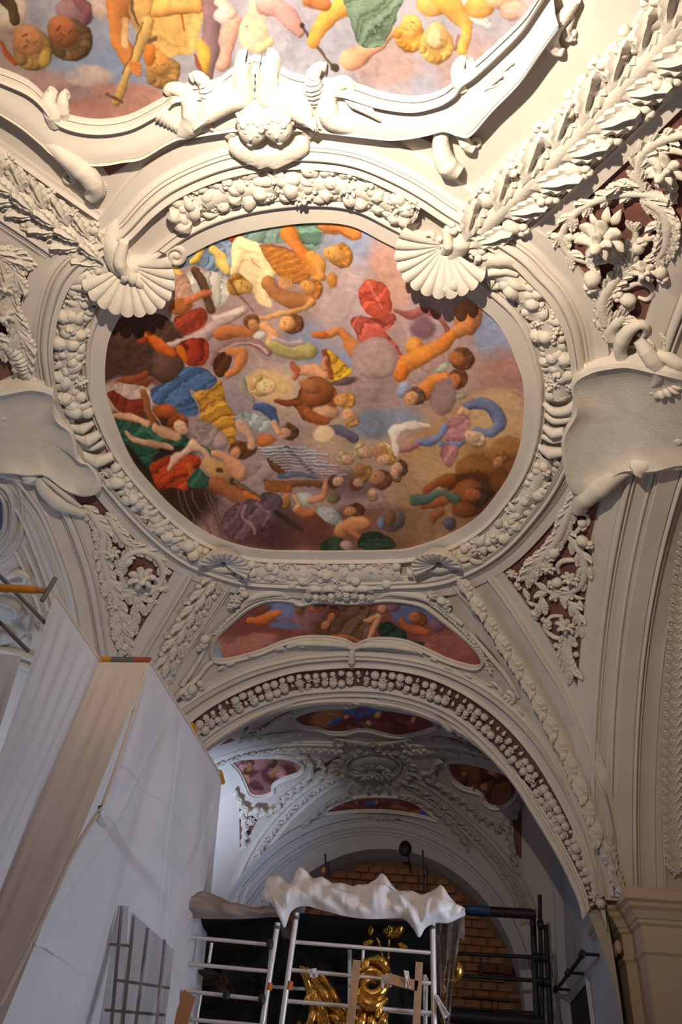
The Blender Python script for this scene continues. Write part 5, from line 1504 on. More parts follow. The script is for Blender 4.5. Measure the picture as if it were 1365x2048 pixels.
# lesser scrolls along the top frame
for label, st, vl, lv in (
    ('upturned leaf tip on the top frame at the left, beside the pink painted cloud', [([(108, 240), (102, 214), (96, 192), (106, 172)], [12, 15, 13, 8]), ([(128, 232), (124, 206), (126, 188), (134, 178)], [8, 11, 10, 6])], [], [(100, 180, 12, 250), (132, 186, 12, 290)]),
    ('upturned leaf tip on the top frame at the right, under the painted angel heads', [([(934, 168), (926, 146), (922, 126), (930, 110)], [12, 15, 13, 7]), ([(948, 152), (948, 130), (944, 114)], [8, 11, 7])], [], [(924, 118, 12, 250), (944, 118, 12, 290)]),
    ('broad scroll with a volute under the left end of the top frame', [([(24, 232), (70, 258), (112, 286), (150, 312), (178, 338), (190, 366), (180, 386)], [7, 10, 13, 17, 20, 19, 12]), ([(96, 290), (122, 310), (140, 334), (146, 354), (136, 360)], [5, 8, 9, 7, 5])], [(138, 350, 11, 90, 1.2)], [(206, 360, 16, 100), (204, 374, 14, 120)]),
    ('scroll with a leafy end under the right end of the top frame', [([(900, 234), (888, 262), (892, 296), (908, 322), (924, 334)], [8, 14, 18, 20, 14]), ([(905, 240), (928, 264), (940, 284), (952, 292)], [5, 9, 11, 8])], [(954, 284, 11, 120, 1.3)], [(880, 290, 16, 100), (884, 306, 15, 80), (900, 326, 14, 60)]),
    ('S shaped scroll against the rib at the far right of the top frame', [([(1160, -10), (1140, 18), (1120, 44), (1112, 70), (1120, 92), (1132, 98)], [8, 10, 12, 13, 11, 7]), ([(1150, 30), (1140, 52), (1142, 70), (1152, 70)], [5, 7, 7, 5])], [(1148, 64, 9, 60, 1.2)], []),
):
    q = thing_px('frame_scroll', label, 'stucco ornament', st[0][0][2])
    for p, r in st: stem('scroll', p, r, q, 1, 1.2)
    for v in vl: volute(v[0], v[1], v[2], v[3], v[4], q, 5)
    for l in lv: put(UO['leaf'], 'leaf', q, (l[0], l[1]), l[2], l[3], 1, lift=.9)
q = thing_px('relief_spray', 'low relief leaf spray on the right arm of the top frame', 'stucco ornament', (960, 210))
for (x, y, s, a, k) in ((920, 208, 18, 320, 'leaf'), (948, 188, 17, 330, 'leaf'), (972, 172, 20, 320, 'leaf'), (1000, 144, 26, 318, 'leaf'), (1024, 118, 24, 318, 'leaf'), (978, 152, 10, 0, 'bud'), (936, 205, 8, 0, 'bud'), (990, 165, 22, 330, 'leaf'), (1046, 96, 16, 315, 'leaf')):
    put(UO[k], 'leaf' if k == 'leaf' else 'bud', q, (x, y), s, a, 1, lift=.9, sz=.8)
q = thing_px('relief_spray', 'low relief leaf spray on the left arm of the top frame', 'stucco ornament', (90, 230))
for (x, y, s, a, k) in ((20, 196, 18, 30, 'leaf'), (54, 214, 18, 40, 'leaf'), (84, 240, 17, 20, 'leaf'), (120, 256, 16, 10, 'leaf'), (150, 262, 15, 5, 'leaf'), (180, 264, 12, 0, 'leaf'), (70, 236, 8, 0, 'bud'), (8, 186, 8, 0, 'bud')):
    put(UO[k], 'leaf' if k == 'leaf' else 'bud', q, (x, y), s, a, 1, lift=.9, sz=.6)

# ---- frame of the lunette fresco
t = thing_px('lunette_surround', 'scrolled stucco frame with a shell mask round the wide shallow fresco', 'frame', (700, 1190))
stem('frame_scroll', [(578, 1192), (560, 1182), (530, 1182), (500, 1192), (482, 1210)], [4, 7, 8, 7, 4], t, 1, 1.0)
stem('frame_scroll', [(760, 1192), (780, 1182), (815, 1182), (850, 1190), (884, 1212)], [4, 7, 8, 7, 4], t, 1, 1.0)
for k, x in enumerate((632, 660, 700, 728)):
    stem('mask_shell', [(x - 16, 1176), (x - 6, 1166), (x + 8, 1166), (x + 18, 1176)], [5, 8, 8, 5], t, 1, 2.0)
for k in range(9): put(UO['bud'] if k % 2 else UO['rosette'], 'mask_knob', t, (618 + k * 15.5, 1180 + 3 * math.sin(k)), 9, 90, 1, lift=1.6)
for (x, y) in ((616, 1192), (746, 1192)): volute(x, y, 11, 90, 1.2, t, 4.5)
for (x, y, s, a) in ((472, 1188, 17, 200), (488, 1178, 14, 240), (470, 1200, 13, 160), (868, 1180, 16, 320), (888, 1192, 15, 20), (896, 1204, 12, 60), (408, 1270, 15, 100), (404, 1284, 12, 140), (380, 1372, 15, 130), (398, 1362, 11, 60)):
    put(UO['rosette'] if s > 15 else UO['bud'], 'blossom', t, (x, y), s * .8, a, 1, lift=.8)
stem('frame_scroll', [(706, 1300), (700, 1290), (680, 1282), (640, 1278), (600, 1280), (574, 1290)], [3, 6, 7, 7, 6, 4], t, 1, 1.6)
stem('frame_scroll', [(706, 1300), (712, 1292), (730, 1284), (770, 1282), (806, 1288), (836, 1298)], [3, 6, 7, 7, 6, 4], t, 1, 1.6)
stem('frame_scroll', [(706, 1330), (705, 1312), (706, 1296)], [4, 7, 5], t, 1, 2.0)
stem('frame_scroll', [(428, 1318), (412, 1330), (396, 1350), (372, 1372), (358, 1384), (350, 1396)], [4, 5, 5, 6, 7, 4], t, 1, 1.0)
stem('frame_scroll', [(412, 1290), (400, 1312), (382, 1340), (362, 1368)], [4, 5, 5, 5], t, 1, 1.0)
stem('frame_scroll', [(940, 1262), (962, 1286), (988, 1316), (1012, 1344), (1030, 1372), (1040, 1394)], [4, 5, 5, 5, 5, 3], t, 1, 1.0)
stem('frame_scroll', [(880, 1204), (900, 1222), (926, 1246)], [6, 6, 4], t, 1, 1.0)
volute(1018, 1396, 15, 270, 1.5, t, 5); volute(370, 1384, 12, 0, 1.4, t, 5)
for (x, y, s, a) in ((994, 1362, 9, 30), (1006, 1376, 9, 60), (984, 1366, 7, 0), (1046, 1416, 8, 60), (560, 1290, 9, 340), (600, 1285, 9, 0), (840, 1296, 9, 20), (870, 1312, 8, 20), (500, 1306, 8, 350), (900, 1330, 8, 20), (940, 1345, 8, 20), (460, 1322, 8, 340), (440, 1330, 8, 330)):
    put(UO['leaf'], 'leaf', t, (x, y), s, a, 1, lift=1.0)
for k in range(26):
    q = k / 25
    p = spline([(430, 1262), (460, 1232), (500, 1200), (540, 1190), (575, 1190)], 26)[k]
    put(UO['leaflet'], 'leaf', t, p, 8, -40 + RNG.uniform(-40, 40), 1, lift=.8)
    p = spline([(860, 1200), (890, 1222), (930, 1258), (966, 1300), (985, 1340)], 26)[k]
    put(UO['leaflet'], 'leaf', t, p, 8, 50 + RNG.uniform(-40, 40), 1, lift=.8)
P = [(868, 1330), (900, 1345), (940, 1366), (980, 1395), (1010, 1424), (1040, 1460), (1064, 1494), (1046, 1440), (1010, 1396), (985, 1370)]
for P in ([(952, 1268), (990, 1310), (1010, 1338), (996, 1338), (970, 1302)], [(1024, 1420), (1050, 1440), (1072, 1476), (1058, 1472)], [(352, 1398), (372, 1394), (398, 1374), (380, 1392), (358, 1412)], [(460, 1202), (470, 1190), (520, 1172), (480, 1180)], [(870, 1174), (820, 1172), (888, 1182), (900, 1198)]):
    O = spline(P, 30, True, False); c = O.mean(0)
    px = np.vstack([c + (O - c) * q for q in (.02, .5, 1)]); P3, N3 = hit(px)
    mesh_obj('spandrel_panel', P3 + N3 * .012, grid_faces(3, 30, False, True), RED, ceiling, True, 0)

# ================================================================ CHANCEL VAULT ORNAMENT
CR_PROF = flat(0, .1, .03) + roll(.1, .28, .06, .03) + flat(.3, .36, .02) + flat(.38, .68, .035) + flat(.7, .74, .02) + roll(.76, .92, .06, .03) + flat(.92, 1, .03)
CRIB = {
    'upper left': ([(690, 1484), (620, 1482), (560, 1484), (490, 1496), (424, 1516)], [(676, 1510), (620, 1504), (560, 1504), (490, 1514), (430, 1540)], ORN),
    'upper right': ([(800, 1484), (880, 1484), (950, 1496), (1040, 1528), (1105, 1580)], [(820, 1510), (880, 1506), (950, 1518), (1036, 1552), (1096, 1610)], ORN),
    'lower left': ([(672, 1540), (624, 1562), (560, 1612), (505, 1680), (466, 1760), (448, 1820)], [(700, 1558), (650, 1588), (592, 1640), (540, 1706), (502, 1780), (488, 1830)], ORN),
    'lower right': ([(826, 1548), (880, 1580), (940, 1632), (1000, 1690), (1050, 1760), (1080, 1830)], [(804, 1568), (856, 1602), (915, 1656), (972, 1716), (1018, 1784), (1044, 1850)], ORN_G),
}
for i, (k, (A, Bq, m)) in enumerate(CRIB.items()):
    o = band('trim_%d' % (12 + i), A, Bq, CR_PROF, m, None, 2, n=60)
    tag(o, 'moulded rib of the chancel vault running to the %s of its boss' % k, kind='structure')
    M = [((a[0] + b[0]) / 2, (a[1] + b[1]) / 2) for a, b in zip(A, Bq)]
    t = thing_px('leaf_garland', 'small leaf garland on the %s rib of the chancel vault' % k, 'garland', M[2], 2)
    n = 34; C = spline(M, n); T = np.gradient(C, axis=0)
    stem('stem', M, [3, 3], t, 2, .6, n=40, m=m)
    for j in range(n):
        a = math.degrees(math.atan2(T[j, 1], T[j, 0]))
        put((UG if m is ORN_G else UO)['leaf' if j % 2 else 'bud'], 'leaf', t, C[j], 8 if j % 2 else 5, a + (-30 if j % 4 < 2 else 30), 2, lift=.8)

t = thing_px('vault_boss', 'oval leafy boss at the crown of the chancel vault', 'stucco ornament', (748, 1528), 2)
E_ = lambda rx, ry, n=30: [(748 + rx * math.cos(a), 1528 + ry * math.sin(a)) for a in np.linspace(0, 2 * math.pi, n, endpoint=False)]
plate('boss_field', E_(50, 22), (748, 1528), [(0, .10), (.5, .09), (.85, .05), (1, -.01)], ORN_G, t, 2)
frame_roll('boss_ring', E_(54, 26), 9, .08, t, 2, 60, True, ORN_G)
for k, (x, y) in enumerate(E_(80, 38, 26)): put(UG['leaf' if k % 2 else 'rosette'], 'leaf' if k % 2 else 'flower', t, (x, y), 11 if k % 2 else 8, math.degrees(math.atan2(y - 1528, x - 748)), 2, lift=.8)
for k, (x, y) in enumerate(E_(28, 11, 12)): put(UG['leaf'], 'leaf', t, (x, y), 12, math.degrees(math.atan2(y - 1528, x - 748)) + 20, 2, lift=1.2)
put(UG['rosette'], 'flower', t, (748, 1526), 12, 0, 2, lift=1.6)


def spray(label, centre, vines, leaves, U, m):
    t = thing_px('stucco_spray', label, 'stucco ornament', centre, 2)
    for p, r, n, s in vines:
        st = stem('scroll', p, r, t, 2, 1.0, m)
        C = spline(p, n); T = np.gradient(C, axis=0)
        for i in range(n):
            a = math.degrees(math.atan2(T[i, 1], T[i, 0]))
            put(U['leaf'], 'leaf', st, C[i], s, a + 40 * (-1) ** i, 2, lift=.8)
    for x, y, s, a, k in leaves: put(U[k], PART[k], t, (x, y), s, a, 2, lift=.9)
    return t


spray('scroll and palmette left of the long blue chancel fresco', (540, 1448), [([(590, 1420), (560, 1432), (540, 1446), (512, 1462), (492, 1466), (500, 1452)], [4, 6, 7, 6, 4, 3], 9, 9), ([(600, 1462), (560, 1466), (520, 1470), (480, 1476)], [3, 5, 4, 3], 7, 8)], [(524, 1448, 9, 90, 'leaflet'), (534, 1446, 9, 90, 'leaflet'), (514, 1452, 9, 90, 'leaflet')], UO, ORN)
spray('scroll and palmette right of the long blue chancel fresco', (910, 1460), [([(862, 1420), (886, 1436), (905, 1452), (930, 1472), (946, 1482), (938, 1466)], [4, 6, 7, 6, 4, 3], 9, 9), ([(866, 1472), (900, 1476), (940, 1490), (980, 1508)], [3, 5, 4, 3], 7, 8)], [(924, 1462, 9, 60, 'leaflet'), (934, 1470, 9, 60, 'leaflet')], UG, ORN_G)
spray('small leafy crest over the long blue chancel fresco', (728, 1392), [([(690, 1404), (712, 1396), (730, 1390), (750, 1396), (770, 1404)], [3, 5, 6, 5, 3], 9, 9)], [(716, 1386, 9, 250, 'leaf'), (730, 1382, 10, 270, 'leaf'), (744, 1386, 9, 290, 'leaf')], UO, ORN)
spray('leafy crest between the long blue fresco and the vault boss', (745, 1480), [([(670, 1474), (710, 1480), (750, 1484), (790, 1480), (826, 1474)], [3, 4, 5, 4, 3], 12, 9)], [(748, 1478, 9, 0, 'rosette')], UG, ORN_G)
spray('white leafy stucco filling right of the pink chancel fresco', (620, 1540), [([(612, 1512), (624, 1530), (616, 1552), (590, 1574), (560, 1596)], [4, 5, 5, 4, 3], 13, 10), ([(640, 1520), (650, 1536), (640, 1552)], [3, 4, 3], 6, 9)], [(600, 1506, 8, 0, 'bud')], UO, ORN)
spray('white leafy stucco filling below the pink chancel fresco', (500, 1640), [([(470, 1580), (482, 1604), (500, 1620), (530, 1622), (556, 1606)], [5, 5, 5, 4, 3], 12, 11), ([(482, 1620), (488, 1650), (484, 1690)], [4, 4, 2], 9, 10)], [(512, 1612, 9, 0, 'bud'), (500, 1636, 9, 60, 'rosette')], UO, ORN)
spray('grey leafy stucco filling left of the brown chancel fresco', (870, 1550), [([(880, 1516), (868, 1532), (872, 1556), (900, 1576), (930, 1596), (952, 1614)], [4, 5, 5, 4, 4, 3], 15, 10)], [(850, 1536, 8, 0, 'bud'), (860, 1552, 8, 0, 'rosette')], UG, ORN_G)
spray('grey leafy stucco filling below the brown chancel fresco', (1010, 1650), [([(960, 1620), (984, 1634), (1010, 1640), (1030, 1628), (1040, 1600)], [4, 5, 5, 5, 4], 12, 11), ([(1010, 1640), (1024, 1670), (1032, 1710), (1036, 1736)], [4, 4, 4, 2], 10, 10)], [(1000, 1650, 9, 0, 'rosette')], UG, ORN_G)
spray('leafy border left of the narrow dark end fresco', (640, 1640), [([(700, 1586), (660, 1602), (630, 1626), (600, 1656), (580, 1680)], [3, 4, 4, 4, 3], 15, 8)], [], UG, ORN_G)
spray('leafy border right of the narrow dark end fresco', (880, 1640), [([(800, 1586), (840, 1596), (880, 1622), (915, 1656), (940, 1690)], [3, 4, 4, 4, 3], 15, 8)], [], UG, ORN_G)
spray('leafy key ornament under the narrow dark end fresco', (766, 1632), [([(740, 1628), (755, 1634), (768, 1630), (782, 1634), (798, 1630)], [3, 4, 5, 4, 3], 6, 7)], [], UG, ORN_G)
for P in ([(478, 1612), (494, 1640), (520, 1630), (500, 1668), (480, 1700)], [(486, 1456), (500, 1446), (494, 1460)], [(470, 1480), (452, 1486), (440, 1490), (460, 1476)], [(1026, 1620), (1044, 1600), (1044, 1720), (1030, 1700)], [(700, 1502), (640, 1540), (620, 1545), (660, 1520)]):
    O = spline(P, 30, True, False); c = O.mean(0)
    px = np.vstack([c + (O - c) * q for q in (.02, .5, 1)]); P3, N3 = hit(px, 2)
    mesh_obj('spandrel_panel', P3 + N3 * .01, grid_faces(3, 30, False, True), RED, ceil2, True, 0)

# ---- arch mouldings on the end wall
def wall_arc(name, cx, cz, r0, r1, prof, m, y=YW, a0=-10, a1=190, n=70, label=None, num=None, parent=None):
    prof = edge(prof)
    a = np.radians(np.linspace(a0, a1, n))
    V = []
    for t in a:
        for f, h in prof:
            r = r0 + (r1 - r0) * f
            V.append(((cx + r * math.cos(t)) * K, y * K - h, (cz + r * math.sin(t)) * K + 1.6))
    o = mesh_obj(name, V, grid_faces(n, len(prof)), m, parent)
    if label: tag(o, label, kind='structure')
    return o


ACX, ACZ = -0.2, 0.41
wall_arc('trim_16', ACX, ACZ, .415, .482, flat(0, .1, .03) + roll(.1, .3, .09, .03) + flat(.32, .55, .05) + roll(.56, .7, .10, .05) + ogee(.7, .95, .10, .20) + flat(.95, 1, .2), CHANW, label='stepped wall arch moulding round the end wall lunette')
# end wall face is rebuilt with the niche opening cut out
bpy.data.objects.remove(end)
BCX, BCZ, BR = -0.17, 0.412, 0.374
NN = 60
V = []
for k in range(NN + 1):
    t = math.radians(-25 + 230 * k / NN)
    V.append(((BCX + BR * math.cos(t)) * K, YW * K, (BCZ + BR * math.sin(t)) * K + 1.6))
for k in range(NN + 1):
    t = math.radians(-25 + 230 * k / NN)
    s = .66 / max(abs(math.cos(t)), abs(math.sin(t)), .2)
    V.append(((BCX + min(s, .75) * math.cos(t)) * K, YW * K, (BCZ + min(s, .75) * math.sin(t)) * K + 1.6))
end = mesh_obj('wall_end', V, grid_faces(2, NN + 1), CHANW, None, False)
tag(end, 'white plastered end wall of the chancel round the brick niche', kind='structure')
# niche soffit
V = []
for yy in (0, .10):
    for k in range(NN + 1):
        t = math.radians(-25 + 230 * k / NN)
        V.append(((BCX + BR * math.cos(t)) * K, (YW + yy) * K, (BCZ + BR * math.sin(t)) * K + 1.6))
o = mesh_obj('trim_17', V, grid_faces(2, NN + 1), CHANW, None, True)
tag(o, 'plastered soffit of the brick niche', kind='structure')
yb = (YW + .10) * K
bw = wall('wall_niche', [((BCX - .5) * K, yb + .03, 0), ((BCX + .5) * K, yb + .03, 0), ((BCX + .5) * K, yb + .03, (BCZ + .45) * K + 1.6), ((BCX - .5) * K, yb + .03, (BCZ + .45) * K + 1.6)], MORTAR, 'exposed brickwork at the back of the end wall niche')
hb = .155; wb = .31
me0 = None
cnt = 0
zlo, zhi = 3.7, (BCZ + BR) * K + 1.6
rows = int((zhi - zlo) / hb)
for r in range(rows):
    z = zlo + (r + .5) * hb
    for c in range(-10, 11):
        x = BCX * K + (c + (.5 if r % 2 else 0)) * wb
        dx, dz = x / K - BCX, (z - 1.6) / K - BCZ
        if (dz > 0 and math.hypot(dx, dz) > BR - .012) or abs(dx) > BR + .02: continue
        pq = project((x, yb, z))[0]
        if pq[0] < 860 and pq[1] > 1850: continue
        if me0 is None:
            v, f = box_vf(-wb / 2 + .012, wb / 2 - .012, -.035, .03, -hb / 2 + .012, hb / 2 - .012)
            v = [(p[0] * (.97 if p[1] < 0 else 1), p[1], p[2] * (.93 if p[1] < 0 else 1)) for p in v]
            me0 = bpy.data.meshes.new('brick'); me0.from_pydata(v, [], f); me0.materials.append(BRICK)
        if cnt >= 300: continue
        b = bpy.data.objects.new('brick', me0); COL.objects.link(b)
        b.location = (x + RNG.uniform(-.008, .008), yb + RNG.uniform(-.02, .015), z + RNG.uniform(-.005, .005))
        b.rotation_euler = (0, RNG.uniform(-.01, .01), RNG.uniform(-.02, .02))
        b.parent = bw; b.matrix_parent_inverse = parent_inv(bw)
        cnt += 1

# ---- corner pilasters of the chancel
def post(name, label, pts, prof, m, cat='pilaster'):
    pass


def pilaster(label, x, y, w, d, z0, z1, m, num):
    V, F = join_vf([box_vf(x - w / 2, x + w / 2, y - d, y, z0, z1), box_vf(x - w * .36, x - w * .22, y - d - .035, y - d + .01, z0, z1), box_vf(x + w * .12, x + w * .34, y - d - .05, y - d + .01, z0, z1),
                    box_vf(x - w * .56, x + w * .56, y - d - .06, y, z1 - .1, z1), box_vf(x - w * .53, x + w * .53, y - d - .04, y, z1 - .24, z1 - .16)])
    o = mesh_obj('trim_%d' % num, V, F, m, None, False)
    return tag(o, label, kind='structure')


pilaster('moulded pilaster in the far right corner of the chancel', XR * K - .28, YW * K, .40, .25, 0, 1.6 + .44 * K, CHANW, 18)
pilaster('moulded pilaster in the far left corner of the chancel', XL * K + .28, YW * K, .40, .25, 0, 1.6 + .44 * K, CHANW, 19)
# vertical mouldings on the side walls where they meet the wall arch
o = wall_arc  # (keeps linters quiet)

def side_arc(X, sgn, num, label, m):
    n = 60
    ys = CYY + CB * np.sin(np.linspace(0, math.pi / 2, n))
    V = []
    prof = [(0, 0), (0, .14), (.05, .16), (.10, .13), (.14, .14), (.20, .06), (.22, 0)]
    zz = chancel_z(0 * ys + X, ys)
    P = np.stack([ys, zz], 1)
    T = np.gradient(P, axis=0); T /= np.linalg.norm(T, axis=1)[:, None]
    Nn = np.stack([T[:, 1], -T[:, 0]], 1)
    Nn[P[:, 0] < CYY] *= 1
    for i in range(n):
        dn = Nn[i] if Nn[i, 1] < 0 else -Nn[i]
        for a, h in prof:
            V.append((X * K - sgn * h, (P[i, 0]) * K + dn[0] * a, P[i, 1] * K + 1.6 + dn[1] * a))
    o = mesh_obj('trim_%d' % num, V, grid_faces(n, len(prof)), m, None)
    return tag(o, label, kind='structure')


side_arc(XR, 1, 20, 'wall arch moulding on the right side of the chancel', CHANW)
side_arc(XL, -1, 21, 'wall arch moulding on the left side of the chancel', CHANW)

# ---- window opening, towel rail like bracket on the right wall, bright window on the left
def quad_px(name, px, axis, value, m, label=None, kind=None, parent=None):
    V = [pt(x, y, axis, value) for x, y in px]
    o = mesh_obj(name, V, [tuple(range(len(V)))], m, parent, False)
    if label: tag(o, label, kind=kind)
    return o


xw = XR * K
w1 = quad_px('window_1', [(1139, 2003), (1177, 1955), (1198, 2110), (1150, 2110)], 0, xw - .01, DARKM, 'dark window opening low in the right chancel wall', 'structure')
P = [pt(x, y, 0, xw - .02) for x, y in ((1150, 2110), (1139, 2003), (1177, 1955), (1198, 2110))]
for a, b in zip(P[:-1], P[1:]):
    tube('window_frame', [a + (b - a) * (k / 5) for k in range(6)], [.05], CHANW, w1, 4)
t = thing('wall_rail', 'black three pronged steel rail fixed to the right chancel wall over the window', 'bracket', pt(1142, 1942, 0, xw - .1))
A, Bq = pt(1168, 1908, 0, xw - .22), pt(1115, 1978, 0, xw - .22)
tube('rail', [A + (Bq - A) * (k / 6) for k in range(7)], [.028], DARKM, t, 8)
for q in (0.0, .48, 1.0):
    p = A + (Bq - A) * q
    tube('prong', [p, p + Vector((.12, 0, 0)), p + Vector((.24, 0, 0))], [.022], DARKM, t, 6)
    tube('clamp', [p + Vector((-.02, -.05, 0)), p + Vector((-.02, .05, 0)), p + Vector((-.02, .1, 0))], [.05], DARKM, t, 8)
wl = quad_px('window_2', [(402, 1862), (378, 1990), (358, 2080), (398, 2080), (404, 1990), (420, 1862)], 0, XL * K + .02, GLASS, 'bright window glimpsed through the scaffold at the left of the chancel', 'structure')
P = [pt(x, y, 0, XL * K + .06) for x, y in ((401, 1860), (378, 1990), (366, 2050))]
tube('window_frame', spline(P, 6, False, False), [.05], CHANW, wl, 4)
for y in (1905, 1945, 1985):
    tube('glazing_bar', [pt(384, y, 0, XL * K + .05), pt(398, y + 1, 0, XL * K + .05), pt(412, y + 2, 0, XL * K + .05)], [.025], CHANW, wl, 4)

# ================================================================ RIGHT PIER
ZC = 1.6 + .47 * K
top_px = [(1480, 1806), (1352, 1791), (1256, 1780), (1243, 1783), (1229, 1802), (1210, 1802), (1172, 1856)]
TP = [np.array(p) for p in ((3.77, 11.10), (2.29, 11.10), (2.25, 11.62), (2.12, 11.66), (2.06, 13.04), (3.16, 13.29))]   # plan of the capital's top edge


def offset_path(P, d):
    out = []
    for i, p in enumerate(P):
        a = P[max(i - 1, 0)]; b = P[min(i + 1, len(P) - 1)]
        n = []
        for u, v in ((a, p), (p, b)):
            e = v - u
            if np.linalg.norm(e) > 1e-6:
                e = e / np.linalg.norm(e); n.append(np.array([e[1], -e[0]]))
        m = sum(n); m = m / np.linalg.norm(m); c = max(.5, float(m @ n[0]))
        out.append(p + m * d / c)
    return out


# outward side: path runs right to left then back, so the room lies to the left/front
cprof = [(-.30, .06), (-.04, .06), (.0, .02), (.0, -.09), (-.05, -.12), (-.06, -.16), (-.11, -.20), (-.15, -.28), (-.17, -.29), (-.17, -.33), (-.21, -.36), (-.21, -.60), (-.19, -.62), (-.19, -.66), (-.22, -.69)]
test = offset_path(TP, -.3)
sgn = 1 if np.linalg.norm(test[3] - np.array([3.0, 14.0])) < np.linalg.norm(TP[3] - np.array([3.0, 14.0])) else -1
V = []
for off, dz in cprof:
    for p in offset_path(TP, off * sgn): V.append((p[0], p[1], ZC + dz))
pier = thing('nave_pier', 'ochre plastered nave pier with moulded capital at the lower right', 'pier', (TP[1][0] + .3, TP[1][1] + .4, 0))
cap = mesh_obj('capital', V, grid_faces(len(cprof), len(TP)), PIERM, pier, False)
body = offset_path(TP, -.22 * sgn)
V = [(p[0], p[1], z) for z in (0.0, ZC - .6) for p in body]
mesh_obj('shaft', V, grid_faces(2, len(TP)), PIERM, pier, False)
body2 = offset_path(TP, -.10 * sgn)
V = [(p[0], p[1], z) for z in (ZC, ZC + 1.0) for p in offset_path(TP, -.30 * sgn)]
mesh_obj('impost', V, grid_faces(2, len(TP)), STUCCO, pier, False)
xf = TP[4][0] + .18
for k in range(6):
    q = k / 5
    P = on_plane([(1199 + 38 * q, 1934 - 40 * q)], 0, xf)[0]
    mesh_obj('leaf_ornament', *sphere_vf(8, 5, .05, lambda p, a, b: p * np.array([1, 1.1, 1.7]), P), PIERM, cap)

# mirrored pier behind the sheeting on the left
lp = thing('nave_pier', 'left nave pier hidden behind the sheeted scaffold', 'pier', W(VX - VA, YE, -.22))
V, F = join_vf([box_vf((VX - VA - .14) * K, (VX - VA) * K, YE * K - .2, YE * K + .9, 0, ZC - .5), box_vf((VX - VA - .15) * K, (VX - VA) * K + .2, YE * K - .35, YE * K + .95, ZC - .5, ZC)])
mesh_obj('shaft', V, F, PIERM, lp, False)

# ================================================================ SHEETED SCAFFOLD ON THE LEFT
def patch(name, A, Bq, C, D, m, parent, nu=40, nv=60, amp=.03, seed=1, nrm=(0, -1, 0), hem=0.0):
    """hanging sheet between four corners (top left, top right, bottom left, bottom right)"""
    A, Bq, C, D = [np.array(p, float) for p in (A, Bq, C, D)]
    r = np.random.RandomState(seed)
    u, v = np.meshgrid(np.linspace(0, 1, nu), np.linspace(0, 1, nv), indexing='ij')
    P = (A * ((1 - u) * (1 - v))[..., None] + Bq * (u * (1 - v))[..., None] + C * ((1 - u) * v)[..., None] + D * (u * v)[..., None])
    d = np.zeros_like(u)
    for k in range(7):
        fu, fv = r.uniform(5, 34), r.uniform(-3, 3)
        d += r.uniform(.2, 1) * np.sin(fu * u + fv * v * 2 + r.uniform(0, 6) + 1.2 * np.sin(3 * v + k)) * (.3 + .7 * v)
    d += .5 * np.exp(-((u - .5 + .2 * v) / .05) ** 2) - .4 * np.exp(-((u - .25 - .2 * v) / .05) ** 2)
    for k in range(9):                                   # sharp creases where the sheet is pinched
        c, sl, w = r.uniform(.05, .95), r.uniform(-.5, .5), r.uniform(.006, .02)
        d += r.uniform(-1.2, 1.2) * np.exp(-np.abs(u - c - sl * (v - .5)) / w) * np.exp(-((v - r.uniform(.1, .9)) / .35) ** 2)
    e = np.minimum(1, np.minimum(u, 1 - u) * 12) * np.minimum(1, v * 14)
    P = P + np.array(nrm, float) * (d * amp * .5 * e)[..., None]
    return mesh_obj(name, P.reshape(-1, 3), grid_faces(nu, nv), m, parent, True, 0)


y1, y2, y0 = .951 * K, 1.359 * K, .786 * K
sc = thing('sheeted_scaffold', 'tall scaffold tower wrapped in white plastic and fleece sheets at the left', 'scaffold', (-4.2, 7.0, 0))
a1, a2 = pt(200, 1324, 1, y1), pt(300, 1325, 1, y1)
b1, b2 = pt(14, 1750, 1, y1), pt(0, 2060, 1, y1)
bl = pt(-120, 2060, 1, y1)
fr = patch('warm_fleece_panel', a1, a2, bl, b2, SHEETW, sc, 34, 70, .035, 3)
f1_, f2_ = pt(444, 1557, 1, y2), pt(396, 2060, 1, y2)
patch('plastic_side_panel', a2, f1_, b2, f2_, SHEET, sc, 140, 120, .075, 5, (1, 0, 0))
n1_, n2_ = pt(110, 1190, 1, y0), pt(-190, 2060, 1, y0)
patch('plastic_near_panel', n1_, a1, n2_, bl, SHEET, sc, 40, 80, .03, 9, (1, 0, 0))
l1 = pt(44, 1312, 1, y0); l2 = pt(-60, 1300, 1, y0)
patch('plastic_front_panel', l2, l1, pt(-260, 2060, 1, y0), pt(-185, 2060, 1, y0), SHEET, sc, 20, 40, .03, 12)


def pole(name, p, q, r, m, parent, seg=10, px=True):
    p = Vector(p); q = Vector(q)
    d = (q - p)
    ax = abs(d.normalized().z)
    return tube(name, [p + d * (k / 3) for k in range(4)], [r], m, parent, seg, N=np.tile([0.05, 1.0, 0.03] if ax > .6 else [0.03, .05, 1.0], (4, 1)))


# tubes along the top edges
L_ = lambda A, Bq, t: Vector(A) + (Vector(Bq) - Vector(A)) * t
up = Vector((0, 0, .03))
pole('top_tube_yellow', L_(a1, a2, -.02) + up, L_(a1, a2, .22) + up, .03, ORANGE, sc)
pole('top_tube_grey', L_(a1, a2, .22) + up, L_(a1, a2, .68) + up, .03, GREYP, sc)
pole('top_tube_red', L_(a1, a2, .68) + up, L_(a1, a2, 1.0) + up, .03, REDP, sc)
pole('side_tube', Vector(a2) + up * .3, Vector(f1_) + up * .3, .02, SHEETW, sc)
pole('side_tube_end', L_(a2, f1_, .50) + up * 1.2, L_(a2, f1_, .56) + up * 1.2, .035, ORANGE, sc)
pole('side_tube_end', L_(a2, f1_, .95) + up, L_(a2, f1_, 1.02) - up, .035, ORANGE, sc)
pole('near_tube', Vector(n1_) + up * .3, Vector(a1) + up * .3, .018, SHEETW, sc)
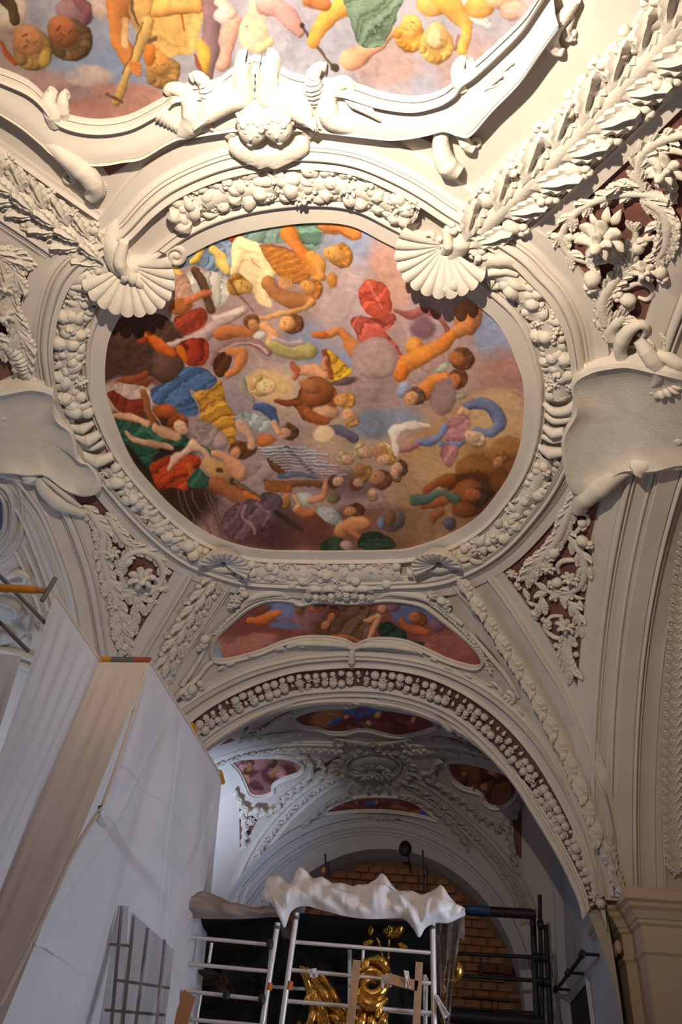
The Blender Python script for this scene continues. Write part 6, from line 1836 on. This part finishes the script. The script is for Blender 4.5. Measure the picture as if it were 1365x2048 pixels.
pole('orange_ledger', pt(-60, 1172, 1, y0 - .1), pt(72, 1180, 1, y0 - .1), .038, ORANGE, sc)
pole('ledger_tip', pt(72, 1180, 1, y0 - .1), pt(92, 1182, 1, y0 - .1), .03, mat('tan_tube', (.35, .18, .08), .6), sc)
pole('bracket', pt(84, 1202, 1, y0 - .12), pt(111, 1156, 1, y0 - .12), .022, GREYP, sc)
pole('brace', pt(-30, 1122, 1, y0 + .5), pt(96, 1252, 1, y0 + .5), .022, GREYP, sc)
pole('brace', pt(-30, 1216, 1, y0 + .5), pt(56, 1302, 1, y0 + .5), .022, GREYP, sc)
# standards and ledgers inside the wrapping, seen faintly through the plastic
for (x, yb_, yt) in ((-3.35, 7.9, 4.9), (-3.3, 9.0, 4.9)):
    pass
pole('standard', (-3.55, 7.6, 0), (-3.45, 7.6, 5.2), .03, DARKM, sc)
pole('standard', (-3.35, 8.9, 0), (-3.25, 8.9, 5.2), .03, DARKM, sc)
for z in (2.2, 3.2, 4.2):
    pole('ledger', (-3.6, 7.5, z), (-3.15, 9.3, z), .025, DARKM, sc)
# seams, cords and folds taped on the outside of the sheet
def cord(name, px, A, Bq, C, r, m, parent, lift=.03):
    """line drawn on the plane through three points"""
    A, Bq, C = Vector(A), Vector(Bq), Vector(C)
    n = (Bq - A).cross(C - A).normalized()
    P = []
    for x, y in spline(px, 14):
        d = Vector(rays([(x, y)])[0]); e = Vector(EYE)
        t = (A - e).dot(n) / d.dot(n)
        P.append(e + d * (t - .004 * t))
    return tube(name, P, [r], m, parent, 6)


cord('cord', [(238, 1532), (252, 1540), (290, 1580), (322, 1618), (352, 1650)], a2, f1_, b2, .010, TARP, sc)
cord('cord', [(356, 1674), (380, 1700), (420, 1742)], a2, f1_, b2, .008, TARP, sc)
cord('rolled_fold', [(194, 1632), (212, 1660), (238, 1700), (268, 1748), (300, 1796)], a2, f1_, b2, .035, SHEET, sc)
cord('rolled_fold', [(210, 1632), (228, 1664), (252, 1706), (280, 1750)], a2, f1_, b2, .022, SHEET, sc)
cord('cord', [(70, 1890), (92, 1894), (116, 1914), (150, 1944), (180, 1972)], a2, f1_, b2, .012, TARP, sc)
cord('seam', [(292, 1336), (276, 1400), (250, 1480), (234, 1530), (216, 1580), (205, 1610)], a1, a2, b2, .016, SHEETW, sc)
cord('seam', [(203, 1615), (150, 1700), (90, 1830), (0, 2010)], a1, a2, b2, .020, SHEETW, sc)
cord('tear', [(268, 1418), (262, 1440), (258, 1454)], a1, a2, b2, .010, DARKM, sc)
cord('tear', [(201, 1612), (199, 1620), (197, 1626)], a1, a2, b2, .018, DARKM, sc)
# things leaning inside, dark through the foil
t = thing('dark_frame_bundle', 'dark scaffold parts showing through the plastic beside the aluminium frame', 'scaffold', pt(290, 1960, 1, 9.6))
YB = 7.55
DIMP = mat('dull_grey_tube', (.33, .33, .35), .6, noise=.3, nscale=5)
for (x0, y0_, x1, y1_) in ((244, 1812, 222, 2060), (268, 1832, 244, 2060), (296, 1856, 270, 2060), (330, 1880, 312, 2060)):
    pole('upright', pt(x0, y0_, 1, YB + .05), pt(x1, y1_, 1, YB + .05), .016, DIMP, t)
for (x0, y0_, x1, y1_) in ((200, 1886, 262, 1892), (232, 1960, 340, 1976), (210, 2020, 330, 2030)):
    pole('crossbar', pt(x0, y0_, 1, YB + .05), pt(x1, y1_, 1, YB + .05), .012, DIMP, t)
FILMG = mat('half_clear_grey_film', (.40, .39, .40), .5, noise=.5, nscale=3, bump=.3, bscale=4, alpha=.5)  # half-transparent grey film hung before the poles
patch('grey_film', pt(238, 1812, 1, YB), pt(258, 1812, 1, YB), pt(196, 2060, 1, YB), pt(246, 2060, 1, YB), FILMG, t, 12, 50, .03, 21)
patch('grey_film', pt(262, 1822, 1, YB), pt(348, 1900, 1, YB), pt(238, 2060, 1, YB), pt(330, 2060, 1, YB), FILMG, t, 20, 40, .04, 22)

# ---- left aisle vault seen past the arch
t = thing_px('aisle_ceiling_medallion', 'blue oval aisle ceiling medallion in rounded white mouldings at the left edge', 'medallion', (0, 1040))
BLUEF = mat('slate_blue_fresco', (.10, .12, .24), .8, noise=.4, nscale=6)
bx, by = -30, 1030
def rr_(w, h, n=40, p=2.6):
    out = []
    for a in np.linspace(0, 2 * math.pi, n, endpoint=False):
        c, s = math.cos(a), math.sin(a)
        out.append((bx + w * np.sign(c) * abs(c) ** (2 / p), by + h * np.sign(s) * abs(s) ** (2 / p)))
    return out
plate('painted_field', rr_(36, 46), (bx, by), [(0, .02), (.6, .02), (1, .01)], BLUEF, t)
frame_roll('inner_moulding', rr_(42, 54), 10, .06, t); frame_roll('outer_moulding', rr_(58, 72), 15, .08, t)
frame_roll('border_moulding', rr_(76, 92), 10, .05, t)
t = thing_px('aisle_relief', 'bluish stucco relief and curved mouldings at the left edge above the sheets', 'stucco ornament', (40, 1240))
plate('relief_field', [(-40, 1185), (20, 1178), (58, 1200), (66, 1240), (50, 1272), (0, 1290), (-40, 1290)], (10, 1236), [(0, .06), (.7, .05), (.95, .07), (1, 0)], ORN_G, t)
stem('scroll', [(20, 1150), (40, 1140), (56, 1150), (50, 1164)], [6, 8, 7, 4], t, 1, 1.0)
stem('scroll', [(-20, 1200), (10, 1194), (36, 1206), (40, 1226), (20, 1232)], [6, 9, 9, 7, 4], t, 1, 1.2, ORN_G)
for (x, y, s, a) in ((30, 1250, 15, 40), (50, 1222, 12, 100), (0, 1262, 15, 0), (64, 1262, 12, 60), (10, 1166, 12, 20), (80, 1236, 10, 70)): put(UG['leaf'], 'leaf', t, (x, y), s, a, 1, lift=.9)
stem('moulding', [(-40, 1292), (0, 1296), (40, 1304), (80, 1320)], [7, 8, 7, 6], t, 1, .7); stem('moulding', [(-40, 1312), (0, 1316), (40, 1326), (80, 1344)], [5, 6, 6, 5], t, 1, .7)
stem('moulding', [(30, 1098), (54, 1150), (74, 1200), (86, 1240)], [3, 3, 3, 3], t, 1, .9); stem('moulding', [(48, 1090), (66, 1130), (84, 1178), (98, 1220)], [3, 3, 3, 3], t, 1, .9)

# ================================================================ ALUMINIUM SCAFFOLD AT THE BOTTOM
YS = 9.1
def frame(name, label, top_l, bot_l, top_r, bot_r, rungs, inner, orange):
    t = thing(name, label, 'scaffold', (pt(*bot_l, 1, YS) + pt(*bot_r, 1, YS)) / 2, 'aluminium scaffold frames at the bottom of the photo')
    for a, b in ((top_l, bot_l), (top_r, bot_r)):
        A, Bq = pt(*a, 1, YS), pt(*b, 1, YS)
        Bq = A + (Bq - A) * 1.6
        pole('standard', A, Bq, .030, ALU, t, 12)
        tube('collar', [A + (Bq - A) * q for q in (.02, .03, .04)], [.036], GREYP, t, 12, N=np.tile([.05, 1, .03], (3, 1)))
    for (x0, y0_, x1, y1_) in rungs: pole('rung', pt(x0, y0_, 1, YS), pt(x1, y1_, 1, YS), .020, ALU, t)
    for (x0, y0_, x1, y1_) in inner: pole('short_upright', pt(x0, y0_, 1, YS + .02), pt(x1, y1_, 1, YS + .02), .017, ALU, t)
    for (x, y, xx, yy) in orange: pole('orange_marker', pt(x, y, 1, YS), pt(xx, yy, 1, YS), .034, mat('orange_tape', (.55, .13, .03), .5) if 'orange_tape' not in MATS else MATS['orange_tape'], t)
    return t


fa = frame('scaffold_bay', 'left aluminium scaffold frame with four rungs under the grey fleece cover', (317, 1822), (250, 2060), (556, 1846), (523, 2060),
      [(304, 1867, 548, 1890), (290, 1920, 543, 1943), (276, 1972, 536, 2000), (262, 2029, 530, 2052)], [(424, 1886, 418, 1926), (402, 1990, 392, 2048)], [(540, 1966, 537, 1981)])
fb = frame('scaffold_bay', 'right aluminium scaffold frame under the crumpled white tarpaulin', (594, 1826), (562, 2060), (866, 1846), (869, 2060),
      [(590, 1884, 866, 1906), (583, 1940, 866, 1967), (574, 2002, 867, 2026)], [(727, 1901, 726, 1926), (855, 1956, 852, 2060)], [(581, 1963, 578, 1980)])
# rear frame partly hidden in the dark
t = thing('scaffold_bay', 'rear aluminium scaffold frame standing in the dark behind the front pair', 'scaffold', pt(600, 2050, 1, 10.2), 'aluminium scaffold frames at the bottom of the photo')
for (a, b) in (((545, 1880), (528, 2060)), ((700, 1900), (700, 2060)), ((850, 1950), (852, 2060))): pole('standard', pt(*a, 1, 10.1), pt(*b, 1, 10.1), .025, ALU, t)
for (a, b) in (((542, 1973), (640, 1980)), ((640, 2008), (860, 2030)), ((600, 1940), (850, 1966))): pole('rung', pt(*a, 1, 10.1), pt(*b, 1, 10.1), .018, ALU, t)
for (x, y, lab) in ((340, 1976, 'dark clamp on the third rung, beside the cardboard sheet'), (453, 1990, 'dark clamp on the third rung, under the brown wrapping'), (540, 1888, 'dark clamp at the right end of the top rung of the left scaffold'), (524, 1998, 'dark clamp at the right end of the third rung of the left scaffold')):
    q = thing('scaffold_clamp', lab, 'clamp', pt(x, y, 1, YS - .03), 'clamps on the aluminium scaffold')
    tube('jaw', [pt(x, y - 9, 1, YS - .03), pt(x, y, 1, YS - .03), pt(x, y + 9, 1, YS - .03)], [.03, .04, .03], DARKM, q, 8, N=np.tile([.05, 1, .03], (3, 1)))


def drape(name, top, bot, yf, depth, m, parent, n=70, bulge=.10, seed=2, amp=.05):
    """sheet thrown over a frame: hangs down in front, runs back over the top"""
    T_, B_ = spline(top, n), spline(bot, n)
    r = np.random.RandomState(seed)
    rows = []
    for k, q in enumerate(np.linspace(0, 1, 16)):
        px = B_ * (1 - q) + T_ * q
        P = on_plane(px, 1, yf)
        P[:, 1] -= bulge * math.sin(q * math.pi) * (1 - .3 * q) - q * .12
        rows.append(P)
    topP = rows[-1]
    for k in range(1, 9):
        P = topP.copy(); P[:, 1] += depth * k / 8; P[:, 2] -= .10 * (k / 8) ** 2 + .03 * math.sin(k * 1.3)
        rows.append(P)
    V = np.array(rows)
    i, j = np.meshgrid(np.arange(V.shape[0]), np.arange(n), indexing='ij')
    d = 0
    for k in range(8):
        d = d + np.sin(i * r.uniform(-.7, .7) + j * r.uniform(.1, .55) + r.uniform(0, 6) + 1.5 * np.sin(j * .11 + k)) * r.uniform(.3, 1)
    e = np.minimum(1, i / 3.0)
    cr = 0
    for k in range(6):
        cr = cr + 1.0 - 2.2 * np.abs(np.sin(i * r.uniform(-.3, .3) + j * r.uniform(.04, .2) + r.uniform(0, 6))) ** .6
    d = d * .55 + cr * .8
    V[..., 1] += d * amp * .6 * e
    V[..., 2] += np.roll(d, 7, 1) * amp * .22 * (i > 10)
    V[..., 0] += np.roll(d, 3, 0) * amp * .15 * e
    return mesh_obj(name, V.reshape(-1, 3), grid_faces(V.shape[0], n), m, parent, True, 0)


t = thing('fleece_cover', 'grey fleece cover sagging over the left scaffold frame', 'cover', pt(430, 1810, 1, YS))
drape('cover', [(299, 1806), (308, 1786), (330, 1777), (372, 1776), (410, 1776), (436, 1784), (462, 1798), (500, 1806), (540, 1808), (572, 1816)], [(300, 1824), (318, 1824), (345, 1822), (372, 1832), (400, 1837), (440, 1838), (480, 1838), (520, 1836), (550, 1834), (575, 1840)], YS - .06, .9, TARPG, t, 60, .10, 4, .03)
patch('underside', pt(322, 1824, 1, YS + .05), pt(560, 1834, 1, YS + .05), pt(392, 1874, 1, YS + .5), pt(566, 1892, 1, YS + .5), BLACKC, t, 20, 14, .04, 3)  # black cloth stands in for the shade in the opening below the cover
t = thing('tarpaulin', 'crumpled white tarpaulin thrown over the right scaffold frame', 'cover', pt(730, 1800, 1, YS))
drape('sheet', [(526, 1796), (534, 1752), (556, 1744), (580, 1756), (604, 1729), (636, 1748), (690, 1758), (730, 1766), (752, 1752), (768, 1740), (790, 1762), (826, 1778), (846, 1784), (866, 1768), (882, 1766), (906, 1788), (932, 1808)],
      [(540, 1806), (556, 1822), (569, 1856), (584, 1822), (610, 1812), (650, 1822), (700, 1834), (740, 1838), (780, 1837), (808, 1838), (826, 1856), (839, 1875), (852, 1856), (872, 1846), (896, 1846), (916, 1838), (932, 1830)], YS - .14, 1.0, TARP, t, 150, .10, 7, .034)
patch('underside', pt(596, 1826, 1, YS + .1), pt(866, 1846, 1, YS + .1), pt(596, 1900, 1, YS + 1.0), pt(900, 1900, 1, YS + 1.0), BLACKC, t, 24, 14, .04, 5)
t = thing('film_strip', 'torn strip of clear film hanging from the right end of the tarpaulin', 'cover', pt(905, 1900, 1, YS + .1))
patch('film', pt(872, 1840, 1, YS + .1), pt(926, 1826, 1, YS + .1), pt(876, 2060, 1, YS + .1), pt(898, 2060, 1, YS + .1), mat('brown_film', (.13, .10, .09), .35, noise=.4, nscale=5, alpha=.25, bump=.4, bscale=8), t, 16, 40, .08, 8)
t = thing('paper_strip', 'white paper strip dangling right of the scaffold at the bottom', 'paper', pt(888, 2018, 1, YS - .1))
patch('sheet', pt(866, 1984, 1, YS - .035), pt(878, 1992, 1, YS - .035), pt(888, 2040, 1, YS - .06), pt(900, 2030, 1, YS - .06), TARP, t, 8, 14, .04, 9)

# dark shrouded altarpiece behind
t = thing('shrouded_altarpiece', 'black shrouded bulk standing behind the scaffold frames', 'cover', pt(620, 2040, 1, 10.9))
drape('shroud', [(392, 1900), (420, 1876), (470, 1866), (540, 1872), (590, 1850), (650, 1852), (720, 1860), (800, 1858), (850, 1870), (884, 1880)], [(378, 2080), (420, 2080), (470, 2080), (540, 2080), (590, 2080), (650, 2080), (720, 2080), (800, 2080), (850, 2080), (884, 2080)], 10.6, .8, BLACKC, t, 70, .25, 11, .10)
t = thing('wrapped_bundle', 'crumpled brown wrapping paper hanging behind the left scaffold rungs', 'wrapping', pt(430, 1950, 1, 9.6))
drape('paper', [(386, 1956), (404, 1942), (424, 1936), (446, 1940), (458, 1950), (466, 1960)], [(384, 1968), (400, 1962), (420, 1958), (436, 1960), (450, 1996), (464, 1992)], 9.6, .25, BROWNC, t, 40, .12, 6, .06)
t = thing('cardboard_sheet', 'orange brown cardboard sheet leaning on the lower left rungs', 'cardboard', pt(362, 2040, 1, YS - .1))
V = [pt(368, 1979, 1, YS - .08), pt(390, 1993, 1, YS - .08), pt(366, 2080, 1, YS - .08), pt(322, 2080, 1, YS - .08)]
Vb = [v + Vector((0, .03, 0)) for v in V]
mesh_obj('panel', V + Vb, [(0, 3, 2, 1), (4, 5, 6, 7), (0, 1, 5, 4), (1, 2, 6, 5), (2, 3, 7, 6), (3, 0, 4, 7)], CARD, t, False)


def batten(name, label, pts, w, parent=None, cat='batten'):
    A, Bq = pt(*pts[0], 1, YS - .12), pt(*pts[1], 1, YS - .12)
    d = (Bq - A).normalized(); s = d.cross(Vector((0, 1, 0))).normalized() * w; n = Vector((0, .05, 0))
    V = [A - s, A + s, Bq + s, Bq - s]; V += [v + n for v in V]
    o = mesh_obj(name, V, [(0, 1, 2, 3), (7, 6, 5, 4), (0, 4, 5, 1), (1, 5, 6, 2), (2, 6, 7, 3), (3, 7, 4, 0)], WOOD, parent, False)
    if label: tag(o, label, cat)
    return o


t = thing('wooden_frame', 'raw pine batten frame clamped in front of the right scaffold rungs', 'frame', pt(770, 2030, 1, YS - .12))
batten('batten', None, ((714, 1920), (697, 2080)), .038, t); batten('batten', None, ((839, 1924), (832, 2080)), .036, t)
batten('crosspiece', None, ((776, 1956), (836, 1972)), .045, t)
t = thing('paper_tag', 'white paper scrap stuck to the wooden crosspiece', 'paper', pt(816, 1956, 1, YS - .2))
patch('sheet', pt(808, 1940, 1, YS - .13), pt(818, 1942, 1, YS - .13), pt(812, 1974, 1, YS - .13), pt(823, 1978, 1, YS - .13), TARP, t, 6, 10, .03, 10)

# ---- gilded carvings
def gilded(name, label, centre, strands, leaves, y, cat='gilded carving'):
    t = thing(name, label, cat, pt(*centre, 1, y))
    for p, r in strands:
        C = spline(p, 6 * len(p)); P = on_plane(C, 1, y)
        P[:, 1] += .05 * np.sin(np.linspace(0, 7, len(P)))
        tube('gilt_strand', P, [q * .0062 for q in r], GOLD, t, 8, N=np.tile([.02, 1, .02], (len(P), 1)))
    for x, yy, s, a in leaves:
        P = pt(x, yy, 1, y - .05); aa = math.radians(-a); sc_ = s * .0062
        o = bpy.data.objects.new('gilt_leaf', GU['leaf']); COL.objects.link(o); o.parent = t; o.matrix_parent_inverse = parent_inv(t)
        o.matrix_basis = Matrix(((math.cos(aa) * sc_, -math.sin(aa) * sc_, 0, P[0]), (0, 0, -sc_, P[1]), (math.sin(aa) * sc_, math.cos(aa) * sc_, 0, P[2]), (0, 0, 0, 1)))
    return t


GU = make_units(GOLD, '_gilt_mesh')
gilded('gilded_scroll', 'gilded carved bundle of strands behind the left batten', (650, 2010), [
    ([(612, 1936), (622, 1950), (640, 1972), (658, 2000), (672, 2030)], [5, 9, 9, 8, 5]), ([(606, 1944), (618, 1966), (636, 1996), (650, 2030), (660, 2060)], [5, 8, 9, 8, 6]), ([(626, 1940), (646, 1954), (664, 1980), (680, 2010), (696, 2028)], [4, 6, 6, 5, 4]),
    ([(614, 1960), (622, 1990), (628, 2020), (622, 2048), (606, 2056), (598, 2044)], [6, 8, 8, 8, 6, 4]), ([(644, 2060), (652, 2040), (668, 2034), (680, 2048), (676, 2066)], [6, 8, 8, 7, 5])],
    [(612, 1942, 12, 200), (676, 2020, 12, 40), (628, 1990, 12, 80), (640, 2036, 14, 60), (616, 1998, 12, 120), (686, 2036, 10, 0), (690, 2054, 12, 60)], YS + .1)
gilded('gilded_scroll', 'large gilded C scroll carving beside the left pine batten', (742, 1990), [
    (spiral(744, 1970, 34, 8, 200, 1.35, 22), [8, 10, 9, 7, 5]), ([(722, 1932), (730, 1950), (724, 1980), (728, 2004), (750, 2012), (772, 1996)], [6, 8, 9, 10, 10, 7]), ([(716, 2010), (728, 2028), (722, 2050), (712, 2070)], [7, 9, 9, 6]),
    ([(736, 2012), (744, 2036), (740, 2066)], [6, 8, 6]), ([(760, 2008), (770, 2030), (764, 2048), (750, 2054)], [6, 7, 7, 5]), ([(726, 1926), (744, 1918), (766, 1926), (776, 1944)], [6, 8, 8, 6]), ([(702, 2070), (708, 2046), (722, 2030)], [8, 8, 5])],
    [(730, 1930, 13, 140), (768, 1930, 12, 40), (738, 1996, 12, 60), (758, 2020, 12, 100), (724, 2040, 13, 120), (748, 2050, 13, 70), (770, 2044, 10, 60), (716, 1990, 12, 100)], YS + .02)
gilded('gilded_finial', 'pair of gilded stems with a yellow flower head under the white tarpaulin', (780, 1880), [
    ([(776, 1930), (778, 1900), (780, 1874), (784, 1862)], [2.5, 2, 2, 2]), ([(766, 1926), (762, 1896), (752, 1872), (744, 1862)], [2.5, 2, 2, 2]), ([(772, 1862), (776, 1850), (790, 1846), (800, 1852), (796, 1866), (780, 1870)], [5, 8, 9, 9, 8, 5])],
    [(780, 1858, 14, 100), (792, 1856, 14, 60), (742, 1860, 10, 90), (738, 1885, 10, 160), (806, 1892, 10, 20)], YS + .35)
gilded('gilded_figure', 'small gilded knob and stem on the right of the scaffold before the brickwork', (900, 1960), [
    ([(888, 2012), (890, 1990), (886, 1970), (890, 1955)], [5, 6, 5, 5]), ([(898, 1960), (896, 1944), (906, 1932), (916, 1940), (914, 1956), (902, 1962)], [6, 9, 10, 10, 8, 6]), ([(892, 2012), (884, 2030), (892, 2060)], [4, 5, 4])],
    [(906, 1936, 10, 60), (888, 1980, 9, 100)], YS + .3)
for (px, lab) in (([(618, 1938), (634, 1936), (620, 1956), (636, 1954)], 'white wrapping strip tied round the gilded bundle'), ([(764, 1950), (784, 1946), (762, 1978), (784, 1974)], 'clear plastic wrap tied on the gilded C scroll')):
    t = thing('wrapping_strip', lab, 'wrapping', pt(*px[0], 1, YS - .05))
    patch('sheet', pt(*px[0], 1, YS - .06), pt(*px[1], 1, YS - .06), pt(*px[2], 1, YS - .06), pt(*px[3], 1, YS - .06), TARP, t, 8, 8, .05, 13)

# ================================================================ DARK TUBE SCAFFOLD BEFORE THE END WALL
YD = 14.6
t = thing('tube_scaffold', 'dark steel tube scaffold standing before the brick niche at the right', 'scaffold', pt(1075, 2048, 1, YD))
pole('beam', pt(925, 1820, 1, YD - 1), pt(1066, 1828, 1, YD - 1), .075, DARKM, t)
pole('blue_sleeve', pt(936, 1818, 1, YD - 1.1), pt(980, 1822, 1, YD - 1.1), .07, BLUEP, t)
for (a, b, r) in (((1066, 1826), (1076, 2070), .05), ((1092, 1850), (1104, 2070), .04), ((1080, 1790), (1086, 2070), .035), ((962, 1912), (962, 1950), .02)): pole('standard', pt(*a, 1, YD), pt(*b, 1, YD), r, DARKM, t)
for (a, b, r) in (((905, 1906), (1078, 1915), .03), ((895, 1950), (1082, 1962), .03), ((880, 2030), (1090, 2046), .10), ((890, 2014), (1080, 2026), .02)): pole('ledger', pt(*a, 1, YD), pt(*b, 1, YD), r, DARKM, t)
for (x, y) in ((1066, 1828), (1074, 1915), (1078, 1962), (1088, 1916), (1094, 1965), (1082, 1850)): tube('coupler', [pt(x - 6, y, 1, YD - .05), pt(x, y, 1, YD - .05), pt(x + 6, y, 1, YD - .05)], [.07], DARKM, t, 8)
for lab, xs_ in (('thin black steel rod with an orange mark before the brick lunette, left one', ((651, 1708, 652, 1752), (656, 1724, 659, 1752))), ('pair of thin black steel rods before the brick lunette, right group', ((846, 1700, 848, 1786), (853, 1726, 856, 1784), (836, 1740, 837, 1780)))):
    t = thing('steel_rod', lab, 'rod', pt(xs_[0][0], 1750, 1, 13.2))
    for (x0, y0_, x1, y1_) in xs_: pole('rod', pt(x0, y0_, 1, 13.2), pt(x1, y1_, 1, 13.2), .016, DARKM, t)
    if 'orange' in lab: pole('orange_mark', pt(648, 1736, 1, 13.1), pt(648, 1746, 1, 13.1), .03, ORANGE, t)
t = thing('wall_stain', 'small dark round lump added for a stain high on the plaster above the bricks', 'stain', pt(811, 1697, 1, YW * K - .1))  # solid dark lump added where the plaster has only a dark stain
P = pt(811, 1697, 1, YW * K - .12)
mesh_obj('stain_body', *sphere_vf(14, 8, .14, lambda p, a, b: p * np.array([.95, .6, 1.15]), tuple(P)), DARKM, t)
tube('bracket', [P + Vector((.05, .0, -.1)), P + Vector((.08, .05, -.2)), P + Vector((.08, .12, -.28))], [.02], DARKM, t, 6)  # tail of the added stain lump
